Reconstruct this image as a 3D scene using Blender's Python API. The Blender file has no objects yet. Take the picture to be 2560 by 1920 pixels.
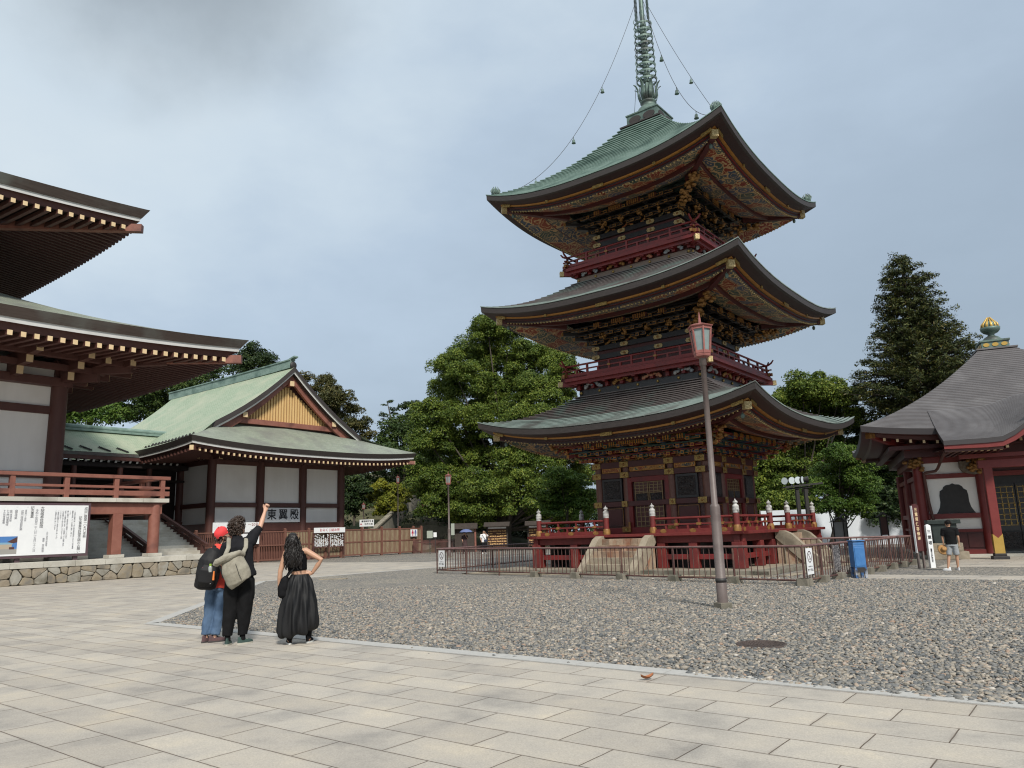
import bpy, math, random
import numpy as np
from mathutils import Matrix, Vector
PI=math.pi
rnd=random.Random(7)
SC=bpy.context.scene
COL=SC.collection
TH=-0.6621
UX,UY=math.cos(TH),math.sin(TH)
def T(U,V,z=0.0): return (UX*U-UY*V, UY*U+UX*V, z)      # temple axes (u, v) to world

class MB:
    """collects geometry for ONE mesh object"""
    def __init__(s): s.v=[];s.f=[];s.m=[];s.s=[];s.x=None
    def add(s,vs,fs,m=0,sm=False):
        o=len(s.v)
        if s.x is not None: vs=[tuple(s.x@Vector(q)) for q in vs]
        s.v.extend([tuple(q) for q in vs])
        for i,f in enumerate(fs):
            s.f.append([o+j for j in f]); s.m.append(m if isinstance(m,int) else m[i]); s.s.append(sm)
    def box(s,c,d,m=0,rz=0.0,R=None):
        hx,hy,hz=d[0]/2,d[1]/2,d[2]/2
        P=[Vector((x,y,z)) for z in(-hz,hz) for x,y in((-hx,-hy),(hx,-hy),(hx,hy),(-hx,hy))]
        if rz: R=Matrix.Rotation(rz,3,'Z')
        if R is not None: P=[R@q for q in P]
        s.add([q+Vector(c) for q in P],[(3,2,1,0),(4,5,6,7),(0,1,5,4),(1,2,6,5),(2,3,7,6),(3,0,4,7)],m)
    def bb(s,x0,x1,y0,y1,z0,z1,m=0): s.box(((x0+x1)/2,(y0+y1)/2,(z0+z1)/2),(abs(x1-x0),abs(y1-y0),abs(z1-z0)),m)
    def beam(s,a,b,w,h,m=0,up=(0,0,1)):
        a=Vector(a);b=Vector(b);d=b-a;L=d.length
        if L<1e-6: return
        ex=d/L;ey=Vector(up).cross(ex)
        if ey.length<1e-5: ey=Vector((0,1,0)).cross(ex)
        ey.normalize();ez=ex.cross(ey)
        s.box((a+b)/2,(L,w,h),m,R=Matrix((ex,ey,ez)).transposed())
    def tube(s,pts,r,n=8,m=0,cap=True,sm=True,ry=None,ref=(0,0,1)):
        pts=[Vector(q) for q in pts];N=len(pts)
        rr=r if isinstance(r,(list,tuple)) else [r]*N
        r2=ry if isinstance(ry,(list,tuple)) else ([ry]*N if ry else rr)
        vs=[];pe=None
        for i,q in enumerate(pts):
            d=(pts[min(i+1,N-1)]-pts[max(i-1,0)])
            if d.length<1e-9: d=Vector((0,0,1))
            d.normalize()
            e=Vector(ref) if pe is None else pe
            e=e-d*e.dot(d)
            if e.length<1e-3:
                e=Vector((1,0,0))-d*d.x
                if e.length<1e-3: e=Vector((0,1,0))-d*d.y
            e.normalize();pe=e;g=d.cross(e)
            for k in range(n):
                a=2*PI*k/n
                vs.append(q+e*(math.cos(a)*rr[i])+g*(math.sin(a)*r2[i]))
        fs=[]
        for i in range(N-1):
            for k in range(n): fs.append((i*n+k,i*n+(k+1)%n,(i+1)*n+(k+1)%n,(i+1)*n+k))
        s.add(vs,fs,m,sm)
        if cap: s.add(vs[:n],[tuple(range(n))[::-1]],m); s.add(vs[-n:],[tuple(range(n))],m)
    def lathe(s,prof,c=(0,0,0),n=16,m=0,sm=True,a0=0.0,cap=True):
        vs=[];fs=[];N=len(prof)
        for r,z in prof:
            for k in range(n):
                a=a0+2*PI*k/n; vs.append((c[0]+r*math.cos(a),c[1]+r*math.sin(a),c[2]+z))
        for i in range(N-1):
            for k in range(n): fs.append((i*n+k,i*n+(k+1)%n,(i+1)*n+(k+1)%n,(i+1)*n+k))
        s.add(vs,fs,m,sm)
        if not cap: return
        if prof[0][0]>1e-4: s.add(vs[:n],[tuple(range(n))[::-1]],m)
        if prof[-1][0]>1e-4: s.add(vs[-n:],[tuple(range(n))],m)
    def prism(s,poly,o,ex,ey,dv,m=0):
        o=Vector(o);ex=Vector(ex);ey=Vector(ey);dv=Vector(dv);n=len(poly)
        A=[o+ex*a+ey*b for a,b in poly];B=[q+dv for q in A]
        s.add(A+B,[tuple(range(n))[::-1],tuple(range(n,2*n))]+[(i,(i+1)%n,n+(i+1)%n,n+i) for i in range(n)],m)
    def grid(s,rows,m=0,sm=True,flip=False,mf=None):
        nr=len(rows);nc=len(rows[0]);vs=[q for r in rows for q in r];fs=[];ms=[]
        for i in range(nr-1):
            for j in range(nc-1):
                q=(i*nc+j,i*nc+j+1,(i+1)*nc+j+1,(i+1)*nc+j)
                fs.append(q[::-1] if flip else q); ms.append(mf(i,j) if mf else m)
        s.add(vs,fs,ms,sm)
    def ell(s,c,r,m=0,n=10,k=7,jit=0.0,R=None):
        vs=[];fs=[]
        for i in range(k+1):
            a=PI*i/k
            for j in range(n):
                b=2*PI*j/n;q=1+rnd.uniform(-jit,jit) if 0<i<k else 1
                p=Vector((r[0]*math.sin(a)*math.cos(b)*q,r[1]*math.sin(a)*math.sin(b)*q,r[2]*math.cos(a)*q))
                if R is not None: p=R@p
                vs.append(p+Vector(c))
        for i in range(k):
            for j in range(n): fs.append(((i+1)*n+j,(i+1)*n+(j+1)%n,i*n+(j+1)%n,i*n+j))
        s.add(vs,fs,m,True)
    def four(s,fn,ks=(0,1,2,3)):
        for k in ks:
            s.x=Matrix.Rotation(k*PI/2,4,'Z'); fn(k)
        s.x=None
    def build(s,name,mats,parent=None,loc=None,rz=0.0,bevel=0):
        me=bpy.data.meshes.new(name)
        me.from_pydata(s.v,[],s.f)
        if not isinstance(mats,(list,tuple)): mats=[mats]
        for q in mats: me.materials.append(q)
        me.polygons.foreach_set('material_index',s.m); me.polygons.foreach_set('use_smooth',s.s); me.update()
        o=bpy.data.objects.new(name,me); COL.objects.link(o)
        if parent: o.parent=parent
        if loc is not None: o.location=loc
        if rz: o.rotation_euler=(0,0,rz)
        if bevel:
            b=o.modifiers.new('soften','BEVEL');b.width=bevel;b.segments=2;b.limit_method='ANGLE'
        return o
def thing(name,label,cat,loc=(0,0,0),rz=0.0,group=None):
    o=bpy.data.objects.new(name,None); COL.objects.link(o); o.location=loc; o.rotation_euler=(0,0,rz); o.empty_display_size=.3
    return tag(o,label,cat,group)
def tag(o,label,cat,group=None):
    o['label']=label;o['category']=cat
    if group:o['group']=group
    return o
def struct(o,kind='structure'): o['kind']=kind; return o
def copy_tree(o,parent=None):
    c=o.copy(); COL.objects.link(c)
    if parent: c.parent=parent
    for ch in list(o.children): copy_tree(ch,c)
    return c
def text(name,body,size,mat,parent,loc,ex,ey,ax='CENTER',ay='CENTER',lead=1.0,bold=0.0,space=1.0):
    """flat lettering as a mesh; ex = reading direction, ey = up"""
    cu=bpy.data.curves.new(name,'FONT');cu.body=body;cu.size=size;cu.align_x=ax;cu.align_y=ay;cu.space_line=lead;cu.offset=bold;cu.space_character=space
    cu.resolution_u=2
    t=bpy.data.objects.new(name+'_src',cu);COL.objects.link(t)
    me=bpy.data.meshes.new_from_object(t.evaluated_get(bpy.context.evaluated_depsgraph_get()))
    bpy.data.objects.remove(t);bpy.data.curves.remove(cu)
    me.name=name;me.materials.clear();me.materials.append(mat)
    o=bpy.data.objects.new(name,me);COL.objects.link(o);o.parent=parent
    ex=Vector(ex).normalized();ey=Vector(ey).normalized();ez=ex.cross(ey)
    M=Matrix((ex,ey,ez)).transposed().to_4x4();M.translation=Vector(loc);o.matrix_local=M
    return o
def vt(s): return '\n'.join(s)

# ---------------------------------------------------------------- materials
def nmat(name):
    m=bpy.data.materials.new(name);m.use_nodes=True;nt=m.node_tree
    return m,nt,nt.nodes,nt.links,nt.nodes['Principled BSDF']
def rampn(N,stops,interp='LINEAR'):
    r=N.new('ShaderNodeValToRGB');cr=r.color_ramp;cr.interpolation=interp
    while len(cr.elements)<len(stops): cr.elements.new(.5)
    for e,(p,c) in zip(cr.elements,stops): e.position=p;e.color=(*c[:3],1)
    return r
def M(name,col,rough=.6,metal=0.0,col2=None,sc=3.0,amt=1.0,bump=0.0,bsc=30.0,stretch=(1,1,1),detail=5,spec=None,col3=None,sc3=.6,isl=0.0):
    m,nt,N,L,b=nmat(name)
    b.inputs['Roughness'].default_value=rough;b.inputs['Metallic'].default_value=metal
    b.inputs['Base Color'].default_value=(*col,1)
    if spec is not None: b.inputs['Specular IOR Level'].default_value=spec
    tc=N.new('ShaderNodeTexCoord');mp=N.new('ShaderNodeMapping');mp.inputs['Scale'].default_value=stretch
    L.new(tc.outputs['Object'],mp.inputs['Vector'])
    if col2 is not None:
        n=N.new('ShaderNodeTexNoise');n.inputs['Scale'].default_value=sc;n.inputs['Detail'].default_value=detail;n.inputs['Roughness'].default_value=.62
        L.new(mp.outputs[0],n.inputs['Vector'])
        r=rampn(N,[(.5-.22/max(amt,.05),col),(.5+.22/max(amt,.05),col2)]);L.new(n.outputs['Fac'],r.inputs[0])
        out=r.outputs[0]
        if col3 is not None:
            n3=N.new('ShaderNodeTexNoise');n3.inputs['Scale'].default_value=sc3;n3.inputs['Detail'].default_value=6
            L.new(tc.outputs['Object'],n3.inputs['Vector'])
            r3=rampn(N,[(.5,(0,0,0)),(.66,(1,1,1))]);L.new(n3.outputs['Fac'],r3.inputs[0])
            mx=N.new('ShaderNodeMix');mx.data_type='RGBA';L.new(r3.outputs[0],mx.inputs[0]);L.new(out,mx.inputs[6]);mx.inputs[7].default_value=(*col3,1);out=mx.outputs[2]
        if isl:
            g=N.new('ShaderNodeNewGeometry');ri=rampn(N,[(0,(1-isl,)*3),(1,(1+isl,)*3)]);L.new(g.outputs['Random Per Island'],ri.inputs[0])
            mu=N.new('ShaderNodeMix');mu.data_type='RGBA';mu.blend_type='MULTIPLY';mu.inputs[0].default_value=1;L.new(out,mu.inputs[6]);L.new(ri.outputs[0],mu.inputs[7]);out=mu.outputs[2]
        L.new(out,b.inputs['Base Color'])
    if bump:
        n2=N.new('ShaderNodeTexNoise');n2.inputs['Scale'].default_value=bsc;n2.inputs['Detail'].default_value=6
        L.new(mp.outputs[0],n2.inputs['Vector'])
        bp=N.new('ShaderNodeBump');bp.inputs['Strength'].default_value=bump;bp.inputs['Distance'].default_value=.02
        L.new(n2.outputs['Fac'],bp.inputs['Height']);L.new(bp.outputs[0],b.inputs['Normal'])
    return m
def mixc(N,L,fac,a,b):
    mx=N.new('ShaderNodeMix');mx.data_type='RGBA'
    for i,q in ((0,fac),(6,a),(7,b)):
        if hasattr(q,'links') or hasattr(q,'is_linked'): L.new(q,mx.inputs[i])
        elif i==0: mx.inputs[0].default_value=q
        else: mx.inputs[i].default_value=(*q[:3],1)
    return mx.outputs[2]
def math_(N,L,op,a,b=None,c=None):
    n=N.new('ShaderNodeMath');n.operation=op
    for i,q in enumerate((a,b,c)):
        if q is None: continue
        if hasattr(q,'is_linked'): L.new(q,n.inputs[i])
        else: n.inputs[i].default_value=q
    return n.outputs[0]

MT={}
def mats():
    G=MT
    G['red']=M('vermilion_lacquer',(.135,.010,.011),.5,col2=(.18,.018,.016),sc=2.5,bump=.15,bsc=25,col3=(.10,.013,.013),sc3=1.2)
    G['redlit']=M('weathered_lit_vermilion',(.125,.011,.011),.6,col2=(.165,.024,.019),sc=5,bump=.2,bsc=30,col3=(.095,.013,.012),sc3=1.5)  # copy of the red toned for the lit deck, apart from the shaded balconies
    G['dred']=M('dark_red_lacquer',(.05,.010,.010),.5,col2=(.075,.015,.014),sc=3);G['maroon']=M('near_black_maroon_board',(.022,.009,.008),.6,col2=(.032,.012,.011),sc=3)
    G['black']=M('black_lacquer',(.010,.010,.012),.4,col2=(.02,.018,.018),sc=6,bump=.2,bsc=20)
    G['green2']=M('pale_weathered_verdigris',(.17,.215,.195),.65,.05,col2=(.26,.31,.285),sc=3.0,stretch=(1,1,3),bump=.1,bsc=20,col3=(.12,.125,.115),sc3=1.1)
    G['gold']=M('gilded_metal',(.46,.32,.10),.45,.45,col2=(.17,.105,.03),sc=22,amt=1.5,bump=.5,bsc=45)
    G['goldp']=M('plain_gilded_sheet',(.52,.34,.085),.4,.45,col2=(.44,.28,.065),sc=3)
    G['gold2']=M('dull_gilding',(.36,.19,.05),.5,.25,col2=(.14,.06,.018),sc=8,bump=.5,bsc=30)
    G['pgold']=M('orange_gold_trim',(.46,.225,.05),.45,.3,col2=(.36,.15,.03),sc=6)
    G['plate']=M('engraved_pale_gilding',(.62,.49,.25),.5,.35,col2=(.22,.16,.06),sc=26,amt=1.6,bump=.6,bsc=50)
    G['green']=M('verdigris_copper',(.12,.19,.16),.6,.05,col2=(.22,.30,.265),sc=2.6,stretch=(1,1,3),bump=.1,bsc=20,col3=(.085,.14,.12),sc3=.9)
    G['brcop']=M('brown_aged_copper',(.075,.060,.058),.55,.15,col2=(.135,.115,.108),sc=2.4,bump=.1,bsc=20,col3=(.11,.14,.125),sc3=.8)
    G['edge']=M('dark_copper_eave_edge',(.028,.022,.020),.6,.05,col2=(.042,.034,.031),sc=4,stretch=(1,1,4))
    G['bronze']=M('green_bronze',(.075,.12,.105),.55,.35,col2=(.15,.21,.18),sc=4,bump=.25,bsc=18,col3=(.05,.06,.055),sc3=1.5)
    G['bwood']=M('dark_red_brown_timber',(.075,.028,.022),.6,col2=(.105,.042,.033),sc=2,stretch=(1,1,.3),bump=.15,bsc=14)
    G['bwood2']=M('red_brown_painted_beam',(.20,.072,.05),.6,col2=(.255,.105,.075),sc=3,bump=.15,bsc=16,col3=(.13,.05,.038),sc3=1.)
    G['redbrown']=M('lacquered_brown_pillar',(.11,.045,.032),.5,col2=(.16,.07,.05),sc=7,bump=.3,bsc=40)
    G['plaster']=M('white_plaster',(.77,.755,.72),.85,col2=(.83,.815,.78),sc=1.6,stretch=(2.2,2.2,.22),amt=.8,bump=.05,bsc=40,col3=(.73,.71,.67),sc3=.35)
    G['cream']=M('cream_end_paint',(.60,.44,.24),.7,col2=(.68,.52,.32),sc=4)
    G['whiteedge']=M('pale_eave_board',(.50,.50,.48),.7,col2=(.60,.60,.585),sc=1.5)
    G['granite']=M('pale_granite',(.42,.40,.345),.8,col2=(.53,.51,.45),sc=30,bump=.25,bsc=60,col3=(.36,.34,.29),sc3=1.0,isl=.1)
    G['tuff']=M('pinkish_tuff_stone',(.22,.155,.105),.85,col2=(.34,.26,.185),sc=5,bump=.5,bsc=40,col3=(.25,.12,.07),sc3=1.9,isl=.3)
    G['tan']=M('tan_stone',(.235,.20,.145),.85,col2=(.335,.285,.215),sc=5,bump=.5,bsc=30,col3=(.16,.135,.10),sc3=1.4)
    G['concrete']=M('mossy_concrete',(.15,.135,.105),.9,col2=(.24,.215,.17),sc=5,bump=.4,bsc=40,col3=(.105,.10,.075),sc3=1.8,isl=.18)
    G['rail']=M('brown_painted_steel',(.06,.026,.023),.5,col2=(.095,.045,.038),sc=8,bump=.2,bsc=40,col3=(.16,.085,.06),sc3=2.)
    G['railt']=M('worn_top_rail',(.11,.05,.046),.45,col2=(.19,.11,.10),sc=6,bump=.2,bsc=40)
    G['pole']=M('grey_brown_steel_pole',(.115,.088,.08),.5,col2=(.155,.125,.115),sc=3,bump=.1,bsc=30,col3=(.09,.065,.06),sc3=2.)
    G['lampred']=M('pinkish_red_lamp_frame',(.23,.075,.065),.55,col2=(.31,.12,.10),sc=9,bump=.2,bsc=40)
    G['glass']=M('frosted_lamp_glass',(.17,.225,.22),.25,col2=(.25,.30,.295),sc=4)
    G['white']=M('white_sign_panel',(.70,.715,.725),.6,col2=(.76,.77,.775),sc=2)
    G['ink']=M('black_lettering',(.015,.015,.018),.6)
    G['grey_ink']=M('grey_lettering',(.17,.17,.19),.7)
    G['redink']=M('red_lettering',(.40,.03,.05),.6)
    G['blue']=M('blue_painted_metal',(.030,.13,.34),.5,col2=(.055,.185,.42),sc=5,bump=.15,bsc=25,col3=(.08,.16,.30),sc3=2.)
    G['purple']=M('dark_purple_frame',(.075,.045,.055),.5,col2=(.10,.06,.07),sc=3)
    G['slate']=M('grey_violet_copper_roof',(.085,.079,.081),.6,.05,col2=(.115,.107,.109),sc=1.6,bump=.08,bsc=20,col3=(.135,.128,.13),sc3=.7)
    G['iron']=M('dark_iron',(.018,.016,.016),.6,col2=(.03,.028,.027),sc=6)
    G['manhole']=M('rusty_brown_iron',(.05,.036,.031),.7,col2=(.085,.062,.053),sc=22,bump=.8,bsc=60)
    G['bark']=M('tree_bark',(.045,.036,.028),.9,col2=(.085,.07,.055),sc=6,stretch=(1,1,.25),bump=.8,bsc=12)
    G['yellow']=M('ochre_slat_board',(.58,.37,.145),.65,col2=(.66,.45,.20),sc=4,stretch=(1,1,.2))
    G['greybox']=M('dark_green_bronze_tank',(.018,.026,.024),.5,.2,col2=(.03,.042,.038),sc=5,bump=.2,bsc=20)
    G['umb']=M('slate_blue_umbrella_cloth',(.10,.13,.26),.7)
    G['leafb']=M('dry_brown_leaf',(.26,.085,.035),.8,col2=(.36,.15,.06),sc=40)
    G['tent']=M('pale_blue_white_sheet',(.56,.60,.64),.6,col2=(.62,.655,.69),sc=.5,bump=.1,bsc=3)
    # painted eave boards: swirling clouds in red, blue, green and grey with gilded outlines
    for nm,cols,line in (('clouds',[(0,(.20,.036,.020)),(.2,(.055,.075,.105)),(.42,(.10,.105,.09)),(.62,(.22,.05,.024)),(.75,(.055,.08,.065)),(.9,(.075,.09,.125))],(.45,.30,.15)),
                         ('clouds_blue',[(0,(.04,.075,.15)),(.3,(.10,.13,.14)),(.5,(.045,.10,.10)),(.65,(.20,.04,.03)),(.8,(.10,.14,.20))],(.46,.40,.30)),
                         ('carved',[(0,(.20,.045,.02)),(.25,(.07,.085,.055)),(.45,(.26,.12,.03)),(.7,(.05,.065,.07)),(.85,(.26,.06,.025))],(.48,.27,.08))):
        m,nt,N,L,b=nmat('painted_'+nm)
        tc=N.new('ShaderNodeTexCoord');ns=N.new('ShaderNodeTexNoise');ns.inputs['Scale'].default_value=2.2;ns.inputs['Detail'].default_value=3
        L.new(tc.outputs['Object'],ns.inputs['Vector'])
        va=N.new('ShaderNodeVectorMath');va.operation='MULTIPLY_ADD';L.new(ns.outputs['Color'],va.inputs[0]);va.inputs[1].default_value=(.55,.55,.55);L.new(tc.outputs['Object'],va.inputs[2])
        vo=N.new('ShaderNodeTexVoronoi');vo.inputs['Scale'].default_value=1.7 if nm!='carved' else 3.6;L.new(va.outputs[0],vo.inputs['Vector'])
        vo2=N.new('ShaderNodeTexVoronoi');vo2.feature='DISTANCE_TO_EDGE';vo2.inputs['Scale'].default_value=vo.inputs['Scale'].default_value;L.new(va.outputs[0],vo2.inputs['Vector'])
        sp=N.new('ShaderNodeSeparateColor');L.new(vo.outputs['Color'],sp.inputs[0])
        r=rampn(N,cols,'CONSTANT');L.new(sp.outputs[0],r.inputs[0])
        ring=math_(N,L,'FRACT',math_(N,L,'MULTIPLY',vo.outputs['Distance'],4.6))
        lm=math_(N,L,'GREATER_THAN',ring,.78);em=math_(N,L,'LESS_THAN',vo2.outputs['Distance'],.03)
        mk=math_(N,L,'MAXIMUM',lm,em)
        col=mixc(N,L,mk,r.outputs[0],line)
        L.new(col,b.inputs['Base Color']);b.inputs['Roughness'].default_value=.6
        bp=N.new('ShaderNodeBump');bp.inputs['Strength'].default_value=.5;bp.inputs['Distance'].default_value=.04;L.new(mk,bp.inputs['Height']);L.new(bp.outputs[0],b.inputs['Normal'])
        G[nm]=m
    # dark carved relief panel
    m,nt,N,L,b=nmat('dark_carved_relief')
    tc=N.new('ShaderNodeTexCoord');w=N.new('ShaderNodeTexNoise');w.inputs['Scale'].default_value=9;w.inputs['Detail'].default_value=5;w.inputs['Distortion'].default_value=2.5
    L.new(tc.outputs['Object'],w.inputs['Vector']);r=rampn(N,[(.38,(.006,.006,.007)),(.62,(.035,.028,.026))]);L.new(w.outputs['Fac'],r.inputs[0]);L.new(r.outputs[0],b.inputs['Base Color'])
    bp=N.new('ShaderNodeBump');bp.inputs['Strength'].default_value=1;bp.inputs['Distance'].default_value=.06;L.new(w.outputs['Fac'],bp.inputs['Height']);L.new(bp.outputs[0],b.inputs['Normal']);b.inputs['Roughness'].default_value=.45
    G['relief']=m
    # fine patterned brown lacquer for the walls
    m,nt,N,L,b=nmat('patterned_brown_wall')
    tc=N.new('ShaderNodeTexCoord');w=N.new('ShaderNodeTexVoronoi');w.inputs['Scale'].default_value=14;L.new(tc.outputs['Object'],w.inputs['Vector'])
    r=rampn(N,[(.1,(.10,.035,.028)),(.55,(.05,.018,.016))]);L.new(w.outputs['Distance'],r.inputs[0]);L.new(r.outputs[0],b.inputs['Base Color']);b.inputs['Roughness'].default_value=.5
    bp=N.new('ShaderNodeBump');bp.inputs['Strength'].default_value=.4;bp.inputs['Distance'].default_value=.02;L.new(w.outputs['Distance'],bp.inputs['Height']);L.new(bp.outputs[0],b.inputs['Normal'])
    G['brwall']=m
    # green copper shingles (wing hall): diagonal lapped sheets
    def shingle(nm,c1,c2,c3,sx,sy,diag=True):
        m,nt,N,L,b=nmat(nm)
        uv=N.new('ShaderNodeUVMap');uv.uv_map='uv'
        mp=N.new('ShaderNodeMapping');mp.inputs['Scale'].default_value=(sx,sy,1);L.new(uv.outputs[0],mp.inputs[0])
        br=N.new('ShaderNodeTexBrick');br.inputs['Scale'].default_value=1;br.inputs['Mortar Size'].default_value=.035;br.inputs['Brick Width'].default_value=1;br.inputs['Row Height'].default_value=.5;br.inputs['Bias'].default_value=0
        br.inputs['Color1'].default_value=(*c1,1);br.inputs['Color2'].default_value=(*c2,1);br.inputs['Mortar'].default_value=(*[q*.55 for q in c1],1)
        L.new(mp.outputs[0],br.inputs['Vector'])
        tc=N.new('ShaderNodeTexCoord');ns=N.new('ShaderNodeTexNoise');ns.inputs['Scale'].default_value=.55;ns.inputs['Detail'].default_value=7;L.new(tc.outputs['Object'],ns.inputs['Vector'])
        rr=rampn(N,[(.45,(0,0,0)),(.7,(1,1,1))]);L.new(ns.outputs['Fac'],rr.inputs[0])
        L.new(mixc(N,L,rr.outputs[0],br.outputs['Color'],c3),b.inputs['Base Color']);b.inputs['Roughness'].default_value=.6;b.inputs['Metallic'].default_value=.05
        bp=N.new('ShaderNodeBump');bp.inputs['Strength'].default_value=.5;bp.inputs['Distance'].default_value=.03;bp.invert=True;L.new(br.outputs['Fac'],bp.inputs['Height']);L.new(bp.outputs[0],b.inputs['Normal'])
        return m
    G['shingle']=shingle('pale_green_copper_sheets',(.255,.325,.225),(.32,.385,.275),(.35,.375,.275),3.2,5.0)
    G['shingle_dark']=shingle('grey_green_copper_sheets',(.22,.25,.195),(.29,.315,.25),(.17,.175,.155),3.2,5.0)
def add_uv(o,fn):
    me=o.data;l=me.uv_layers.new(name='uv');co=[v.co for v in me.vertices]
    for lp in me.loops: l.data[lp.index].uv=fn(co[lp.vertex_index])
mats()
# ---------------------------------------------------------------- camera
def camera():
    f,pitch,roll=1895.04,0.1927,-0.0330
    fw=Vector((0,math.cos(pitch),math.sin(pitch)));up0=Vector((0,-math.sin(pitch),math.cos(pitch)));r0=Vector((1,0,0))
    r=r0*math.cos(roll)+up0*math.sin(roll);up=up0*math.cos(roll)-r0*math.sin(roll)
    cd=bpy.data.cameras.new('camera');co=bpy.data.objects.new('camera',cd);COL.objects.link(co)
    cd.sensor_fit='HORIZONTAL';cd.sensor_width=36;cd.lens=f/2560*36;cd.clip_start=.1;cd.clip_end=4000
    M4=Matrix((r,up,-fw)).transposed().to_4x4();M4.translation=Vector((0,0,1.6));co.matrix_world=M4
    SC.camera=co
camera()
SUN_EL,SUN_AZ=math.radians(44),math.radians(-74)      # azimuth measured from world +X towards +Y
def world():
    w=bpy.data.worlds.new('World');SC.world=w;w.use_nodes=True;nt=w.node_tree;N=nt.nodes;L=nt.links
    bg=N['Background'];bg.inputs['Strength'].default_value=.1
    sky=N.new('ShaderNodeTexSky');sky.sky_type='NISHITA';sky.sun_disc=False;sky.sun_elevation=SUN_EL
    sky.sun_rotation=PI/2-SUN_AZ;sky.air_density=1.2;sky.dust_density=2.0
    tc=N.new('ShaderNodeTexCoord');gen=tc.outputs['Generated']
    sp=N.new('ShaderNodeSeparateXYZ');L.new(gen,sp.inputs[0])
    # overcast layer: brighter towards the west (left) and the zenith, heavier grey-blue in the east
    g=math_(N,L,'ADD',math_(N,L,'MULTIPLY',sp.outputs[0],-.45),math_(N,L,'MULTIPLY',sp.outputs[2],.9))
    n1=N.new('ShaderNodeTexNoise');n1.inputs['Scale'].default_value=3.0;n1.inputs['Detail'].default_value=8;n1.inputs['Roughness'].default_value=.55
    mp=N.new('ShaderNodeMapping');mp.inputs['Scale'].default_value=(1,1,2.0);L.new(gen,mp.inputs[0]);L.new(mp.outputs[0],n1.inputs['Vector'])
    g2=math_(N,L,'ADD',g,math_(N,L,'MULTIPLY',math_(N,L,'SUBTRACT',n1.outputs['Fac'],.5),.56))
    mr=N.new('ShaderNodeMapRange');mr.inputs['From Min'].default_value=-.2;mr.inputs['From Max'].default_value=1.0;L.new(g2,mr.inputs['Value'])
    rp=rampn(N,[(0,(2.1,2.62,3.2)),(.33,(2.62,3.22,3.92)),(.48,(3.1,3.78,4.55)),(.63,(4.0,4.65,5.2)),(.8,(4.5,5.05,5.4)),(1,(5.6,6.0,6.2))]);L.new(mr.outputs[0],rp.inputs[0])
    # dark ragged cloud, upper left
    d=Vector((-.355,.705,.615)).normalized()
    dv=N.new('ShaderNodeVectorMath');dv.operation='SUBTRACT';L.new(gen,dv.inputs[0]);dv.inputs[1].default_value=d
    ms=N.new('ShaderNodeVectorMath');ms.operation='MULTIPLY';L.new(dv.outputs[0],ms.inputs[0]);ms.inputs[1].default_value=(.85,.85,1.5)
    ln=N.new('ShaderNodeVectorMath');ln.operation='LENGTH';L.new(ms.outputs[0],ln.inputs[0])
    n2=N.new('ShaderNodeTexNoise');n2.inputs['Scale'].default_value=3.6;n2.inputs['Detail'].default_value=7;n2.inputs['Roughness'].default_value=.55;L.new(gen,n2.inputs['Vector'])
    dd=math_(N,L,'ADD',ln.outputs['Value'],math_(N,L,'MULTIPLY',math_(N,L,'SUBTRACT',n2.outputs['Fac'],.5),.26))
    mr2=N.new('ShaderNodeMapRange');mr2.interpolation_type='SMOOTHSTEP';mr2.inputs['From Min'].default_value=.235;mr2.inputs['From Max'].default_value=.03;L.new(dd,mr2.inputs['Value'])
    cl=mixc(N,L,math_(N,L,'MULTIPLY',mr2.outputs[0],.8),rp.outputs[0],(1.9,2.2,2.45))
    L.new(mixc(N,L,.93,sky.outputs[0],cl),bg.inputs['Color'])
    s=bpy.data.lights.new('sun','SUN');s.energy=2.6;s.angle=math.radians(8);s.color=(1,.95,.87)
    so=bpy.data.objects.new('sun',s);COL.objects.link(so)
    dr=Vector((math.cos(SUN_EL)*math.cos(SUN_AZ),math.cos(SUN_EL)*math.sin(SUN_AZ),math.sin(SUN_EL)))
    so.rotation_euler=dr.to_track_quat('Z','Y').to_euler();so.location=(40,-20,60)
    v=SC.view_settings;v.view_transform='Standard';v.look='None';v.exposure=.68;v.gamma=1
    SC.cycles.filter_width=1.15;SC.cycles.max_bounces=6;SC.cycles.use_denoising=True;SC.cycles.transparent_max_bounces=8
world()
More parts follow.
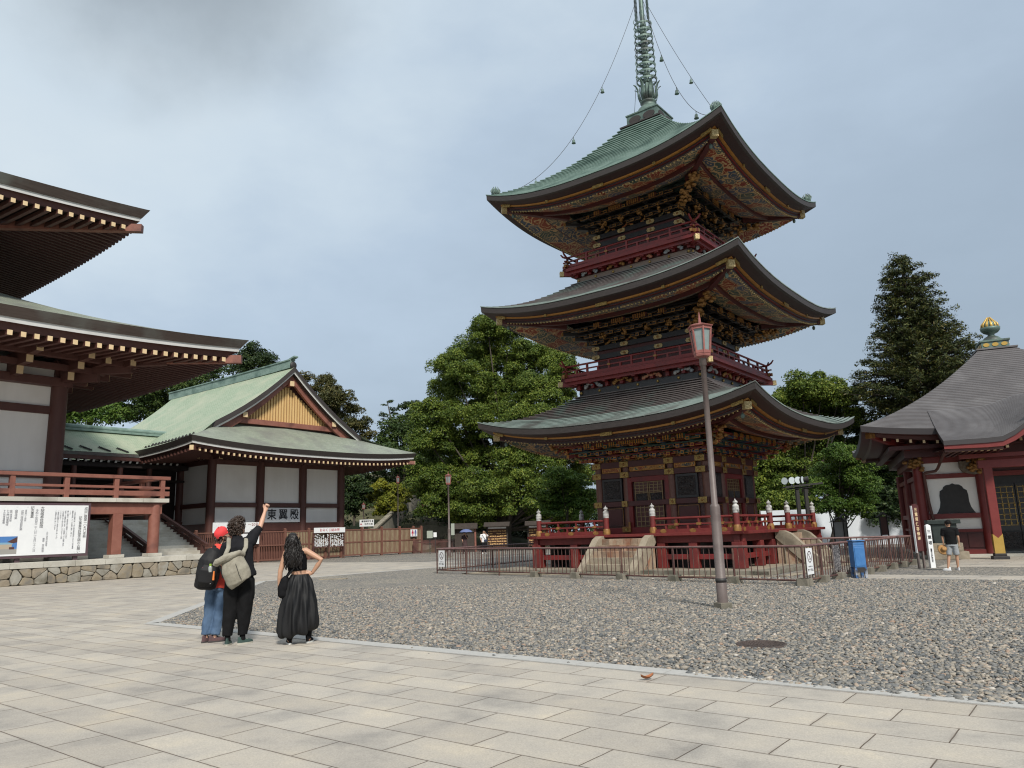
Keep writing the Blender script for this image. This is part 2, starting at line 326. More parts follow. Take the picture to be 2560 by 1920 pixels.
# ---------------------------------------------------------------- ground
def sheet(name,poly,mat,z):
    b=MB();b.add([(*T(u,v)[:2],z) for u,v in poly],[tuple(range(len(poly)))]);o=b.build(name,mat);return struct(o)
def gravel_mat():
    m,nt,N,L,b=nmat('river_gravel');tc=N.new('ShaderNodeTexCoord')
    ns=N.new('ShaderNodeTexNoise');ns.inputs['Scale'].default_value=14;L.new(tc.outputs['Object'],ns.inputs['Vector'])
    va=N.new('ShaderNodeVectorMath');va.operation='MULTIPLY_ADD';L.new(ns.outputs['Color'],va.inputs[0]);va.inputs[1].default_value=(.05,.05,0);L.new(tc.outputs['Object'],va.inputs[2])
    vo=N.new('ShaderNodeTexVoronoi');vo.inputs['Scale'].default_value=23;L.new(va.outputs[0],vo.inputs['Vector'])
    sp=N.new('ShaderNodeSeparateColor');L.new(vo.outputs['Color'],sp.inputs[0])
    r=rampn(N,[(0,(.075,.08,.082)),(.3,(.14,.14,.135)),(.5,(.20,.188,.165)),(.72,(.26,.232,.195)),(.9,(.33,.29,.235)),(1,(.42,.385,.335))]);L.new(sp.outputs[1],r.inputs[0])
    r2=rampn(N,[(.25,(1,1,1)),(.75,(.25,.25,.25))]);L.new(vo.outputs['Distance'],r2.inputs[0])
    big=N.new('ShaderNodeTexNoise');big.inputs['Scale'].default_value=.35;big.inputs['Detail'].default_value=4;L.new(tc.outputs['Object'],big.inputs['Vector'])
    rb=rampn(N,[(.35,(.88,.88,.9)),(.65,(1.1,1.08,1.03))]);L.new(big.outputs['Fac'],rb.inputs[0])
    mu=N.new('ShaderNodeMix');mu.data_type='RGBA';mu.blend_type='MULTIPLY';mu.inputs[0].default_value=1;L.new(r.outputs[0],mu.inputs[6]);L.new(rb.outputs[0],mu.inputs[7])
    L.new(mu.outputs[2],b.inputs['Base Color']);b.inputs['Roughness'].default_value=.75
    bp=N.new('ShaderNodeBump');bp.inputs['Strength'].default_value=1;bp.inputs['Distance'].default_value=.03;bp.invert=True;L.new(vo.outputs['Distance'],bp.inputs['Height']);L.new(bp.outputs[0],b.inputs['Normal'])
    return m
def paving_mat():
    # granite slabs laid in running bond along the temple's u axis
    m,nt,N,L,b=nmat('granite_paving');tc=N.new('ShaderNodeTexCoord')
    mp=N.new('ShaderNodeMapping');mp.vector_type='TEXTURE';mp.inputs['Rotation'].default_value=(0,0,TH);mp.inputs['Location'].default_value=(*T(-2.18,7.93)[:2],0);L.new(tc.outputs['Object'],mp.inputs[0])
    nz=N.new('ShaderNodeTexNoise');nz.inputs['Scale'].default_value=5;L.new(tc.outputs['Object'],nz.inputs['Vector'])
    va=N.new('ShaderNodeVectorMath');va.operation='MULTIPLY_ADD';L.new(nz.outputs['Color'],va.inputs[0]);va.inputs[1].default_value=(.010,.010,0);L.new(mp.outputs[0],va.inputs[2])
    br=N.new('ShaderNodeTexBrick');br.offset=.5;br.inputs['Scale'].default_value=1;br.inputs['Brick Width'].default_value=.985;br.inputs['Row Height'].default_value=.465;br.inputs['Mortar Size'].default_value=.0062;br.inputs['Mortar Smooth'].default_value=.4
    br.inputs['Color1'].default_value=(.35,.316,.272,1);br.inputs['Color2'].default_value=(.413,.376,.324,1);br.inputs['Mortar'].default_value=(.10,.072,.05,1);L.new(va.outputs[0],br.inputs['Vector'])
    fine=N.new('ShaderNodeTexNoise');fine.inputs['Scale'].default_value=70;fine.inputs['Detail'].default_value=4;fine.inputs['Roughness'].default_value=.8;L.new(tc.outputs['Object'],fine.inputs['Vector'])
    rf=rampn(N,[(.3,(.78,.78,.78)),(.7,(1.2,1.2,1.2))]);L.new(fine.outputs['Fac'],rf.inputs[0])
    st=N.new('ShaderNodeTexNoise');st.inputs['Scale'].default_value=1.1;st.inputs['Detail'].default_value=6;st.inputs['Roughness'].default_value=.6;L.new(tc.outputs['Object'],st.inputs['Vector'])
    rs=rampn(N,[(.32,(.70,.715,.74)),(.47,(.95,.955,.96)),(.6,(1.04,1.03,1.0)),(.72,(1.2,1.16,1.06))]);L.new(st.outputs['Fac'],rs.inputs[0])
    a=N.new('ShaderNodeMix');a.data_type='RGBA';a.blend_type='MULTIPLY';a.inputs[0].default_value=1;L.new(br.outputs['Color'],a.inputs[6]);L.new(rf.outputs[0],a.inputs[7])
    c=N.new('ShaderNodeMix');c.data_type='RGBA';c.blend_type='MULTIPLY';c.inputs[0].default_value=1;L.new(a.outputs[2],c.inputs[6]);L.new(rs.outputs[0],c.inputs[7])
    # grime gathered along the joints and scattered dark spots
    b2=N.new('ShaderNodeTexBrick');b2.offset=.5;b2.inputs['Scale'].default_value=1;b2.inputs['Brick Width'].default_value=.985;b2.inputs['Row Height'].default_value=.465;b2.inputs['Mortar Size'].default_value=.035;b2.inputs['Mortar Smooth'].default_value=1;L.new(va.outputs[0],b2.inputs['Vector'])
    gn=N.new('ShaderNodeTexNoise');gn.inputs['Scale'].default_value=3.2;gn.inputs['Detail'].default_value=7;L.new(tc.outputs['Object'],gn.inputs['Vector'])
    gr=rampn(N,[(.4,(0,0,0)),(.7,(1,1,1))]);L.new(gn.outputs['Fac'],gr.inputs[0])
    sn=N.new('ShaderNodeTexNoise');sn.inputs['Scale'].default_value=9;sn.inputs['Detail'].default_value=3;L.new(tc.outputs['Object'],sn.inputs['Vector'])
    sr=rampn(N,[(.69,(0,0,0)),(.76,(1,1,1))]);L.new(sn.outputs['Fac'],sr.inputs[0])
    fac=math_(N,L,'MULTIPLY',math_(N,L,'MAXIMUM',math_(N,L,'MULTIPLY',b2.outputs['Fac'],gr.outputs[0]),math_(N,L,'MULTIPLY',sr.outputs[0],.6)),.42)
    cc=mixc(N,L,fac,c.outputs[2],(.15,.125,.10))
    L.new(cc,b.inputs['Base Color']);b.inputs['Roughness'].default_value=.8
    h=math_(N,L,'SUBTRACT',math_(N,L,'MULTIPLY',fine.outputs['Fac'],.12),br.outputs['Fac'])
    bp=N.new('ShaderNodeBump');bp.inputs['Strength'].default_value=.7;bp.inputs['Distance'].default_value=.012;L.new(h,bp.inputs['Height']);L.new(bp.outputs[0],b.inputs['Normal'])
    return m
MT['gravel']=gravel_mat();MT['paving']=paving_mat()
sheet('gravel_ground',[(-900,-900),(900,-900),(900,900),(-900,900)],MT['gravel'],0)
sheet('plaza_paving',[(-120,-60),(80,-60),(80,7.94),(-15.85,7.94),(-27.1,18.2),(-27.1,90),(-33.2,90),(-33.2,33.2),(-120,33.2)],MT['paving'],.004)
sheet('stone_path',[(-6.0,23.2),(60,23.2),(60,24.9),(-6.3,24.9)],MT['paving'],.004)
sheet('hall_forecourt_paving',[(-5.0,29.0),(60,28.2),(60,50),(-5.0,50)],MT['paving'],.004)
def kerb():
    b=MB()
    def run(p,q,w=.26,seg=1.15):
        p=Vector(p);q=Vector(q);d=q-p;n=max(1,int(d.length/seg));e=d.normalized();nn=Vector((-e.y,e.x))
        for i in range(n):
            a=p+d*(i/n)+e*.004;c=p+d*((i+1)/n)-e*.004
            P=[a,c,c+nn*w,a+nn*w]
            b.add([(*T(*q2)[:2],z) for z in (-.05,.012) for q2 in P],[(3,2,1,0),(4,5,6,7),(0,1,5,4),(1,2,6,5),(2,3,7,6),(3,0,4,7)])
    run((40,7.95),(-15.85,7.95),-.27);run((-15.9,7.95),(-27.1,18.1),-.27);run((-27.1,18.2),(-27.1,60),-.26)
    struct(b.build('kerb_stones',M('blue_grey_kerb_stone',(.34,.335,.32),.8,col2=(.41,.40,.375),sc=12,bump=.2,bsc=50)))
kerb()

def pebbles():
    """river pebbles of the near gravel, each a real rounded stone"""
    rs=np.random.default_rng(5)
    t=(1+5**.5)/2;V=np.array([(-1,t,0),(1,t,0),(-1,-t,0),(1,-t,0),(0,-1,t),(0,1,t),(0,-1,-t),(0,1,-t),(t,0,-1),(t,0,1),(-t,0,-1),(-t,0,1)],float);V/=np.linalg.norm(V[0])
    F=np.array([(0,11,5),(0,5,1),(0,1,7),(0,7,10),(0,10,11),(1,5,9),(5,11,4),(11,10,2),(10,7,6),(7,1,8),(3,9,4),(3,4,2),(3,2,6),(3,6,8),(3,8,9),(4,9,5),(2,4,11),(6,2,10),(8,6,7),(9,8,1)])
    # one subdivision
    vs=[tuple(v) for v in V];idx={};fs=[]
    def mid(a,b):
        k=(min(a,b),max(a,b))
        if k not in idx:
            m=(V[a]+V[b])/2;m/=np.linalg.norm(m);idx[k]=len(vs);vs.append(tuple(m))
        return idx[k]
    for a,b,c in F:
        ab,bc,ca=mid(a,b),mid(b,c),mid(c,a);fs+=[(a,ab,ca),(b,bc,ab),(c,ca,bc),(ab,bc,ca)]
    V1=np.array(vs);F1=np.array(fs)
    # sample positions in the wedge seen from the square
    n=330000
    ang=rs.uniform(-.60,.66,n);dist=5.2+(25-5.2)*rs.random(n)**.62
    x=np.sin(ang)*dist;y=np.cos(ang)*dist
    U=UX*x+UY*y;W=-UY*x+UX*y
    edge=np.where(U>-4,8.05,8.24)+rs.normal(0,.012,n)-np.where(rs.random(n)<.004,rs.exponential(.16,n),0)
    keep=(W>edge)&(((W-7.95)*11.2+(U+15.9)*10.15)/15.1>.30)
    keep&=~((np.hypot(x-3.23,y-10.68)<.34))
    keep&=~((np.abs(U+14.58)<6.3)&(np.abs(W-29.84)<6.3))
    keep&=~((U>-6.2)&(W>23.1)&(W<25.0))&~((U>-5.1)&(W>28.9))
    x,y,dist=x[keep],y[keep],dist[keep]
    def make(name,x,y,V0,F0):
        n=len(x);k=len(V0)
        r=.0215*np.exp(rs.normal(0,.30,n))
        sc=np.stack([r*rs.uniform(.95,1.5,n),r*rs.uniform(.75,1.05,n),r*rs.uniform(.42,.7,n)],1)
        P=V0[None]*sc[:,None,:]
        P+=P*(rs.normal(0,.07,(n,k,1)))
        a=rs.uniform(0,2*np.pi,n);ca,sa=np.cos(a)[:,None],np.sin(a)[:,None]
        ti=rs.normal(0,.25,n)[:,None]
        z=P[:,:,2]+P[:,:,0]*ti
        X=P[:,:,0]*ca-P[:,:,1]*sa+x[:,None];Y=P[:,:,0]*sa+P[:,:,1]*ca+y[:,None];Z=z+(rs.uniform(-.004,.016,n))[:,None]
        co=np.stack([X,Y,Z],2).reshape(-1,3);f=(F0[None]+(np.arange(n)*k)[:,None,None]).reshape(-1)
        me=bpy.data.meshes.new(name);me.vertices.add(n*k);me.vertices.foreach_set('co',co.astype(np.float32).ravel())
        m=len(F0)*n;me.loops.add(3*m);me.loops.foreach_set('vertex_index',f.astype(np.int32));me.polygons.add(m)
        me.polygons.foreach_set('loop_start',np.arange(0,3*m,3,dtype=np.int32));me.polygons.foreach_set('use_smooth',np.ones(m,bool))
        me.update(calc_edges=True);return me
    mt,nt,N,L,b=nmat('river_pebble')
    g=N.new('ShaderNodeNewGeometry');r=rampn(N,[(0,(.07,.076,.078)),(.18,(.115,.118,.118)),(.38,(.165,.160,.148)),(.58,(.215,.197,.168)),(.78,(.275,.240,.192)),(.9,(.34,.295,.235)),(.97,(.28,.19,.135)),(1,(.46,.43,.38))]);L.new(g.outputs['Random Per Island'],r.inputs[0])
    tc=N.new('ShaderNodeTexCoord');nz=N.new('ShaderNodeTexNoise');nz.inputs['Scale'].default_value=60;L.new(tc.outputs['Object'],nz.inputs['Vector']);rr=rampn(N,[(.3,(.8,.8,.8)),(.7,(1.15,1.15,1.15))]);L.new(nz.outputs['Fac'],rr.inputs[0])
    mu=N.new('ShaderNodeMix');mu.data_type='RGBA';mu.blend_type='MULTIPLY';mu.inputs[0].default_value=1;L.new(r.outputs[0],mu.inputs[6]);L.new(rr.outputs[0],mu.inputs[7]);L.new(mu.outputs[2],b.inputs['Base Color']);b.inputs['Roughness'].default_value=.65
    near=dist<9
    for nm,msk,V0,F0 in(('gravel',near,V1,F1),('gravel',~near,V,F)):
        me=make(nm,x[msk],y[msk],V0,F0);me.materials.append(mt);o=bpy.data.objects.new(nm,me);COL.objects.link(o);o['kind']='stuff'
pebbles()
# ---------------------------------------------------------------- three-storey pagoda
def pagoda():
    G=MT
    P=thing('pagoda','tall three-storey red and gold temple pagoda with flared copper roofs and a bronze spire','pagoda',T(-14.58,29.84),TH)
    EXP=2.7
    def lift(z0,z1,h,R,t): return (z1-z0)*abs(t)**EXP*(max(h,0)/R)**1.6
    # ---- stone base, deck and stairs
    b=MB()
    for k in range(4):
        b.x=Matrix.Rotation(k*PI/2,4,'Z')
        n=11
        for i in range(n):
            a=-5.75+11.5*i/n;c=-5.75+11.5*(i+1)/n-.012
            b.bb(a,c,-5.75,-5.2,0,.14+.006*rnd.random(),0)
        b.bb(-6.5,6.5,-6.5,-6.2,0,.035,1)
    b.x=None;b.bb(-5.2,5.2,-5.2,5.2,0,.13,1)
    b.build('stone_base',[G['concrete'],G['tan']],P,bevel=.012)
    b=MB()
    def deckf(k):
        b.bb(-4.58,4.58,-4.58,-4.1,1.28,1.385,0)               # edge plank
        b.bb(-4.45,4.45,-4.36,-4.14,1.03,1.28,0)
        b.bb(-4.2,4.2,-4.28,-4.2,.44,.62,1)
        b.bb(-4.2,4.2,-3.55,-3.5,.13,1.28,2)  # black sheet standing in for the shade under the deck
    b.four(deckf);b.bb(-4.1,4.1,-4.1,4.1,1.30,1.375,0)
    b.build('deck',[G['redlit'],G['red'],G['black']],P,bevel=.01)
    for sx,sy in ((-1,-1),(1,-1),(1,1),(-1,1)):
        q=MB();q.bb(sx*4.25-.2,sx*4.25+.2,sy*4.25-.2,sy*4.25+.2,.13,1.03,0);q.build('deck_post',G['redlit'],P,bevel=.02)
    for k in (0,1,2,3):
        for xx in (-2.45,-1.25,1.35,2.6):
            q=MB();q.x=Matrix.Rotation(k*PI/2,4,'Z');q.bb(xx-.16,xx+.16,-4.4,-4.08,.13,1.03,0);q.build('deck_post',G['redlit'],P,bevel=.02)
    for k in (0,1):
        b=MB();b.x=Matrix.Rotation(k*PI/2,4,'Z');n=5
        for i in range(n):
            z=.13+(1.22-.13)*(i+1)/n;y=-5.95+.30*i
            nb=6
            for j in range(nb):
                a=-.92+1.84*j/nb;b.bb(a,a+1.84/nb-.012,y,y+.42,z-.235,z,0 if i>1 else 1)
        b.bb(-.9,.9,-4.7,-4.42,.1,1.0,0)
        b.bb(-1.25,1.25,-6.1,-5.9,0,.10,2)
        for s in(-1,1):
            pr=[(-6.2,-.02),(-6.2,.1),(-4.8,1.32),(-4.45,1.34),(-4.4,1.2),(-4.4,.9)]
            b.prism([(-6.2,-.02),(-6.16,.13),(-5.0,1.22),(-4.75,1.33),(-4.42,1.33),(-4.42,1.06),(-5.55,.02)],(s*.92,0,0),(0,1,0),(0,0,1),(s*.27,0,0),1)
            for j in range(4): b.bb(s*.92-.004*s,s*.92+.278*s,-6.0+.42*j,-5.985+.42*j,.0,.16+.33*j,2)
            b.prism([(-5.5,.02),(-4.44,1.02),(-4.44,.02)],(s*.97,0,0),(0,1,0),(0,0,1),(s*.16,0,0),0)
        b.build('stone_stair',[G['tuff'],G['tan'],G['concrete']],P,bevel=.012)
    # ---- deck railing
    def post(x,y,k):
        b=MB();b.x=Matrix.Rotation(k*PI/2,4,'Z')
        b.lathe([(.105,1.37),(.105,2.02)],(x,y,0),14,0)
        b.lathe([(.135,1.37),(.14,1.52),(.115,1.60)],(x,y,0),14,1)
        o=b.build('railing_post',[G['redlit'],G['gold2']],P)
        f=MB();f.x=b.x
        f.lathe([(.112,2.01),(.112,2.09),(.12,2.10),(.112,2.13),(.112,2.2),(.118,2.21),(.10,2.26),(.065,2.29),(.05,2.31),(.075,2.335),(.092,2.36),(.07,2.405),(.03,2.43),(.008,2.485)],(x,y,0),14,0)
        f.build('onion_finial',FIN,o)
    FIN=M('whitened_finial',(.42,.415,.40),.6,col2=(.50,.49,.47),sc=9,col3=(.10,.10,.095),sc3=7)
    for k in range(4):
        for x in (-4.22,-1.0,1.0): post(x,-4.22,k)
    def seg(k,x0,x1):
        b=MB();b.x=Matrix.Rotation(k*PI/2,4,'Z')
        b.tube([(x0,-4.22,1.90),(x1,-4.22,1.90)],.045,8,0)
        b.bb(x0,x1,-4.26,-4.18,1.655,1.71,0);b.bb(x0,x1,-4.29,-4.15,1.385,1.52,0)
        n=max(2,int((x1-x0)/.42))
        for i in range(1,n):
            x=x0+(x1-x0)*i/n
            b.bb(x-.035,x+.035,-4.25,-4.19,1.52,1.66,0)
            if i%2==0: b.bb(x-.03,x+.03,-4.25,-4.19,1.7,1.87,0);b.bb(x-.08,x+.08,-4.27,-4.17,1.64,1.725,1)
        for x in (x0+.35,(x0+x1)/2,x1-.35): b.x and b.add([(x+.13*math.cos(a),-4.302,1.452+.075*math.sin(a)) for a in [i*PI/6 for i in range(12)]],[tuple(range(12))],1)
        b.build('deck_railing',[G['redlit'],G['gold2']],P)
    for k in range(4): seg(k,-4.12,-1.1);seg(k,1.1,4.12)
    # ---- ground storey body
    d=2.42
    w=MB();w.bb(-d,d,-d,d,1.38,4.3,0);w.build('ground_storey_wall',G['brwall'],P)
    for k in range(4):
        for x in (-2.31,-1.0,1.0)if True else():
            q=MB();q.x=Matrix.Rotation(k*PI/2,4,'Z')
            q.lathe([(.17,1.38),(.17,4.28)],(x,-2.40,0),18,0)
            q.build('pillar',G['redbrown'],P)
    for z,h,o in ((4.16,.25,.13),(3.73,.22,.12),(2.565,.20,.11),(1.5,.24,.10)):
        b=MB();b.four(lambda k:b.bb(-2.55,2.55,-d-o-.06,-d,z-h/2,z+h/2,0));b.build('tie_beam',G['dred'] if z>2 else G['red'],P,bevel=.008)
    for k in range(4):
        if k in(2,3):continue
        X=Matrix.Rotation(k*PI/2,4,'Z')
        for z,big in ((4.16,1),(3.73,1),(2.565,1)):
            for x in (-2.31,-1.0,1.0,2.31):
                b=MB();b.x=X
                ww=.40 if z>3 else .36
                if z<3 and abs(x)<2: x=x*1.06;ww=.26
                b.bb(x-ww/2,x+ww/2,-d-.215,-d-.19,z-.115,z+.115,0)
                b.ell((x,-d-.22,z),(.05,.035,.05),1,8,5)
                b.build('gilt_fitting',[G['gold'],G['gold2']],P,bevel=.01)
        for x in(-1.02,1.0):
            b=MB();b.x=X;b.bb(x-.19,x+.19,-d-.24,-d-.2,1.44,1.66,0);b.bb(x+.1,x+.19,-d-.24,-d-.2,1.66,1.84,0);b.ell((x,-d-.25,1.55),(.07,.03,.07),1,8,5);b.build('gilt_fitting',[G['gold2'],G['gold']],P,bevel=.01)
        for x0,x1 in((-2.08,-1.2),(-.78,.80),(1.2,2.08)):
            b=MB();b.x=X
            b.bb(x0,x1,-d-.10,-d-.06,3.86,4.04,1)
            for a,c,e,f in((x0,x1,4.01,4.04),(x0,x1,3.86,3.89),(x0,x0+.03,3.89,4.01),(x1-.03,x1,3.89,4.01)): b.bb(a,c,-d-.125,-d-.05,e,f,0)
            b.build('framed_plaque',[G['pgold'],G['carved']],P)
        # door
        b=MB();b.x=X
        b.bb(-.92,-.74,-d-.13,-d,1.62,3.60,0);b.bb(.74,.92,-d-.13,-d,1.62,3.60,0);b.bb(-.74,.74,-d-.13,-d,3.42,3.62,0)
        b.build('door_frame',G['red'],P,bevel=.008)
        for s in(-1,1):
            b=MB();b.x=X
            x0,x1=(-.63,-.01)if s<0 else(.01,.63)
            b.bb(x0,x1,-d-.06,-d,1.63,3.42,0)
            for x in(x0+.03,x0+.22,x1-.22,x1-.03): b.bb(x-.016,x+.016,-d-.085,-d-.05,1.63,3.42,1)
            for z in(1.66,1.84,2.03,2.21,2.39,2.57,2.62,2.97,3.03,3.16,3.27,3.39): b.bb(x0,x1,-d-.088,-d-.05,z-.014,z+.014,1)
            b.bb(x0+.07,x1-.07,-d-.10,-d-.05,2.64,2.94,2)
            b.build('door',[G['dred'],M('tarnished_gilt_lattice',(.27,.20,.10),.55,.3,col2=(.15,.10,.05),sc=14) if k==0 and s<0 else bpy.data.materials['tarnished_gilt_lattice'],G['relief']],P)
        for s in(-1,1):
            b=MB();b.x=X;x0,x1=(-2.12,-1.2)if s<0 else(1.2,2.12)
            b.bb(x0,x1,-d-.10,-d,2.69,3.60,1);b.bb(x0+.09,x1-.09,-d-.115,-d-.05,2.78,3.51,0)
            b.build('carved_window',[G['relief'],G['black']],P)
            b=MB();b.x=X;b.bb(x0+.02,x1-.02,-d-.05,-d,1.68,2.40,1);b.bb(x0+.1,x1-.1,-d-.07,-d,1.75,2.34,0)
            for a,c,e,f in((x0+.02,x1-.02,2.38,2.40),(x0+.02,x0+.035,1.7,2.4),(x1-.035,x1-.02,1.7,2.4)): b.bb(a,c,-d-.075,-d-.04,e,f,2)
            b.build('lower_panel',[G['dred'],G['brwall'],G['gold2']],P)
    # ---- generic roof tier
    def roof(R,dt,zt,zm,zc,rows,ngreen,step,mtop):
        seg=26;ts=[-1+2*j/seg for j in range(seg+1)]
        b=MB()
        def zr(w,t):
            g=w*1.36-.36*w*w
            return zt+(zm-zt)*g+(zc-zm)*abs(t)**EXP*w**2.2
        def f(k):
            for i in range(rows):
                w0,w1=i/rows,(i+1)/rows
                h0=dt+(R-dt)*w0;h1=dt+(R-dt)*w1+.03
                m=1 if i>=rows-ngreen else 0
                h1+=.02;r0=[(t*h0,-h0,zr(w0,t)) for t in ts];r1=[(t*h1,-h1,zr(w1,t)+step) for t in ts];r2=[(t*h1,-h1,zr(w1,t)+step-.035) for t in ts];r3_=[(t*(h1-.09),-h1+.09,zr(w1,t)+step-.04) for t in ts]
                hn=dt+(R-dt)*w1;r4=[(t*hn,-hn,zr(w1,t)-.004) for t in ts]
                b.grid([r0,r1],m,False,True);b.grid([r1,r2],m,False,True);b.grid([r2,r3_],m,False,True);b.grid([r3_,r4],m,False,True)
        b.four(f);top=b.build('roof',[mtop,G['green2'] if ngreen<rows else G['green']],P)
        # eave build-up under the roof edge: (half width, drop) profile with a material per strip
        b=MB()
        prof=[(R+.03,.02),(R+.02,-.19),(R-.08,-.215),(R-.42,-.30),(R-.42,-.36),(R-.52,-.36),(R-.52,-.44),(R-.60,-.44),(R-.60,-.53),(R-.80,-.52)]
        mt=[0,0,1,2,2,1,3,1,4]
        def g(k):
            rws=[[(t*h,-h,zm+dz+lift(zm,zc,h,R,t)) for t in ts] for h,dz in prof]
            for i in range(len(prof)-1): b.grid(rws[i:i+2],mt[i],False,True)
            for nb in range(64):                                         # row of painted beads along the edge
                t=-.985+1.97*nb/63;h=R-.66
                b.ell((t*h,-h,zm-.555+lift(zm,zc,h,R,t)),(.035,.045,.035),5,5,4)
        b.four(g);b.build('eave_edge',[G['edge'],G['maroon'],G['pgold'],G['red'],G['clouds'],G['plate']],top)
        b=MB()
        i0=R-.80
        prof2=[(i0,-.52),(i0-.85,-.36),(i0-.85,-.50),(i0-.93,-.50),(i0-1.75,-.28)]
        def g2(k):
            rws=[[(t*h,-h,zm+dz+lift(zm,zc,h,R,t)*(1 if h>i0-.9 else .9)) for t in ts] for h,dz in prof2]
            for i in range(len(prof2)-1): b.grid(rws[i:i+2],[0,1,1,0][i],False,True)
        b.four(g2);b.build('painted_soffit',[G['clouds'],G['dred']],top)
        def hip(k):                                                      # hip rafters, gilt ends, corner bracket carvings
            a=R-.55;c=R-2.6
            z1=zm-.52+lift(zm,zc,a,R,1);z0=zm-.42+lift(zm,zc,c,R,1)*.8
            b.beam((a,-a,z1),(c,-c,z0),.2,.22,1)
            b.box((a+.03,-a-.03,z1),(.24,.24,.25),0,rz=PI/4)
            b.ell((a-.25,-a+.25,z1-.28),(.07,.07,.10),2,8,6);b.beam((a-.25,-a+.25,z1),(a-.25,-a+.25,z1-.2),.015,.015,2)
        for k in range(4):
            b=MB();b.x=Matrix.Rotation(k*PI/2,4,'Z');hip(k);b.build('hip_rafter',[G['plate'],G['dred'],G['bronze']],top)
        def orn(k):                                                      # gilt centre plate and roundels on the fascia
            def zf(t): return zm-.33+lift(zm,zc,R-.42,R,t)
            for t,wd,hh in((0,.5,.16),(-.5,.12,.12),(.5,.12,.12),(-.93,.42,.14),(.93,.42,.14)):
                h=R-.40;x=t*h
                zz=zf(t);sl=(zf(t+.02)-zf(t-.02))/(.04*h)
                b=MB();b.x=Matrix.Rotation(k*PI/2,4,'Z');b.beam((x-wd/2,-h-.03,zz-sl*wd/2),(x+wd/2,-h-.03,zz+sl*wd/2),.03,hh,0)
                b.build('fascia_ornament',G['gold'],top)
        for k in (0,1,3): orn(k)
        return top
    r1=roof(5.91,2.8,7.2,5.42,6.09,18,7,.085,G['brcop'])
    r2=roof(5.73,2.7,12.28,10.50,11.13,16,4,.085,G['brcop'])
    r3=roof(5.465,.92,19.78,15.52,16.31,26,26,.085,G['green'])
    # ---- bracket sets between wall and soffit
    def brackets(d,z0,zs,R,cols,multi,n,lions):
        main=MB();sets={};steps=3;dz=(zs-z0-.1)/steps
        def f(k):
            b=main
            b.bb(-d,d,-d,-d+.1,z0,zs+.25,0)
            for s_ in range(steps):
                out=.32+.36*s_;zl=z0+.04+dz*s_
                y=-d-out
                b.bb(-d-out-.1,d+out+.1,y-.06,y+.06,zl+dz*.72,zl+dz,1+(s_%2 if multi else 0))
                b.bb(-d-out-.1,d+out+.1,y-.075,y-.062,zl+dz*.70,zl+dz*.74,4)
                for i in range(n):
                    x=(-1+2*i/(n-1))*(d-.1)
                    b=sets.setdefault((k,i),MB());b.x=Matrix.Rotation(k*PI/2,4,'Z')
                    mm=(1+(i+s_)%3) if multi else 0
                    b.bb(x-.07,x+.07,y-.16,-d,zl,zl+dz*.55,mm)
                    b.bb(x-.075,x+.075,y-.172,y-.16,zl-.01,zl+dz*.57,4);b.bb(x-.05,x+.05,y-.18,y-.168,zl+.02,zl+dz*.55-.03,mm)
                    L=.36+.05*s_
                    b.bb(x-L,x+L,y-.065,y+.065,zl+dz*.12,zl+dz*.5,mm)
                    b.bb(x-L,x+L,y-.078,y-.066,zl+dz*.12,zl+dz*.2,4);b.bb(x-L,x-L+.025,y-.078,y-.066,zl+dz*.12,zl+dz*.5,4);b.bb(x+L-.025,x+L,y-.078,y-.066,zl+dz*.12,zl+dz*.5,4)
                    for e in(-1,0,1):
                        b.bb(x+e*(L-.09)-.08,x+e*(L-.09)+.08,y-.09,y+.09,zl+dz*.5,zl+dz*.74,(1+(i+s_+1)%3) if multi else 0)
                        b.bb(x+e*(L-.09)-.08,x+e*(L-.09)+.08,y-.1,y-.09,zl+dz*.5,zl+dz*.56,4)
                b=main
                q=d+out+.12;b.beam((d-.05,-d+.05,zl+dz*.3),(q,-q,zl+dz*.3),.16,dz*.6,1 if multi else 0)
                b.beam((q-.03,-q+.03,zl+dz*.3),(q+.02,-q-.02,zl+dz*.3),.17,dz*.62,4)
            # striped gilt boards between the top brackets
            y=-d-1.0
            for i in range(n-1):
                b=MB();b.x=Matrix.Rotation(k*PI/2,4,'Z')
                x=(-1+2*(i+.5)/(n-1))*(d-.1);m_=6 if (n==5 and i in(1,2)) or (n==9 and i in (3,4)) else 3
                for j in range(m_): b.bb(x-.05*m_+.1*j,x-.05*m_+.1*j+.05,y-.16,y-.03,zs-.2,zs-.02,4)
                b.bb(x-.05*m_-.03,x+.05*m_+.02,y-.13,y-.05,zs-.2,zs-.02,2)
                if k<2: b.build('striped_board',cols,P)
        main.four(f)
        main.build('bracket_purlin_frame',cols,P)
        for (k,i),q in sets.items():
            if k<2: q.build('bracket_set',cols,P)
        def lion(k):
            if k in(2,3):return
            for i in range(n-1):
                x=(-1+2*(i+.5)/(n-1))*(d-.1)
                b=MB();b.x=Matrix.Rotation(k*PI/2,4,'Z')
                for j in range(9): b.ell((x+rnd.gauss(0,.07),-d-.5-rnd.uniform(0,.22),z0+dz*1.2+rnd.gauss(0,.07)),(.07,.09,.06),0,6,5,.25)
                # frog-leg strut at the foot of the bracket zone
                b.build('gilded_lion_head',[G['gold2'],G['carved']],P);b=MB();b.x=Matrix.Rotation(k*PI/2,4,'Z')
                for j in range(7): b.ell((x+(-3+j)*.075,-d-.08,z0+.07+.13*math.exp(-((j-3)/1.7)**2)),(.065,.05,.06),1,6,4,.2)
                b.build('frog_leg_strut',[G['gold2'],G['carved']],P)
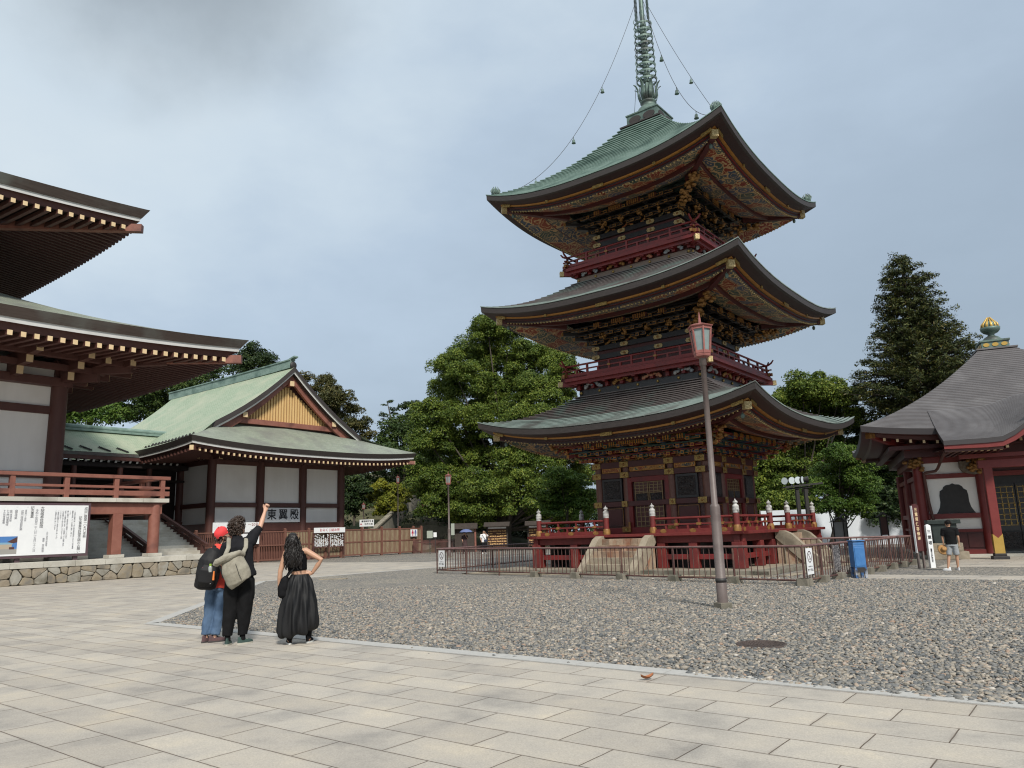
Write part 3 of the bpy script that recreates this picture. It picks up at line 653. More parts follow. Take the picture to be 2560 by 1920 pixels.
            for j in range(5):
                b=MB();b.x=Matrix.Rotation(k*PI/2,4,'Z')
                q=d+.25+.3*j;zz=z0+dz*.9+j*.11*dz/.2
                for r in range(12): b.ell((q+rnd.gauss(0,.09),-q+rnd.gauss(0,.09),zz+rnd.gauss(0,.09)),(.10,.10,.07),0,6,5,.3)
                b.build('gilded_dragon_head',[G['gold2'],G['carved']],P)
        if lions: lion(0);lion(1)
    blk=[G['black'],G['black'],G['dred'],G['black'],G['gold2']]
    GRN=M('green_lacquer',(.02,.06,.05),.5,col2=(.04,.09,.07),sc=4);BLU=M('blue_lacquer',(.025,.05,.10),.5,col2=(.05,.08,.13),sc=4)
    brackets(2.48,4.3,5.05,5.91,[G['carved'],G['red'],GRN,BLU,G['pgold']],True,9,False)
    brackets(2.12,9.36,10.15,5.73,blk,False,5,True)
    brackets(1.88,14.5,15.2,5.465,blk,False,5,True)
    b=MB()                                                               # carved frieze under the lowest brackets
    def fr(k):
        for i in range(60):
            x=-2.5+5*(i+.5)/60
            b.ell((x+rnd.gauss(0,.03),-2.55-rnd.uniform(0,.10),4.42+rnd.uniform(-.08,.16)),(.07,.06,.06),0,6,4,.3)
        for i in range(46):
            q=2.6+i/45*1.25;b.ell((q+rnd.gauss(0,.08),-q+rnd.gauss(0,.08),4.5+(i/45)*.5+rnd.gauss(0,.12)),(.10,.10,.07),1 if i%3 else 0,6,4,.3)
    b.four(fr,(0,1));b.four(lambda k:[b.ell((2.6+i/20*1.2+rnd.gauss(0,.08),-2.6-i/20*1.2,4.5+i/20*.5+rnd.gauss(0,.1)),(.1,.1,.08),0,6,4,.3) for i in range(21)],(3,));b.build('carved_frieze',[G['carved'],G['gold2']],P)
    # ---- upper storeys with balconies
    AC=[M('pale_carving',(.40,.37,.33),.7,col2=(.10,.16,.22),sc=7),G['gold2'],M('ochre_carving',(.36,.26,.15),.7,col2=(.35,.07,.04),sc=8)]
    def storey(db,zb0,zb1,base_mat,dbal,zdeck,d,ztop,plates,name):
        b=MB();b.bb(-d,d,-d,d,zdeck,ztop,0);b.build('upper_storey_wall',G['dred'],P)
        for z in plates:
            b=MB();b.four(lambda k:b.bb(-d-.12,d+.12,-d-.12,-d,z-.105,z+.105,0));b.build('tie_beam',G['black'],P)
        b=MB();b.four(lambda k:b.bb(-d-.08,d+.08,-d-.08,-d,zdeck,zdeck+.35,0));b.build('tie_beam',G['red'],P)
        def pl(k):
            for z in plates:
                for x in(-d,-d*.36,d*.36,d):
                    b=MB();b.x=Matrix.Rotation(k*PI/2,4,'Z')
                    hw=.2
                    b.prism([(-hw,0),(-hw+.05,.085),(hw-.05,.085),(hw,0),(hw-.05,-.085),(-hw+.05,-.085)],(x,-d-.125,z),(1,0,0),(0,0,1),(0,-.03,0),0)
                    b.ell((x,-d-.16,z),(.05,.03,.05),1,8,5)
                    b.build('gilt_fitting',[G['plate'],G['gold2']],P)
        pl(0);pl(1)
        b=MB()
        def ba(k):
            b.bb(-db,db,-db,-db+.2,zb0,zb1,0)
            for i in range(7):
                x=-db+.1+(2*db-.2)*i/6;b.ell((x,-db-.02,(zb0+zb1)/2+.03),(.06,.05,.06),1,8,5)
        b.four(ba);b.build('base_band',[base_mat,G['gold']],P)
        b=MB();zd=zdeck-zb1
        def bal(k):
            b.bb(-db+.06,db-.06,-db+.06,-db+.2,zb1,zdeck,1)
            b.bb(-dbal,dbal,-dbal,-d+.1,zdeck-.16,zdeck,0)
            b.bb(-dbal-.05,dbal+.05,-dbal-.05,-dbal+.12,zdeck-.19,zdeck-.06,0)
            b.bb(-dbal+.1,dbal-.1,-dbal+.08,-dbal+.22,zdeck-.32,zdeck-.18,0)
            for i in range(9):
                x=(-1+2*i/8)*(db-.05)
                b.bb(x-.08,x+.08,-dbal+.12,-db+.1,zdeck-.36,zdeck-.2,0);b.bb(x-.07,x+.07,-db-.12,-db+.1,zb1+.02,zb1+.2,0)
                b.bb(x-.19,x+.19,-db-.16,-db-.02,zb1+.2,zdeck-.34,0)
            q=dbal+.06;b.beam((db-.2,-db+.2,zdeck-.27),(q,-q,zdeck-.27),.16,.2,0)
            b.box((q+.02,-q-.02,zdeck-.27),(.17,.17,.21),2,rz=PI/4)
            # railing
            e=dbal-.12;o=.22
            b.bb(-e-o,e+o,-e-.05,-e+.05,zdeck+.02,zdeck+.14,0)
            b.bb(-e-o,e+o,-e-.035,-e+.035,zdeck+.27,zdeck+.32,0)
            pts=[(x,-e,zdeck+.50) for x in(-e,e)]
            n=6
            L=[(-e-.34+.06*0,-e,zdeck+.72),(-e-.24,-e,zdeck+.60),(-e-.1,-e,zdeck+.52)]+pts+[(e+.1,-e,zdeck+.52),(e+.24,-e,zdeck+.60),(e+.34,-e,zdeck+.72)]
            b.tube(L,[.03,.042,.042,.042,.042,.042,.042,.03],8,0)
            for i in range(13):
                x=-e+2*e*i/12
                b.bb(x-.04,x+.04,-e-.04,-e+.04,zdeck+.1,zdeck+(.5 if i%2==0 else .29),0)
                if i%4==0: b.bb(x-.07,x+.07,-e-.05,-e+.05,zdeck+.26,zdeck+.335,3)
            for s in(-1,1): b.bb(s*(e+.08)-.07,s*(e+.08)+.07,-e-.06,-e+.06,zdeck+.02,zdeck+.16,3);b.box((s*(e+.23),-e,zdeck+.08),(.02,.11,.13),3)
        b.four(bal);b.build('balcony',[G['red'],G['dred'],G['plate'],G['gold2']],P)
        def an(k):
            for i in range(4):
                b=MB();b.x=Matrix.Rotation(k*PI/2,4,'Z')
                x=(-1+2*(i+.5)/4)*(db-.05);m=i%3
                for j in range(16): 
                    a=PI*(j+.5)/16
                    b.ell((x+.36*math.cos(a)+rnd.gauss(0,.03),-db-.10,zb1+.04+.24*math.sin(a)*rnd.uniform(.45,1)),(.085,.06,.06),m,6,4,.25)
                b.build('painted_animal_carving',AC,P)
        an(0);an(1)
    storey(2.82,7.14,7.44,G['black'],3.32,7.98,2.2,9.36,(9.26,8.88),'2')
    storey(2.72,12.2,12.48,M('weathered_grey_board',(.16,.12,.095),.8,col2=(.22,.17,.14),sc=6,stretch=(.3,.3,3)),3.12,12.95,1.97,14.5,(14.38,14.02),'3')
    # ---- bronze spire
    S=MB()
    S.bb(-1.04,1.04,-1.04,1.04,19.78,19.85,1);S.bb(-.92,.92,-.92,.92,19.85,19.92,1)
    S.bb(-.78,.78,-.78,.78,19.88,20.42,0);S.bb(-.82,.82,-.82,.82,20.40,20.46,0)
    def pan(k):
        for x in(-.36,.36): S.prism([(.30*math.cos(a),.17*math.sin(a)) for a in [i*PI/8 for i in range(16)]],(x,-.785,20.14),(1,0,0),(0,0,1),(0,-.015,0),1)
    S.four(pan)
    S.lathe([(.60,20.44),(.58,20.62),(.50,20.82),(.36,20.96),(.33,21.0),(.33,21.12),(.38,21.16),(.36,21.24),(.15,21.3)],n=24,m=0)
    S.lathe([(.10,21.2),(.13,25.2),(.11,25.3),(.11,28.6),(.02,29)],n=12,m=0)
    sp=S.build('spire',[G['bronze'],G['edge']],P)
    b=MB()
    for k in range(8):
        a=2*PI*k/8;ca,sa=math.cos(a),math.sin(a)
        for w,rr in((0,[(.20,21.22),(.40,21.32),(.47,21.55),(.46,21.8),(.55,22.0),(.66,22.08)]),):
            pts=[(r*ca,r*sa,z) for r,z in rr]
            b.tube(pts,[.05,.09,.11,.10,.07,.03],6,0,ry=[.02]*6,ref=(-sa,ca,0))
    for k in range(8):
        a=2*PI*(k+.5)/8;ca,sa=math.cos(a),math.sin(a)
        b.tube([(r*ca,r*sa,z) for r,z in[(.2,21.2),(.33,21.35),(.36,21.65),(.36,22.05)]],[.05,.09,.10,.04],6,0,ry=[.02]*4,ref=(-sa,ca,0))
    b.build('lotus_cup',G['bronze'],sp)
    for i in range(9):
        z=22.30+.3675*i;r=.47-.008*i;b=MB()
        n=28
        pr=[(r-.03,-.05),(r,-.05),(r,.05),(r-.03,.05),(r-.03,-.05)]
        b.lathe(pr,(0,0,z),n,0,False,cap=False)
        b.lathe([(.14,-.07),(.165,0),(.14,.07)],(0,0,z),14,0)
        for k in range(4):
            a=PI/4+k*PI/2;b.beam((.1*math.cos(a),.1*math.sin(a),z),((r-.02)*math.cos(a),(r-.02)*math.sin(a),z),.03,.02,0)
            b.tube([(r*math.cos(a),r*math.sin(a),z+.05),((r+.05)*math.cos(a),(r+.05)*math.sin(a),z+.18),((r-.01)*math.cos(a),(r-.01)*math.sin(a),z+.32)],.018,5,0)
        b.build('spire_ring',G['bronze'],sp)
    for k in range(4):
        b=MB();a=PI/4+k*PI/2+.35
        for i in range(46):
            z=25.35+i*.07;r=.40-.03*i/46
            b.beam((r*math.cos(a)-.05,r*math.sin(a),z),(r*math.cos(a)+.05,r*math.sin(a),z+.055),.02,.015,0);b.beam((r*math.cos(a),r*math.sin(a)+.05,z),(r*math.cos(a),r*math.sin(a)-.05,z+.05),.02,.015,0)
        b.build('filigree_chain',G['bronze'],sp)
    for k,(sx,sy) in enumerate(((-1,-1),(1,-1),(1,1),(-1,1))):
        c=MB();A=Vector((sx*.25,sy*.25,26.3));B=Vector((sx*4.95,sy*4.95,16.45));n=40;sag=(2.05,1.7,1.2,2.0)[k]
        pts=[A.lerp(B,i/n)-Vector((0,0,sag*4*(i/n)*(1-i/n))) for i in range(n+1)]
        c.tube(pts,.011,5,0,False)
        ch=c.build('corner_chain',G['iron'],P)
        for i in(11,20,31):
            q=pts[i];e=MB();e.beam(q,(q.x,q.y,q.z-.14),.02,.02,0);e.lathe([(.015,-.12),(.06,-.16),(.075,-.28),(.10,-.32)],q,10,0);e.build('wind_bell',G['bronze'],ch)
        e=MB();c0=(sx*5.2,sy*5.2,16.27)
        e.lathe([(.09,0),(.12,.04),(.08,.08),(.15,.16),(.17,.24),(.13,.33),(.05,.42),(.01,.5)],c0,10,0)
        for i in range(8):
            a=i*PI/4;e.tube([(c0[0]+.13*math.cos(a),c0[1]+.13*math.sin(a),c0[2]+.14),(c0[0]+.2*math.cos(a),c0[1]+.2*math.sin(a),c0[2]+.3),(c0[0]+.1*math.cos(a),c0[1]+.1*math.sin(a),c0[2]+.48)],[.04,.035,.005],5,0)
        e.build('flaming_jewel',G['bronze'],r3)
pagoda()
# ---------------------------------------------------------------- great hall on the left
def curve_lift(t,zm,zc,e=2.6): return zm+(zc-zm)*max(0,t)**e
def great_hall():
    G=MT
    P=thing('temple_hall','huge white and red-brown two-tier hall with deep dark eaves and cream rafter ends','temple hall',T(-41.8,15.8),TH)
    # local axes: +x towards the plaza, +y towards the wing hall; the visible corner column stands at (0,0)
    w=MB()
    w.bb(-22,-.08,-34,-.3,3.9,9.7,0);w.build('wall',G['plaster'],P)
    w=MB();w.bb(-22,-.5,-34,-.2,1.0,3.6,0);w.bb(-22,-2.8,-34,-2.8,9.6,18.6,0);w.build('dark_base_wall',G['bwood'],P)
    for y in (0,-4.6,-9.2,-13.8):
        c=MB();c.lathe([(.40,3.9),(.39,9.65)],(0,y,0),24,0);c.build('column',G['bwood'],P)
    for x in(-4.6,-9.2):
        c=MB();c.lathe([(.40,3.9),(.39,9.65)],(x,0,0),24,0);c.build('column',G['bwood'],P)
    for z0,z1,o in((8.22,8.62,.06),(9.63,10.06,.45),(5.0,5.3,.05),(3.9,4.2,.05)):
        c=MB();c.bb(-.3,o,-30,o if o>.2 else -.3,z0,z1,0);c.bb(-20,-.3,-.3,o,z0,z1,0);c.build('tie_beam',G['bwood'],P,bevel=.02)
    c=MB();c.bb(-.2,-.05,-30,-.2,10.06,10.6,0);c.build('upper_wall_strip',G['plaster'],P)
    # brackets: arms stepping outwards with cream end grain
    def arms(y,diag=False,ex=(1,0)):
        for L,z,h in((1.25,10.08,.46),(2.35,10.46,.42),(3.5,10.80,.40)):
            b=MB()
            if diag: b.beam((-.2,-.2,z),(L*1.05,L*1.05,z+.05*L),.34,h,0)
            elif ex==(1,0): b.bb(-.3,L,y-.15,y+.15,z-h/2,z+h/2,0);b.bb(L,L+.012,y-.15,y+.15,z-h/2,z+h/2,1)
            else: b.bb(y-.15,y+.15,-.3,L,z-h/2,z+h/2,0);b.bb(y-.15,y+.15,L,L+.012,z-h/2,z+h/2,1)
            b.build('bracket_arm',[G['bwood'],G['cream']],P,bevel=.01)
    for y in(0,-2.3,-4.6,-6.9,-9.2): arms(y)
    for y in(1.1,2.2):
        b=MB();b.bb(.4,2.5+.6*y/2.2,y-.14,y+.14,10.62,10.97,0);b.bb(2.5+.6*y/2.2,2.512+.6*y/2.2,y-.14,y+.14,10.62,10.97,1);b.build('bracket_arm',[G['bwood'],G['cream']],P)
    for x in(0,-4.6,-9.2): arms(x,ex=(0,1))
    arms(0,True)
    for o,z,h in((1.1,10.46,.3),(2.2,10.84,.32),(3.3,11.14,.3)):
        b=MB();b.bb(o-.15,o+.15,-30,o+.6,z-h/2,z+h/2,0);b.bb(-20,o-.15,o-.15,o+.15,z-h/2,z+h/2,0);b.build('eave_purlin',G['bwood'],P,bevel=.01)
    def tier(E,zm,zc,L,pitch_rise,xin,name,dth,wth,side_n,front_n,roofmat):
        # E: eave projection beyond local origin in x and y; corner at (E,E)
        def zt(s):                                              # s: distance from the corner along the eave
            return curve_lift(1-min(s,12)/12,zm,zc,2.2)
        ss=[0,.4,.9,1.6,2.5,3.6,5,6.5,8,10,12,16,22,30]
        def rows(off,dz): return [(E-off,E-off*1.0-s,zt(s)+dz) for s in ss],[(E-off-s,E-off*1.0,zt(s)+dz) for s in ss]
        prof=[(0,0),(.28,-dth),(.34,-dth),(.36,-dth-wth),(.55,-dth-wth),(.62,-dth-wth-.32)]
        mt=[0,0,1,2,2]
        r=MB()
        W=E-xin
        prs=[(i/8) for i in range(9)]
        fr=[];sd=[]
        for q in prs:
            off=W*q;dz=pitch_rise*(q*.62+.38*q*q)
            l=max(0,1-q)
            fr.append([(E-off,E-off-s,zm+(zt(s)-zm)*l**1.5+dz) for s in ss]);sd.append([(E-off-s,E-off,zm+(zt(s)-zm)*l**1.5+dz) for s in ss])
        r.grid(fr,0,True,False);r.grid(sd,0,True,True)
        top=r.build('roof',roofmat,P)
        add_uv(top,lambda c:((c[1] if c[0]>c[1] else c[0]),(c[0]+c[1]*.6)))
        e=MB()
        for i in range(len(prof)-1):
            a,b_=rows(*prof[i]);c,d=rows(*prof[i+1])
            e.grid([a,c],mt[i],False,True);e.grid([b_,d],mt[i],False,False)
        e.build('eave_edge',[HE,G['whiteedge'],G['bwood']],top)
        # soffit boards
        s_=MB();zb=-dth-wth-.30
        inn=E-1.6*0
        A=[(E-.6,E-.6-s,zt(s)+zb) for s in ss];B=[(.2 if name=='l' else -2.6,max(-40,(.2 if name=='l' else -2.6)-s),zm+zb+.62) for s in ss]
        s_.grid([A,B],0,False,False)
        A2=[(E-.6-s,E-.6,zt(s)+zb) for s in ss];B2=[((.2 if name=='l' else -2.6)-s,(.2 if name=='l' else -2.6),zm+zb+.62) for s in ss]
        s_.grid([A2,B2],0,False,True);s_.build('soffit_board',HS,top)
        xi=0.0 if name=='l' else -2.7
        for i in range(front_n):
            s=1.15+.52*i
            y=E-s;z=zt(s)+zb-.11
            x0=max(xi,y*0+xi) if y<xi else y
            zi=zm+zb+.5 if y<xi else (z+(zm+zb+.5-z)*(E-.5-x0)/(E-.5-xi))
            b=MB();b.beam((E-.48,y,z),(x0,y,zi),.19,.21,0);b.beam((E-.48,y,z),(E-.465,y,z),.20,.22,1)
            b.build('rafter',[G['bwood'],G['cream']],top)
        b=MB()
        for i in range(side_n):
            s=.95+.40*i;x=E-s;z=zt(s)+zb-.10
            y0=xi if x<xi else x
            zi=zm+zb+.5 if x<xi else (z+(zm+zb+.5-z)*(E-.5-y0)/(E-.5-xi))
            b.beam((x,E-.48,z),(x,y0,zi),.16,.20,0)
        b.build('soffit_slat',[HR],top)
        b=MB();z0=zt(0)+zb-.12;b.beam((E-.25,E-.25,z0),(xi,xi,zm+zb+.4),.34,.42,0);b.build('hip_rafter',G['bwood2'],top)
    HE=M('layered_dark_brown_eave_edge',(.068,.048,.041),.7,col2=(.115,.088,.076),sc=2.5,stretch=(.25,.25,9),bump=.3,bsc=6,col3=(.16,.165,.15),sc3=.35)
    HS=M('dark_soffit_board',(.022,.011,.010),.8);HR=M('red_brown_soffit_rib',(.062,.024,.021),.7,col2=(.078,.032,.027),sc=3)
    tier(6.6,11.62,12.13,30,3.2,-2.6,'l',.42,.22,46,44,G['shingle_dark'])
    tier(2.75,19.0,19.44,30,2.0,-2.8,'u',.45,.2,46,36,G['shingle_dark'])
    # balcony
    b=MB()
    n=24
    for i in range(n): b.bb(1.2,3.0,4.55-1.35*(i+1)+.01,4.55-1.35*i,3.69,3.89,0)
    for i in range(6): b.bb(1.2-1.35*(i+1)+.01,1.2-1.35*i,2.9,4.55,3.69,3.89,0)
    b.bb(-12,2.9,-28,4.45,3.62,3.74,1)
    b.build('balcony_floor',[G['granite'],G['bwood']],P)
    b=MB();b.bb(2.45,2.8,-28,4.3,3.1,3.66,0);b.bb(-10,2.45,3.9,4.25,3.1,3.66,0);b.build('balcony_beam',G['bwood2'],P,bevel=.02)
    for y,sq in((4.0,0),(2.08,1),(-.6,1),(-3.2,1),(-6,1)):
        c=MB()
        if sq: c.bb(2.36,2.84,y-.24,y+.24,1.14,3.1,0)
        else: c.lathe([(.28,1.14),(.28,3.66)],(2.62,y,0),20,0)
        o=c.build('balcony_post',G['bwood2'],P,bevel=.02)
        c=MB();c.bb(2.28,2.95,y-.36,y+.36,.98,1.14,0);c.build('post_base',G['granite'],o,bevel=.015)
    for y in(4.25,1.9,-.4,-2.7,-5.0,-7.3):
        c=MB();c.bb(2.66,2.88,y-.11,y+.11,3.89,4.88,0);c.build('railing_post',G['bwood2'],P,bevel=.015)
    for x in(.6,-1.8,-4.2):
        c=MB();c.bb(x-.11,x+.11,4.14,4.36,3.89,4.88,0);c.build('railing_post',G['bwood2'],P,bevel=.015)
    for z0,z1,w_ in((4.86,5.03,.15),(4.38,4.50,.09),(4.02,4.26,.10)):
        c=MB();c.bb(2.77-w_,2.77+w_,-28,4.62,z0,z1,0);c.bb(-6,2.77-w_,4.25-w_,4.25+w_,z0,z1,0);c.build('rail',G['bwood2'],P,bevel=.012)
    # dark slatted store under the balcony
    b=MB();b.bb(-.5,1.3,-6,1.15,1.12,3.2,0)
    for i in range(20): b.bb(1.3,1.34,1.15-.13*i-.05,1.15-.13*i,1.2,3.15,1)
    b.bb(-.5,1.5,-6,1.35,.98,1.14,2);b.build('dark_slatted_store',[G['iron'],G['black'],G['granite']],P)
great_hall()
def terrace():
    G=MT
    o=T(-37.8,22.2)
    P=thing('stone_terrace','low rubble stone terrace wall with pale granite coping beneath the hall','stone wall',o,TH)
    # +y along the wall; rubble stones modelled individually on a mortar core
    b=MB();b.bb(-10,-.12,-34,0,0,.72,0);b.build('mortar_core',M('dark_mortar',(.07,.06,.045),.9,col2=(.11,.095,.075),sc=8),P)
    b=MB();r=random.Random(3);H=.72
    pts=[];y=-22.0
    while y<-.05:
        k=r.choice((2,2,2,3,1))
        for j in range(k): pts.append((y+r.uniform(.0,.42),H*(j+.5)/k+r.uniform(-.1,.1)))
        y+=r.uniform(.40,.62)
    for i,(py,pz) in enumerate(pts):
        poly=[(max(-22,py-1),0),(min(0,py+1),0),(min(0,py+1),H),(max(-22,py-1),H)]
        for j,(qy,qz) in enumerate(pts):
            if i==j or abs(qy-py)>2.2: continue
            my,mz=(py+qy)/2,(pz+qz)/2;ny,nz=qy-py,qz-pz;out=[]
            for u in range(len(poly)):
                A=poly[u];B=poly[(u+1)%len(poly)];da=(A[0]-my)*ny+(A[1]-mz)*nz;db=(B[0]-my)*ny+(B[1]-mz)*nz
                if da<=0: out.append(A)
                if da*db<0: t_=da/(da-db);out.append((A[0]+(B[0]-A[0])*t_,A[1]+(B[1]-A[1])*t_))
            poly=out
            if len(poly)<3: break
        if len(poly)<3: continue
        # round the corners: two rounds of corner cutting
        for _ in range(1): poly=[q for u in range(len(poly)) for q in((poly[u][0]*.84+poly[(u+1)%len(poly)][0]*.16,poly[u][1]*.84+poly[(u+1)%len(poly)][1]*.16),(poly[u][0]*.16+poly[(u+1)%len(poly)][0]*.84,poly[u][1]*.16+poly[(u+1)%len(poly)][1]*.84))]
        n=len(poly);cy=sum(q[0] for q in poly)/n;cz=sum(q[1] for q in poly)/n
        ext=max(abs(q[0]-cy) for q in poly);sh=1-.014/max(.08,ext);d=r.uniform(0,.03)
        def lay(f,x): return [(x+r.uniform(-.006,.006),cy+(q[0]-cy)*f*sh,cz+(q[1]-cz)*f*sh) for q in poly]
        R0,R1,R2=lay(1,-.1),lay(.985,-.02+d),lay(.90,.015+d)
        b.add(R0+R1+R2+[(.03+d+r.uniform(-.012,.012),cy,cz)],[(k,(k+1)%n,n+(k+1)%n,n+k) for k in range(n)]+[(n+k,n+(k+1)%n,2*n+(k+1)%n,2*n+k) for k in range(n)]+[(2*n+k,2*n+(k+1)%n,3*n) for k in range(n)],(i*7+i//3)%4,False)
    st=[M('rubble_stone_%s'%c,c1,.85,col2=c2,sc=5,bump=.5,bsc=14,col3=c3,sc3=2.5) for c,c1,c2,c3 in(('tan',(.20,.165,.12),(.31,.265,.20),(.15,.135,.11)),('grey',(.20,.19,.16),(.32,.30,.255),(.16,.145,.11)),('ochre',(.22,.18,.12),(.28,.24,.18),(.18,.165,.14)),('pale',(.25,.24,.205),(.36,.345,.30),(.22,.19,.145)))]
    b.build('rubble_cobble',st,P)
    b=MB()
    n=26
    for i in range(n): b.bb(-.62,.05,-1.33*(i+1)+.012,-1.33*i,.72,.98,0)
    b.build('coping',G['granite'],P,bevel=.012)
    b=MB();b.bb(-.16,.1,0,.45,0,.55,0);b.bb(-.16,.1,0,.5,.0,.22,0);b.build('end_step',G['granite'],P,bevel=.01)
    b=MB();b.bb(-24,-.6,-34,0,.0,.965,0);b.bb(-24,-5.6,0,3.2,0,.93,0);b.build('terrace_floor',G['granite'],P)
    # stair up to the corridor, between two timber handrails
    S=thing('stone_staircase','wide pale stone staircase with red-brown timber handrails rising under the corridor','staircase',T(-43.6,21.5),TH)
    b=MB();n=13
    for i in range(n):
        b.bb(-.42*(i+1),-.42*i,-4.5,3.6,.9,.965+.165*(i+1),0)
    b.bb(-9.5,-.42*n,-4.5,3.6,.9,.965+.165*n+.01,0)
    b.build('step',M('pale_stone_step',(.56,.53,.46),.8,col2=(.68,.65,.57),sc=9,bump=.2,bsc=50,col3=(.50,.46,.38),sc3=1.2,isl=.08),S,bevel=.012)
    for y in(.1,3.55):
        q=MB();x0,x1=(.55,-5.6)
        q.beam((x0,y,1.42),(x1,y,3.62),.2,.2,0);q.beam((x0-.5,y,1.12),(x1,y,3.02),.12,.24,0)
        q.beam((x0-.5,y,1.32),(x1,y,3.25),.1,.1,0)
        for t in(.08,.3,.52,.74,.96): x=x0+(x1-x0)*t;z=1.42+2.2*t;q.bb(x-.1,x+.1,y-.1,y+.1,z-.75,z,0)
        q.build('handrail',G['bwood'],S,bevel=.012)
terrace()
def signboard():
    G=MT
    P=thing('notice_board','big white board of vertical Japanese writing with a blue sky picture, purple-brown frame','notice board',T(-38.25,16.25),TH)
    b=MB();b.bb(-.1,0,-9,0,1.16,3.58,0);b.build('frame',G['purple'],P,bevel=.01)
    b=MB();b.bb(0,.02,-8.9,-.12,1.28,3.48,0);b.build('panel',G['white'],P)
    for y in(-.5,-2.9,-5.3):
        b=MB();b.bb(-.2,-.1,y-.1,y+.1,.98,3.4,0);b.build('leg',G['purple'],P)
    ex,ey=(0,1,0),(0,0,1)
    def col(s,y,z,sz,m=G['grey_ink']): text('lettering',vt(s),sz,m,P,(.024,y,z),ex,ey,'CENTER','TOP',.86,0)
    col('成田山開基一〇九〇年祭',-.22,3.40,.15,G['ink']);col('記念事業浄財御志納のお願い',-.44,2.98,.15,G['ink'])
    body=['この度の御案内申し上げる御本尊御開帳にあたり記念事業','事業を発願しここに皆様に募りし候こと','ここに','奉り皆様のご参拝成田山開基一〇九〇年を','記念して事業を執ります　この事業へのご協賛ご参加','山主皆様に深く御礼を申し上げますこの度','ここに改めて','ご信徒の皆様方のご多幸をお祈り申し上げ','ご協賛をお願い申し上げます']
    for i,t in enumerate(body): col(t,-.70-.103*i,3.24,.078)
    col('大本山成田山新勝寺',-1.82,2.3,.085);col('貫首　岸田照泰',-1.95,2.02,.105)
    col('大開帳奉修期間',-2.09,3.43,.16,G['ink']);col('令和十年四月二十八日〜五月二十八日',-2.31,3.30,.128);col('記念事業',-2.50,3.43,.15,G['ink'])
    col('一、',-2.70,3.43,.09);col('信徒用一大施設',-2.76,3.28,.085);col('成田山信徒会館新築',-2.90,3.26,.115);col('一、',-3.12,3.43,.09);col('諸堂修築',-3.14,3.27,.12);col('総門修復改修',-3.34,3.27,.1);col('仁王門修復補修',-3.46,3.27,.115);col('その他修復整備',-3.6,3.27,.1)
    # printed photograph: blue sky, long pale hall with a brown gable, pale forecourt
    b=MB();y0,y1,z0,z1=-4.6,-3.0,1.36,2.12
    def r(a,c,e,f,m,x=.0235): b.add([(x,a,e),(x,c,e),(x,c,f),(x,a,f)],[(0,1,2,3)],m)
    r(y0,y1,z0,z1,0);r(y0,y1-.2,1.58,1.82,1,.0242);r(y0,y1-.16,1.78,1.86,4,.0248);r(y0,y1,z0,1.58,3,.0246)
    b.add([(.0252,y1,2.1),(.0252,y1-.4,1.88),(.0252,y1-.16,1.82),(.0252,y1,1.86)],[(0,1,2,3)],2);r(y1-.3,y1-.1,1.56,1.66,2,.0253)
    b.build('printed_photo',[M('print_blue',(.07,.19,.45),.5),M('print_cream',(.40,.34,.26),.6),M('print_brown',(.08,.035,.03),.6),M('print_grey',(.30,.29,.27),.6),M('print_teal',(.20,.36,.48),.6)],P)
signboard()
def corridor():
    G=MT
    P=thing('roofed_corridor','dark timber corridor with a pale green roof linking the great hall and wing hall','corridor',T(-54.84,15.8),TH)
    # +y runs towards the wing hall (0..12), eave at x=0, ridge at x=-2.7
    r=MB();ys=[-3+1.2*i for i in range(15)]
    pr=[(0,7.95),(-.9,8.5),(-1.8,9.15),(-2.6,9.75)]
    r.grid([[(x,y,z) for y in ys] for x,z in pr],0,True,False);r.grid([[(-5.2-x,y,z) for y in ys] for x,z in pr],0,True,True)
    o=r.build('roof',G['shingle'],P);add_uv(o,lambda c:(c[1],c[0]*1.3))
    r=MB();r.bb(-2.85,-2.35,-3,13.6,9.70,9.86,0);r.tube([(-2.6,-3,9.98),(-2.6,13.8,9.98)],.19,10,0);r.build('ridge_cap',G['green'],o)
    r=MB()
    for i in range(8):
        y=.9+1.25*i
        for j in range(6): r.prism([(0,0),(.12,.10),(.24,.02),(.2,-.02)],(-.18-.09*j,y-.10*j,8.08+.055*j),(0,1,0),(0,0,1),(.06,0,0),0)
    r.build('snow_guard_stud',G['iron'],o)
    r=MB();r.bb(-.3,0,-3,11.2,7.72,7.93,1);r.bb(-.2,-.03,-3,12,7.46,7.72,0);r.build('eave_board',[G['bwood'],G['brcop']],o)
    for i in range(30):
        y=-1+.5*i;b=MB();b.beam((-.12,y,7.38),(-2.4,y,8.5),.14,.16,0);b.beam((-.12,y,7.38),(-.105,y,7.37),.15,.17,1);b.build('rafter',[G['bwood'],G['whiteedge']],P)
    b=MB();b.bb(-2.3,-2.1,-3,14.5,3.1,7.6,0);b.bb(-2.3,-.3,-3,14.5,7.0,7.3,0);b.bb(-1.9,-.8,-3,14.5,6.1,6.25,0);b.build('dark_back_wall',M('near_black_timber_wall',(.016,.010,.009),.8),P)  # back wall in one even near-black brown
    for y in(2.0,6.4,9.5,11.6):
        b=MB();b.lathe([(.2,3.1),(.2,7.3)],(-.5,y,0),14,0);b.build('column',G['bwood'],P)
    b=MB();b.bb(-4.5,.1,-3,14.0,2.95,3.13,0);b.bb(-.1,.12,-3,2.5,3.95,4.15,0);b.build('floor',G['bwood'],P)
corridor()
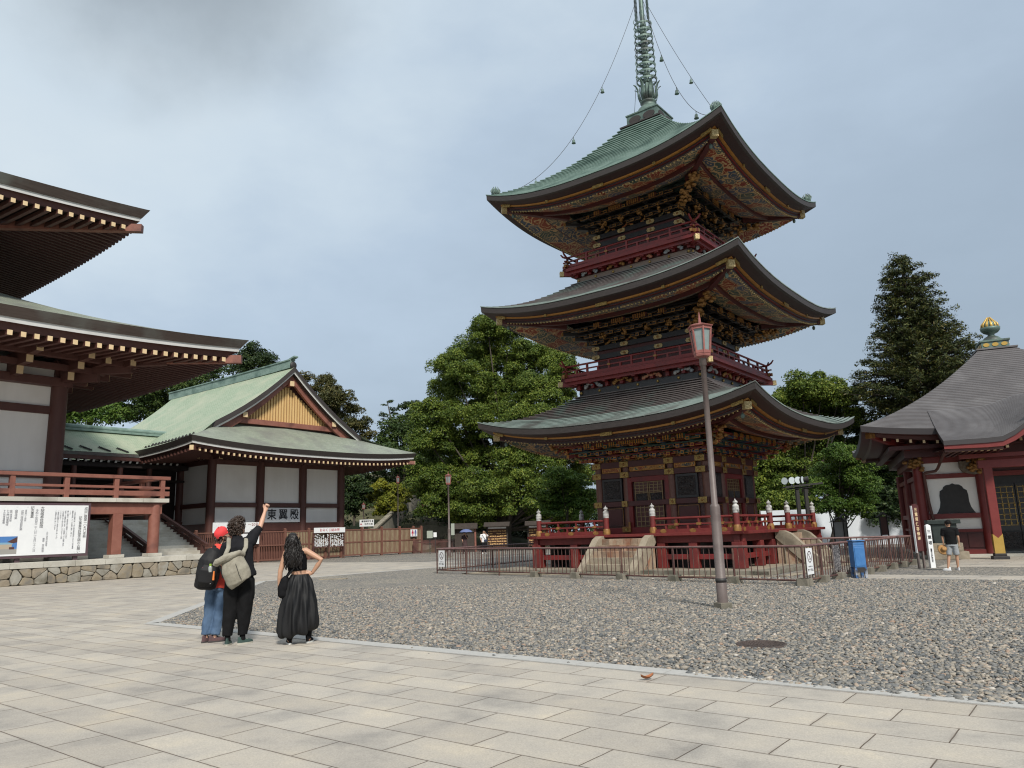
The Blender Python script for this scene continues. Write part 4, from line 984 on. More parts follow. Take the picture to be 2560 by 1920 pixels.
def wing_hall():
    G=MT
    P=thing('wing_hall','white-walled wing hall with green copper gabled roof and yellow slatted gable panel','temple hall',T(-52,36.6),TH)
    b=MB();b.bb(-16,-.1,-6.1,5.9,2.4,7.9,0);b.build('wall',G['plaster'],P)
    b=MB();b.bb(-16,.0,-6.2,6.0,1.2,2.45,0);b.bb(-15.8,-.4,-6.0,5.8,.0,1.2,0);b.build('dark_base',G['bwood'],P)
    for y in(-6.2,-2.1,1.85,5.78):
        b=MB();b.lathe([(.32,1.9),(.32,7.9)],(0,y,0),22,0);b.build('column',G['bwood'],P)
    for x in(-4.4,-8.8):
        b=MB();b.lathe([(.30,1.9),(.30,7.9)],(x,-6.2,0),18,0);b.build('column',G['bwood'],P)
    for z0,z1,o in((4.10,4.44,.1),(2.3,2.9,.14),(7.26,7.62,.14),(7.95,8.3,.3)):
        b=MB();b.bb(-.12,o,-6.2,5.8,z0,z1,0);b.bb(-14,-.12,-6.2-o,-6.05,z0,z1,0);b.build('tie_beam',G['bwood'],P,bevel=.015)
    for y in(-6.2,-2.1,1.85,5.78):
        for L,z in((1.1,7.75),(2.2,7.95)):
            b=MB();b.bb(-.2,L,y-.14,y+.14,z-.2,z+.16,0);b.bb(L,L+.012,y-.14,y+.14,z-.2,z+.16,1);b.build('bracket_arm',[G['bwood'],G['cream']],P)
    for x in(0,-4.4):
        for L,z in((1.1,7.75),(2.2,7.95)):
            b=MB();b.bb(x-.14,x+.14,-6.2-L,-6.2,z-.2,z+.16,0);b.bb(x-.14,x+.14,-6.21-L,-6.2-L,z-.2,z+.16,1);b.build('bracket_arm',[G['bwood'],G['cream']],P)
    # roof: ridge along x
    E=10.4;XE=4.5;YF=6.75;XV=1.15;zr=15.35
    def zp(a):                                           # profile over |y|
        q=a/E
        if q<=YF/E: return zr-7.15*(1.411*q-.5*q*q)
        return (zr-7.15*(1.411*YF/E-.5*(YF/E)**2))*(1-(a-YF)/(E-YF))+8.2*(a-YF)/(E-YF)-.12*math.sin(PI*(a-YF)/(E-YF))
    def zl(x,a):                                         # corner lift of the eave
        fx=max(0,(x+6)/(XE+6)) if x>-6 else 0
        return .45*fx**2.4*max(0,(a/E-.62)/.38)**1.6
    av=[0,1,2,3,4,5,6,YF,7.6,8.6,9.6,E]
    def xf(a): return XV if a<=YF else XV-.25+(XE-XV+.25)*((a-YF)/(E-YF))
    for s in(-1,1):
        r=MB();rows=[]
        for a in av: rows.append([(-18+(xf(a)+18)*j/20,s*a,zp(a)+zl(-18+(xf(a)+18)*j/20,a)) for j in range(21)])
        r.grid(rows,0,True,s<0)
        o=r.build('roof_slope',G['shingle'],P);add_uv(o,lambda c:(c[0],c[1]*1.28))
    def ze(y): return 8.2+.45*(abs(y)/E)**2.6
    r=MB();rows=[]
    for q in[i/8 for i in range(9)]:
        x=XE-q*(XE-.0);hw=E-q*(E-YF)*(XE/(XE-XV+.25))*.98
        rows.append([(x,hw*t,ze(E*t)*(1-q)+q*(10.55-.25*abs(t))-.35*q*(1-q)) for t in[-1+j/10 for j in range(21)]])
    r.grid(rows,0,True,False);fs=r.build('roof_skirt',G['shingle_dark'],P);add_uv(fs,lambda c:(c[1],c[0]*1.2))
    # eave edges front and left/right
    e=MB();ts=[-1+j/13 for j in range(27)]
    prof=[(0,.0),(.12,-.36),(.16,-.36),(.18,-.52),(.4,-.52),(.44,-.74)];mt=[0,0,1,2,2]
    for i in range(5):
        o0,d0=prof[i];o1,d1=prof[i+1]
        e.grid([[(XE-o0,(E-o0)*t,ze(E*t)+d0) for t in ts],[(XE-o1,(E-o1)*t,ze(E*t)+d1) for t in ts]],mt[i],False,False)
        for s in(-1,1):
            xs=[-18+(XE+18)*j/20 for j in range(21)]
            A=[(x-o0*(x>XE-.01),s*(E-o0),zp(E)+zl(x,E)+d0) for x in xs];B=[(x-o1*(x>XE-.01),s*(E-o1),zp(E)+zl(x,E)+d1) for x in xs]
            e.grid([A,B],mt[i],False,s>0)
    e.build('eave_edge',[MT['edge'],G['whiteedge'],G['bwood']],P)
    s_=MB()
    s_.grid([[(XE-.42,(E-.42)*t,ze(E*t)-.72) for t in ts],[(0,6.2*t,8.35) for t in ts]],0,False,True)
    for s in(-1,1): s_.grid([[(x,s*(E-.42),zp(E)+zl(x,E)-.72) for x in(-18,-12,-6,-3,0,2,XE-.42)],[(min(x,0),s*6.2,8.35) for x in(-18,-12,-6,-3,0,2,XE-.42)]],0,False,s<0)
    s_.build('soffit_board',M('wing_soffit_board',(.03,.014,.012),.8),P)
    for i in range(46):
        y=-9.6+19.2*i/45;b=MB();z=ze(y)-.83;b.beam((XE-.3,y,z),(max(.1,XE-.4-(E-.5-abs(y))-0) if abs(y)>6.2 else .1,y,z+.25),.13,.17,0);b.beam((XE-.3,y,z),(XE-.285,y,z),.14,.18,1);b.build('rafter',[G['bwood'],G['cream']],P)
    for s in(-1,1):
        b=MB()
        for i in range(34):
            x=3.6-.45*i;z=zp(E)+zl(x,E)-.83;b.beam((x,s*(E-.3),z),(x,s*6.2,z+.3),.13,.17,0)
        b.build('soffit_slat',G['bwood'],P)
    for s in(-1,1):
        b=MB();b.beam((XE-.1,s*(E-.1),ze(E)-.85),(0,s*6.2,8.25),.24,.3,0);b.beam((XE-.1,s*(E-.1),ze(E)-.85),(XE-.08,s*(E-.08),ze(E)-.85),.26,.32,1);b.build('hip_rafter',[G['bwood2'],G['cream']],P)
    # gable: verge rolls, bargeboards, slatted yellow panel
    yy=[0,.8,1.6,2.5,3.5,4.5,5.6,YF+.25]
    for s in(-1,1):
        b=MB()
        def lay(x0,x1,d0,d1,m):
            A=[(x0,s*y,zp(y)+d0) for y in yy];B=[(x1,s*y,zp(y)+d1) for y in yy];b.grid([A,B],m,False,s<0)
        lay(XV,XV+.03,.02,-.40,0);lay(XV+.03,XV-.04,-.40,-.42,1);lay(XV-.04,XV-.06,-.42,-.55,1);lay(XV-.06,XV-.5,-.55,-.57,0)
        b.build('verge',[G['edge'],G['whiteedge']],P)
        b=MB();A=[(XV-.45,s*y,zp(y)-.5) for y in yy];B=[(XV-.45,s*y,zp(y)-1.12-.02*y) for y in yy];C=[(XV-.7,s*y,zp(y)-1.12-.02*y) for y in yy]
        b.grid([A,B],0,False,s<0);b.grid([B,C],0,False,s<0);b.build('bargeboard',G['bwood2'],P)
    b=MB();z0=10.85;hw=4.35;b.add([(.12,-hw,z0),(.12,hw,z0),(.12,0,13.9)],[(0,1,2)],0)
    n=34
    for i in range(n):
        y=-hw+2*hw*(i+.5)/n;zt_=z0+(13.9-z0)*(1-abs(y)/hw)-.05
        if zt_>z0+.08: b.bb(.12,.20,y-.075,y+.075,z0,zt_,1)
    b.build('gable_slat',[M('gable_gap_board',(.22,.12,.05),.8),G['yellow']],P)
    b=MB();b.bb(-.1,.45,-5.2,5.2,10.45,10.85,0);b.build('gable_beam',G['bwood2'],P,bevel=.015)
    for y,z in((0,14.0),(-4.15,11.05),(4.3,11.05)):
        b=MB();b.bb(-.2,.85,y-.2,y+.2,z-.2,z+.2,0);b.bb(.85,.865,y-.2,y+.2,z-.2,z+.2,1);b.build('gable_purlin',[G['bwood2'],G['cream']],P)
    b=MB();b.add([(.05,-5.6,10.4),(.05,5.6,10.4),(.05,0,14.9)],[(0,1,2)],0);b.build('gable_wall',G['bwood'],P)
    # ridge
    b=MB();xs=[-18.5+19.3*i/20 for i in range(21)]
    def zz(x): return 15.2+.0018*max(0,x+12)**2*.4
    for x0,x1 in zip(xs,xs[1:]): b.beam((x0,0,zz(x0)+.3),(x1+.01,0,zz(x1)+.3),.42,.62,0);b.beam((x0,0,zz(x0)+.66),(x1+.01,0,zz(x1)+.66),.55,.1,0)
    b.beam((.6,0,zz(.6)+.72),(1.3,0,zz(.6)+.86),.4,.12,0)
    b.lathe([(.36,-.1),(.36,.1),(.2,.14)],(0,0,0),14,0) if False else b.ell((.95,0,15.5),(.14,.32,.32),1,12,8)
    b.build('ridge_beam',[G['green'],G['iron']],P)
    b=MB()
    for i in range(13):
        for j in range(2):
            x=3.1-.46*i;b.prism([(-.17,0),(0,.13),(.17,0)],(x+.23*j,-E+.35+.4*j,zp(E-.35-.4*j)+zl(x,E-.4)+.03),(1,0,0),(0,0,1),(0,.08,0),0)
    b.build('snow_guard_stud',G['iron'],P)
    # hall name plate
    b=MB();b.bb(.1,.16,-1.76,1.52,2.95,4.06,0);o=b.build('name_board',[G['white']],P)
    for i,c in enumerate('東翼殿'): text('lettering',c,.86,G['ink'],o,(.166,-1.1+1.04*i,3.50),(0,1,0),(0,0,1),'CENTER','CENTER',1,.016)
wing_hall()
# ---------------------------------------------------------------- red hall on the right
def sutra_hall():
    G=MT
    P=thing('sutra_hall','red and white square hall with a grey pyramid roof, gilded finial and bell-shaped window','temple hall',(18.15,29.36,0),math.radians(-22))
    # +x along the front, +y away; wall front y=2.2, centre (2.1,6.5)
    cx,cy=2.1,6.5
    RD=G['dred'];RP=M('deep_red_pillar',(.135,.014,.013),.5,col2=(.175,.024,.02),sc=3,bump=.15,bsc=20)
    b=MB();b.bb(-1.9,.1,2.3,10.6,.1,4.3,0);b.bb(4.1,6.1,2.3,10.6,.1,4.3,0);b.bb(.1,4.1,3.0,10.6,.1,4.3,0);b.build('wall',G['plaster'],P);b=MB();b.bb(.1,4.1,2.3,2.9,3.25,4.3,0);b.bb(.1,.3,2.3,3,.1,3.3,0);b.bb(3.9,4.1,2.3,3,.1,3.3,0);b.build('door_lintel',RD,P)
    b=MB();b.bb(-2.3,6.5,1.9,10.9,0,.12,0);b.build('stone_plinth',G['granite'],P,bevel=.01)
    for x in(-2.15,.12,4.08,6.35):
        b=MB();b.lathe([(.2,.1),(.2,3.75)],(x,2.25,0),18,0);b.build('pillar',RP,P)
    b=MB();b.lathe([(.2,.1),(.2,3.75)],(-2.15,6.3,0),18,0);b.build('pillar',RP,P)
    b=MB();b.lathe([(.2,.1),(.2,3.75)],(-2.15,10.5,0),18,0);b.build('pillar',RP,P)
    for z0,z1,o in((3.21,3.40,.10),(1.56,1.76,.12),(1.0,1.12,.08),(3.86,4.12,.1),(.1,.3,.12)):
        b=MB();b.bb(-2.1,.1,2.3-o,2.35,z0,z1,0);b.bb(4.1,6.3,2.3-o,2.35,z0,z1,0);b.bb(-2.15-o,-1.88,2.35,10.6,z0,z1,0)
        if z0>3: b.bb(.1,4.1,2.3-o,2.35,z0,z1,0)
        b.build('tie_beam',RP,P,bevel=.008)
    for x0,x1 in((-2.0,0),(4.2,6.2)):
        b=MB()
        b.bb(x0,x1,2.24,2.3,.3,1.0,0)
        for i in range(3): b.bb(x0+.12+.62*i,x0+.64+.62*i,2.21,2.24,.38,.94,0)
        b.build('lower_panel',RD,P,bevel=.006)
    b=MB();b.bb(-2.12,-1.92,2.3,10.6,.3,3.2,0);b.build('side_wall',RP,P)
    # bell-shaped window
    b=MB();pr=[]
    half=[(0,1.17),(.09,1.12),(.22,1.11),(.32,1.04),(.36,.95),(.46,.88),(.49,.70),(.49,.45),(.53,.24),(.62,.06),(.66,0)]
    pr=[(x,z) for x,z in half]+[(-x,z) for x,z in half[::-1][:-1]]
    b.prism(pr[::-1],(-.93,2.27,1.77),(1,0,0),(0,0,1),(0,.1,0),0);b.build('bell_window',G['iron'],P)
    b=MB();b.prism([(x*1.0,z) for x,z in[(q[0]*1.07,q[1]*1.05) for q in pr]][::-1],(-.93,2.285,1.765),(1,0,0),(0,0,1),(0,.05,0),0);b.build('window_surround',G['black'],P)
    # door bay: dark doors with gilded lattice
    b=MB();b.bb(.3,3.9,2.75,2.85,.2,3.3,0);b.build('door_recess',G['black'],P)
    for k in range(4):
        x0=.55+.8*k;b=MB();b.bb(x0,x0+.76,2.66,2.74,1.0,2.9,0)
        for i in range(4): x=x0+.06+.21*i;b.bb(x-.012,x+.012,2.645,2.67,1.2,2.8,1)
        for i in range(8): z=1.22+.22*i;b.bb(x0+.05,x0+.72,2.645,2.67,z-.012,z+.012,1)
        for i in range(4):
            for z in(1.3,1.6,2.0,2.05,2.45): b.ell((x0+.06+.21*i,2.64,z),(.045,.02,.045),1,6,4)
        b.bb(x0,x0+.76,2.66,2.74,.3,.95,2);b.build('door',[G['black'],G['gold'],G['relief']],P)
    b=MB();b.bb(.36,.40,2.6,2.64,1.0,2.55,0);b.bb(.30,.46,2.6,2.64,.95,1.06,0);b.bb(.3,.5,2.6,2.64,2.98,3.06,0);b.build('gilt_fitting',G['gold'],P)
    # carved heads and beam-ends
    for x,y in((-2.2,2.1),(.05,1.9),(4.1,1.9)):
        b=MB()
        for i in range(40): b.ell((x+rnd.gauss(0,.14),y-.05+rnd.gauss(0,.1),3.86+rnd.gauss(0,.13)),(.10,.09,.07),0,6,4,.3)
        b.build('gilded_carving',G['gold2'],P)
    for x in (0,4.2):
        b=MB();b.prism([(-.2,3.3),(-.62,3.42),(-.72,3.6),(-.72,3.86),(.1,3.86),(.1,3.35)],(x+.1,2.2,0),(1,0,0),(0,0,1),(0,-.22,0),0)
        for i in range(16): b.ell((x-.1+rnd.gauss(0,.22),1.93,3.55+rnd.gauss(0,.1)),(.1,.06,.08),1,6,4,.3)
        b.build('beam_end_carving',[M('pale_carved_beam',(.20,.19,.16),.7,col2=(.10,.06,.03),sc=9),G['gold2']],P)
    # main roof, stepped copper rows
    E=6.3;rows=46;seg=22;ts=[-1+2*j/seg for j in range(seg+1)]
    def zr(w,t): return 9.12+(5.02-9.12)*(w*1.3-.3*w*w)+.40*abs(t)**2.8*w**2.4
    r=MB()
    for k in range(4):
        r.x=Matrix.Translation((cx,cy,0))@Matrix.Rotation(k*PI/2,4,'Z')
        for i in range(rows):
            w0,w1=i/rows,(i+1)/rows;h0=.72+(E-.72)*w0;h1=.72+(E-.72)*w1+.02
            a=[(t*h0,-h0,zr(w0,t)) for t in ts];c=[(t*h1,-h1,zr(w1,t)+.022) for t in ts];d=[(t*h1,-h1+.002,zr(w1,t)-.006) for t in ts]
            r.grid([a,c],0,False,True);r.grid([c,d],0,False,True)
    top=r.build('roof',G['slate'],P)
    e=MB();prof=[(E+.03,.0),(E,-.24),(E-.35,-.30),(E-.4,-.44),(E-.9,-.44)];mt=[0,1,1,1]
    for k in range(4):
        e.x=Matrix.Translation((cx,cy,0))@Matrix.Rotation(k*PI/2,4,'Z')
        for i in range(4):
            (h,dz),(h2,dz2)=prof[i],prof[i+1]
            e.grid([[(t*h,-h,zr(1,t)+dz) for t in ts],[(t*h2,-h2,zr(1,t)+dz2) for t in ts]],mt[i],False,True)
        h,h2=E-.9,4.4
        e.grid([[(t*h,-h,zr(1,t)-.44) for t in ts],[(t*h2,-h2,4.62) for t in ts]],2,False,True)
    e.build('eave_edge',[M('dark_grey_eave_edge',(.035,.03,.032),.6),RD,M('dark_red_soffit',(.045,.010,.009),.7)],top)
    for k,n in((0,24),(3,10)):
        for i in range(n):
            t=-.93+1.86*i/23;b=MB();b.x=Matrix.Translation((cx,cy,0))@Matrix.Rotation(k*PI/2,4,'Z')
            x=t*(E-.42);z=zr(1,t)-.51
            b.beam((x,-E+.38,z),(x*.9,-4.6,z+.02),.08,.12,0);b.beam((x,-E+.38,z),(x,-E+.365,z),.09,.125,1);b.build('rafter',[RD,G['cream']],top)
    for k in(0,3):
        b=MB();b.x=Matrix.Translation((cx,cy,0))@Matrix.Rotation(k*PI/2,4,'Z');q=E-.32;b.beam((-q,-q,zr(1,1)-.38),(-4.3,-4.3,4.45),.2,.24,0);b.box((-q,-q,zr(1,1)-.38),(.26,.26,.26),1,rz=PI/4);b.build('hip_rafter',[RP,G['gold2']],top)
    b=MB();b.bb(-2.6,6.8,1.9,2.3,4.12,4.5,0);b.bb(-2.6,-2.2,2.3,11,4.12,4.5,0);b.bb(-3.2,7.4,1.2,1.5,4.42,4.58,0);b.bb(-3.2,-2.9,1.5,11,4.42,4.58,0);b.build('eave_purlin',RD,P)
    # finial
    f=MB();f.x=Matrix.Translation((cx,cy,0))
    f.bb(-.82,.82,-.82,.82,9.12,9.19,1);f.bb(-.55,.55,-.55,.55,9.19,9.56,0);f.bb(-.6,.6,-.6,.6,9.52,9.60,0)
    f.lathe([(.42,9.58),(.40,9.7),(.28,9.82),(.16,9.88),(.13,9.96),(.3,10.04),(.40,10.16),(.42,10.28),(.3,10.3),(.34,10.42),(.26,10.55),(.05,10.66)],n=20,m=0)
    fo=f.build('finial',[G['bronze'],G['slate']],P)
    f=MB();f.x=Matrix.Translation((cx,cy,0))
    def pn(k):
        pass
    for k in range(4):
        f.x=Matrix.Translation((cx,cy,0))@Matrix.Rotation(k*PI/2,4,'Z')
        for x in(-.36,0,.36):
            f.prism([(.13*math.cos(a),.09*math.sin(a)) for a in[i*PI/6 for i in range(12)]],(x,-.555,9.37),(1,0,0),(0,0,1),(0,-.02,0),0)
    f.build('gilded_crest_panel',G['goldp'],fo)
    f=MB();f.x=Matrix.Translation((cx,cy,0))
    for k in range(12):
        a=2*PI*k/12;ca,sa=math.cos(a),math.sin(a)
        f.tube([(.28*ca,.28*sa,10.16),(.37*ca,.37*sa,10.30),(.34*ca,.34*sa,10.44),(.22*ca,.22*sa,10.58),(.06*ca,.06*sa,10.78)],[.05,.06,.05,.04,.01],6,0,ry=[.025]*5,ref=(-sa,ca,0))
    f.build('gilded_flame',G['goldp'],fo)
    # porch roof with an undulating gable
    xs=[-1.53,-1.1,-.6,-.1,.4,.8,1.2,1.6,2.1];xs=xs+[4.2-x for x in xs[::-1][1:]]
    def kz(x):
        a=min(1,abs(x-2.1)/1.9);return .95*(1-a*a*(3-2*a))
    def edge(x): return 4.42+.02*abs(x-2.1)+kz(x)
    ysn=[-1.5+.1*i for i in range(33)]
    r=MB()
    rowsk=[]
    for y in ysn:
        q=(y+1.5)/3.2;base=4.42+.02+(6.0-4.42)*(q*.72+.28*q*q)
        rowsk.append([(x,y,base+kz(x)*(1-q*.55)) for x in xs])
    for ra,rb in zip(rowsk,rowsk[1:]):
        up=[(x,y-.006,z+.009) for x,y,z in ra];r.grid([up,rb],0,False,False);r.grid([ra,up],0,False,False)
    for s in(0,-1):
        A=[row[s] for row in rowsk];B=[(p[0],p[1],p[2]-.16) for p in A];r.grid([A,B],1,False,s==0)
    r.grid([rowsk[0],[(x,-1.5,z-.17) for x,_,z in rowsk[0]]],1,False,False)
    kr=r.build('porch_roof',[MT['slate'],M('dark_grey_porch_edge',(.035,.03,.032),.6)],P)
    b=MB()
    A=[(x,-1.46,edge(x)-.17) for x in xs];B=[(x,-1.46,edge(x)-.36-.05*kz(x)) for x in xs];C=[(x,-1.25,edge(x)-.36) for x in xs];D=[(x,2.2,edge(x)-.20) for x in xs]
    b.grid([A,B],0,False,False);b.grid([B,C],0,False,False);b.grid([C,D],1,False,False);b.build('porch_bargeboard',[RP,RD],kr)
    for i in range(34):
        x=-1.3+6.8*i/33
        if abs(x-2.1)<1.5: continue
        b=MB();z=edge(x)-.42;b.bb(x-.05,x+.05,-1.2,1.5,z-.05,z+.05,0);b.bb(x-.05,x+.05,-1.212,-1.2,z-.05,z+.05,1);b.build('rafter',[RD,G['cream']],kr)
    b=MB()
    for i in range(26): b.ell((2.1+rnd.gauss(0,.25),-1.5+rnd.gauss(0,.05),5.62+rnd.gauss(0,.10)),(.15,.08,.11),0,7,5,.3)
    b.bb(1.5,2.7,-1.45,-1.2,5.42,5.56,1);b.build('gilded_ridge_ornament',[G['goldp'],G['slate']],kr)
    b=MB()
    for i in range(30): b.ell((2.1+rnd.gauss(0,.5),-1.15,4.75+rnd.gauss(0,.1)),(.13,.06,.1),i%2,6,4,.3)
    b.build('carved_gable_panel',[G['carved'],G['gold2']],kr)
    for x in(0,4.2):
        b=MB();b.bb(x-.155,x+.155,-.155,.155,.2,3.45,0);o=b.build('porch_pillar',RP,P,bevel=.03)
        b=MB();b.bb(x-.165,x+.165,-.165,.165,.22,.72,0)
        b.prism([(-.165,.72),(-.165,.94),(-.06,.84),(0,.78),(.06,.84),(.165,.94),(.165,.72)][::-1],(x,-.165,0),(1,0,0),(0,0,1),(0,.33,0),0);b.build('gilt_shoe',G['goldp'],o)
        b=MB();b.bb(x-.2,x+.2,-.2,.2,.12,.22,0);b.bb(x-.27,x+.27,-.27,.27,.0,.12,0);b.build('pillar_base',G['iron'],o,bevel=.02)
    b=MB();b.bb(-.3,4.5,-.16,.16,3.42,3.72,0);b.bb(-.9,5.1,-.12,.12,3.82,3.98,0);b.build('porch_beam',RP,P,bevel=.01)
    b=MB()
    b.bb(-1.5,.4,-1.35,-1.2,4.02,4.12,0)
    b.build('gutter',G['bwood'],P)
    b=MB();b.tube([(-1.4,-.6,4.1),(-1.38,.6,3.95),(-1.42,1.95,3.62),(-1.5,2.05,3.52),(-1.9,2.07,3.47),(-1.95,2.08,3.4),(-1.9,2.07,2.2),(-1.78,2.05,1.2)],.06,8,0);b.build('downpipe',G['bwood'],P)
sutra_hall()
def tank():
    G=MT
    P=thing('bronze_water_tank','dark bronze square water tank on a two-step stone base beside the red hall','water tank',(18.15,29.36,0),math.radians(-22))
    b=MB();b.prism([(-.40,0),(.40,0),(.44,.75),(-.44,.75)],(-1.66,.5,.62),(1,0,0),(0,0,1),(0,.8,0),0);b.bb(-2.24,-1.08,.42,1.38,1.36,1.52,0);b.build('tank_body',G['greybox'],P,bevel=.015)
    b=MB();b.bb(-2.2,-1.1,.45,1.35,.3,.62,0);b.bb(-2.3,-.95,.25,1.5,.0,.30,0)
    b.build('stone_base',G['tan'],P,bevel=.015)
    b=MB()
    for i in range(5): b.bb(-1.98+.16*i,-1.93+.16*i,.435,.45,.38,.56,0);b.bb(-1.98+.16*i,-1.88+.16*i,.435,.45,.45,.48,0)
    b.build('carved_lettering',M('darker_carved_stone',(.16,.13,.085),.9),P)  # lettering strokes in a darker tone than the base
tank()
# ---------------------------------------------------------------- fences, signs, lamps
def steel_fence(label,p,q,foot=True,npost=2.1,zb=.14,skipfeet=0):
    G=MT
    p=Vector(p);q=Vector(q);d=q-p;L=d.length;ang=math.atan2(d.y,d.x)
    P=thing('steel_fence',label,'fence',T(p.x,p.y),TH+ang,'brown steel fences around the pagoda')
    b=MB();b.tube([(0,0,1.0),(L,0,1.0)],.034,10,0);b.build('top_rail',G['railt'],P)
    b=MB();b.tube([(0,0,zb),(L,0,zb)],.024,8,0);b.build('bottom_rail',G['rail'],P)
    n=max(1,round(L/npost))
    for i in range(n+1):
        x=L*i/n;b=MB();b.tube([(x,0,.0),(x,0,.99)],.028,8,0);b.build('fence_post',G['rail'],P)
        if foot and i>=skipfeet:
            b=MB();b.prism([(-.17,0),(.17,0),(.145,.23),(-.145,.23)],(x,-.15,-.03),(1,0,0),(0,0,1),(0,.3,0),0);b.build('concrete_foot',G['concrete'],P,bevel=.012)
    b=MB();m=int(L/.19)
    for i in range(1,m): x=L*i/m;b.tube([(x,0,zb),(x,0,.99)],.013,6,0,False)
    b.build('baluster_lattice',G['rail'],P)
    return P,ang
FL,FR,FB=(-22.74,23.66),(-6.53,20.25),(-5.95,30.35)
f1,_=steel_fence('brown steel railing running along the front of the pagoda',FL,FR,True,2.03,.14,3)
f2,_=steel_fence('brown steel railing on concrete blocks beside the blue box',FR,FB,True,1.27)
f3,_=steel_fence('brown steel railing receding from the left no-smoking sign',FL,(-24.4,36.5),False)
f4,_=steel_fence('short brown steel railing behind the blue box, ending at the pagoda deck',FB,(-9.6,29.0),False)
def no_smoking(label,P,x,y,rot=False):
    G=MT
    S=thing('no_smoking_sign',label,'sign',P.matrix_basis@Vector((x,y,0)),P.rotation_euler.z,'no-smoking signs on the railings')
    b=MB();b.bb(-.21,.21,-.012,0,.28,.94,0);b.build('sign_panel',G['white'],S)
    b=MB();n=36;o=-.0135
    def ring(r0,r1,m): b.add([(r*math.cos(2*PI*i/n),o,.72+r*math.sin(2*PI*i/n)) for r in(r0,r1) for i in range(n)],[(i,(i+1)%n,n+(i+1)%n,n+i) for i in range(n)],m)
    ring(.122,.148,0);b.beam((-.092,o,.812),(.092,o,.628),.003,.022,0)
    b.beam((-.08,o-.0005,.665),(.02,o-.0005,.665),.003,.016,0);b.beam((.03,o-.0005,.78),(.07,o-.0005,.80),.003,.014,0)
    b.build('prohibition_symbol',M('dark_maroon_print',(.05,.018,.02),.6),S)
    text('lettering','文化財保護のため',.036,G['ink'],S,(0,-.014,.475),(1,0,0),(0,0,1),bold=.0006)
    text('lettering','喫やう禁止',.074,G['ink'],S,(0,-.014,.385),(1,0,0),(0,0,1),bold=.001)
    b=MB();b.bb(.215,.245,.0,.03,.25,.95,0);b.build('clamp',G['iron'],S)
bpy.context.view_layer.update()
no_smoking('white no-smoking sign at the far end of the railing, left of the pagoda',f1,.42,-.05)
no_smoking('white no-smoking sign at the railing corner near the blue box',f2,.32,-.05)
def info_sheet():
    S=thing('information_sheet','speckled dark information sheet tied to the railing left of the blue box','notice',f2.matrix_basis@Vector((2.35,-.05,0)),f2.rotation_euler.z)
    m,nt,N,L,b_=nmat('weathered_print');tc=N.new('ShaderNodeTexCoord');n=N.new('ShaderNodeTexNoise');n.inputs['Scale'].default_value=34;L.new(tc.outputs['Object'],n.inputs['Vector']);r=rampn(N,[(.5,(.05,.045,.045)),(.56,(.30,.28,.27))],'CONSTANT');L.new(n.outputs['Fac'],r.inputs[0]);L.new(r.outputs[0],b_.inputs['Base Color'])
    b=MB();b.bb(-.26,.26,-.01,0,.26,.95,0);b.build('sheet',m,S);b=MB();b.bb(-.29,-.26,-.015,.01,.22,.98,0);b.build('edge_strip',MT['pole'],S)
info_sheet()
def blue_box():
    G=MT
    S=thing('blue_metal_box','blue painted metal drinks bin on flaking legs outside the railing','metal box',T(-6.02,23.45),TH+math.radians(38))
    S.scale=(.66,.8,1)
    b=MB();b.bb(-.24,.24,-.2,.2,.30,.92,0)
    b.prism([(-.2,.92),(.2,.92),(.2,1.03),(-.2,1.0)],(-.24,0,0),(0,1,0),(0,0,1),(.48,0,0),0);b.build('box_body',G['blue'],S,bevel=.012)
    b=MB();b.bb(-.27,.27,-.24,.22,1.02,1.055,0);b.build('lid',G['blue'],S,bevel=.008)
    b=MB();b.bb(.241,.246,-.08,.08,.84,.90,0);b.build('slot',G['ink'],S)
    b=MB();b.bb(-.20,.20,-.216,-.2,.34,.86,0);b.build('front_panel',G['blue'],S,bevel=.01)
    for x,y in((-.2,-.16),(.2,-.16),(.2,.16),(-.2,.16)):
        b=MB();b.bb(x-.055,x+.055,y-.04,y+.04,0,.30,0);b.build('leg',M('flaking_blue_leg',(.03,.13,.34),.6,col2=(.03,.025,.025),sc=9,amt=2,col3=(.35,.36,.38),sc3=6) if 'fl' not in MT else MT['fl'],S)
    b=MB();b.bb(-.14,.14,-.2,-.19,.16,.3,0);b.build('lower_flap',G['iron'],S)
blue_box()
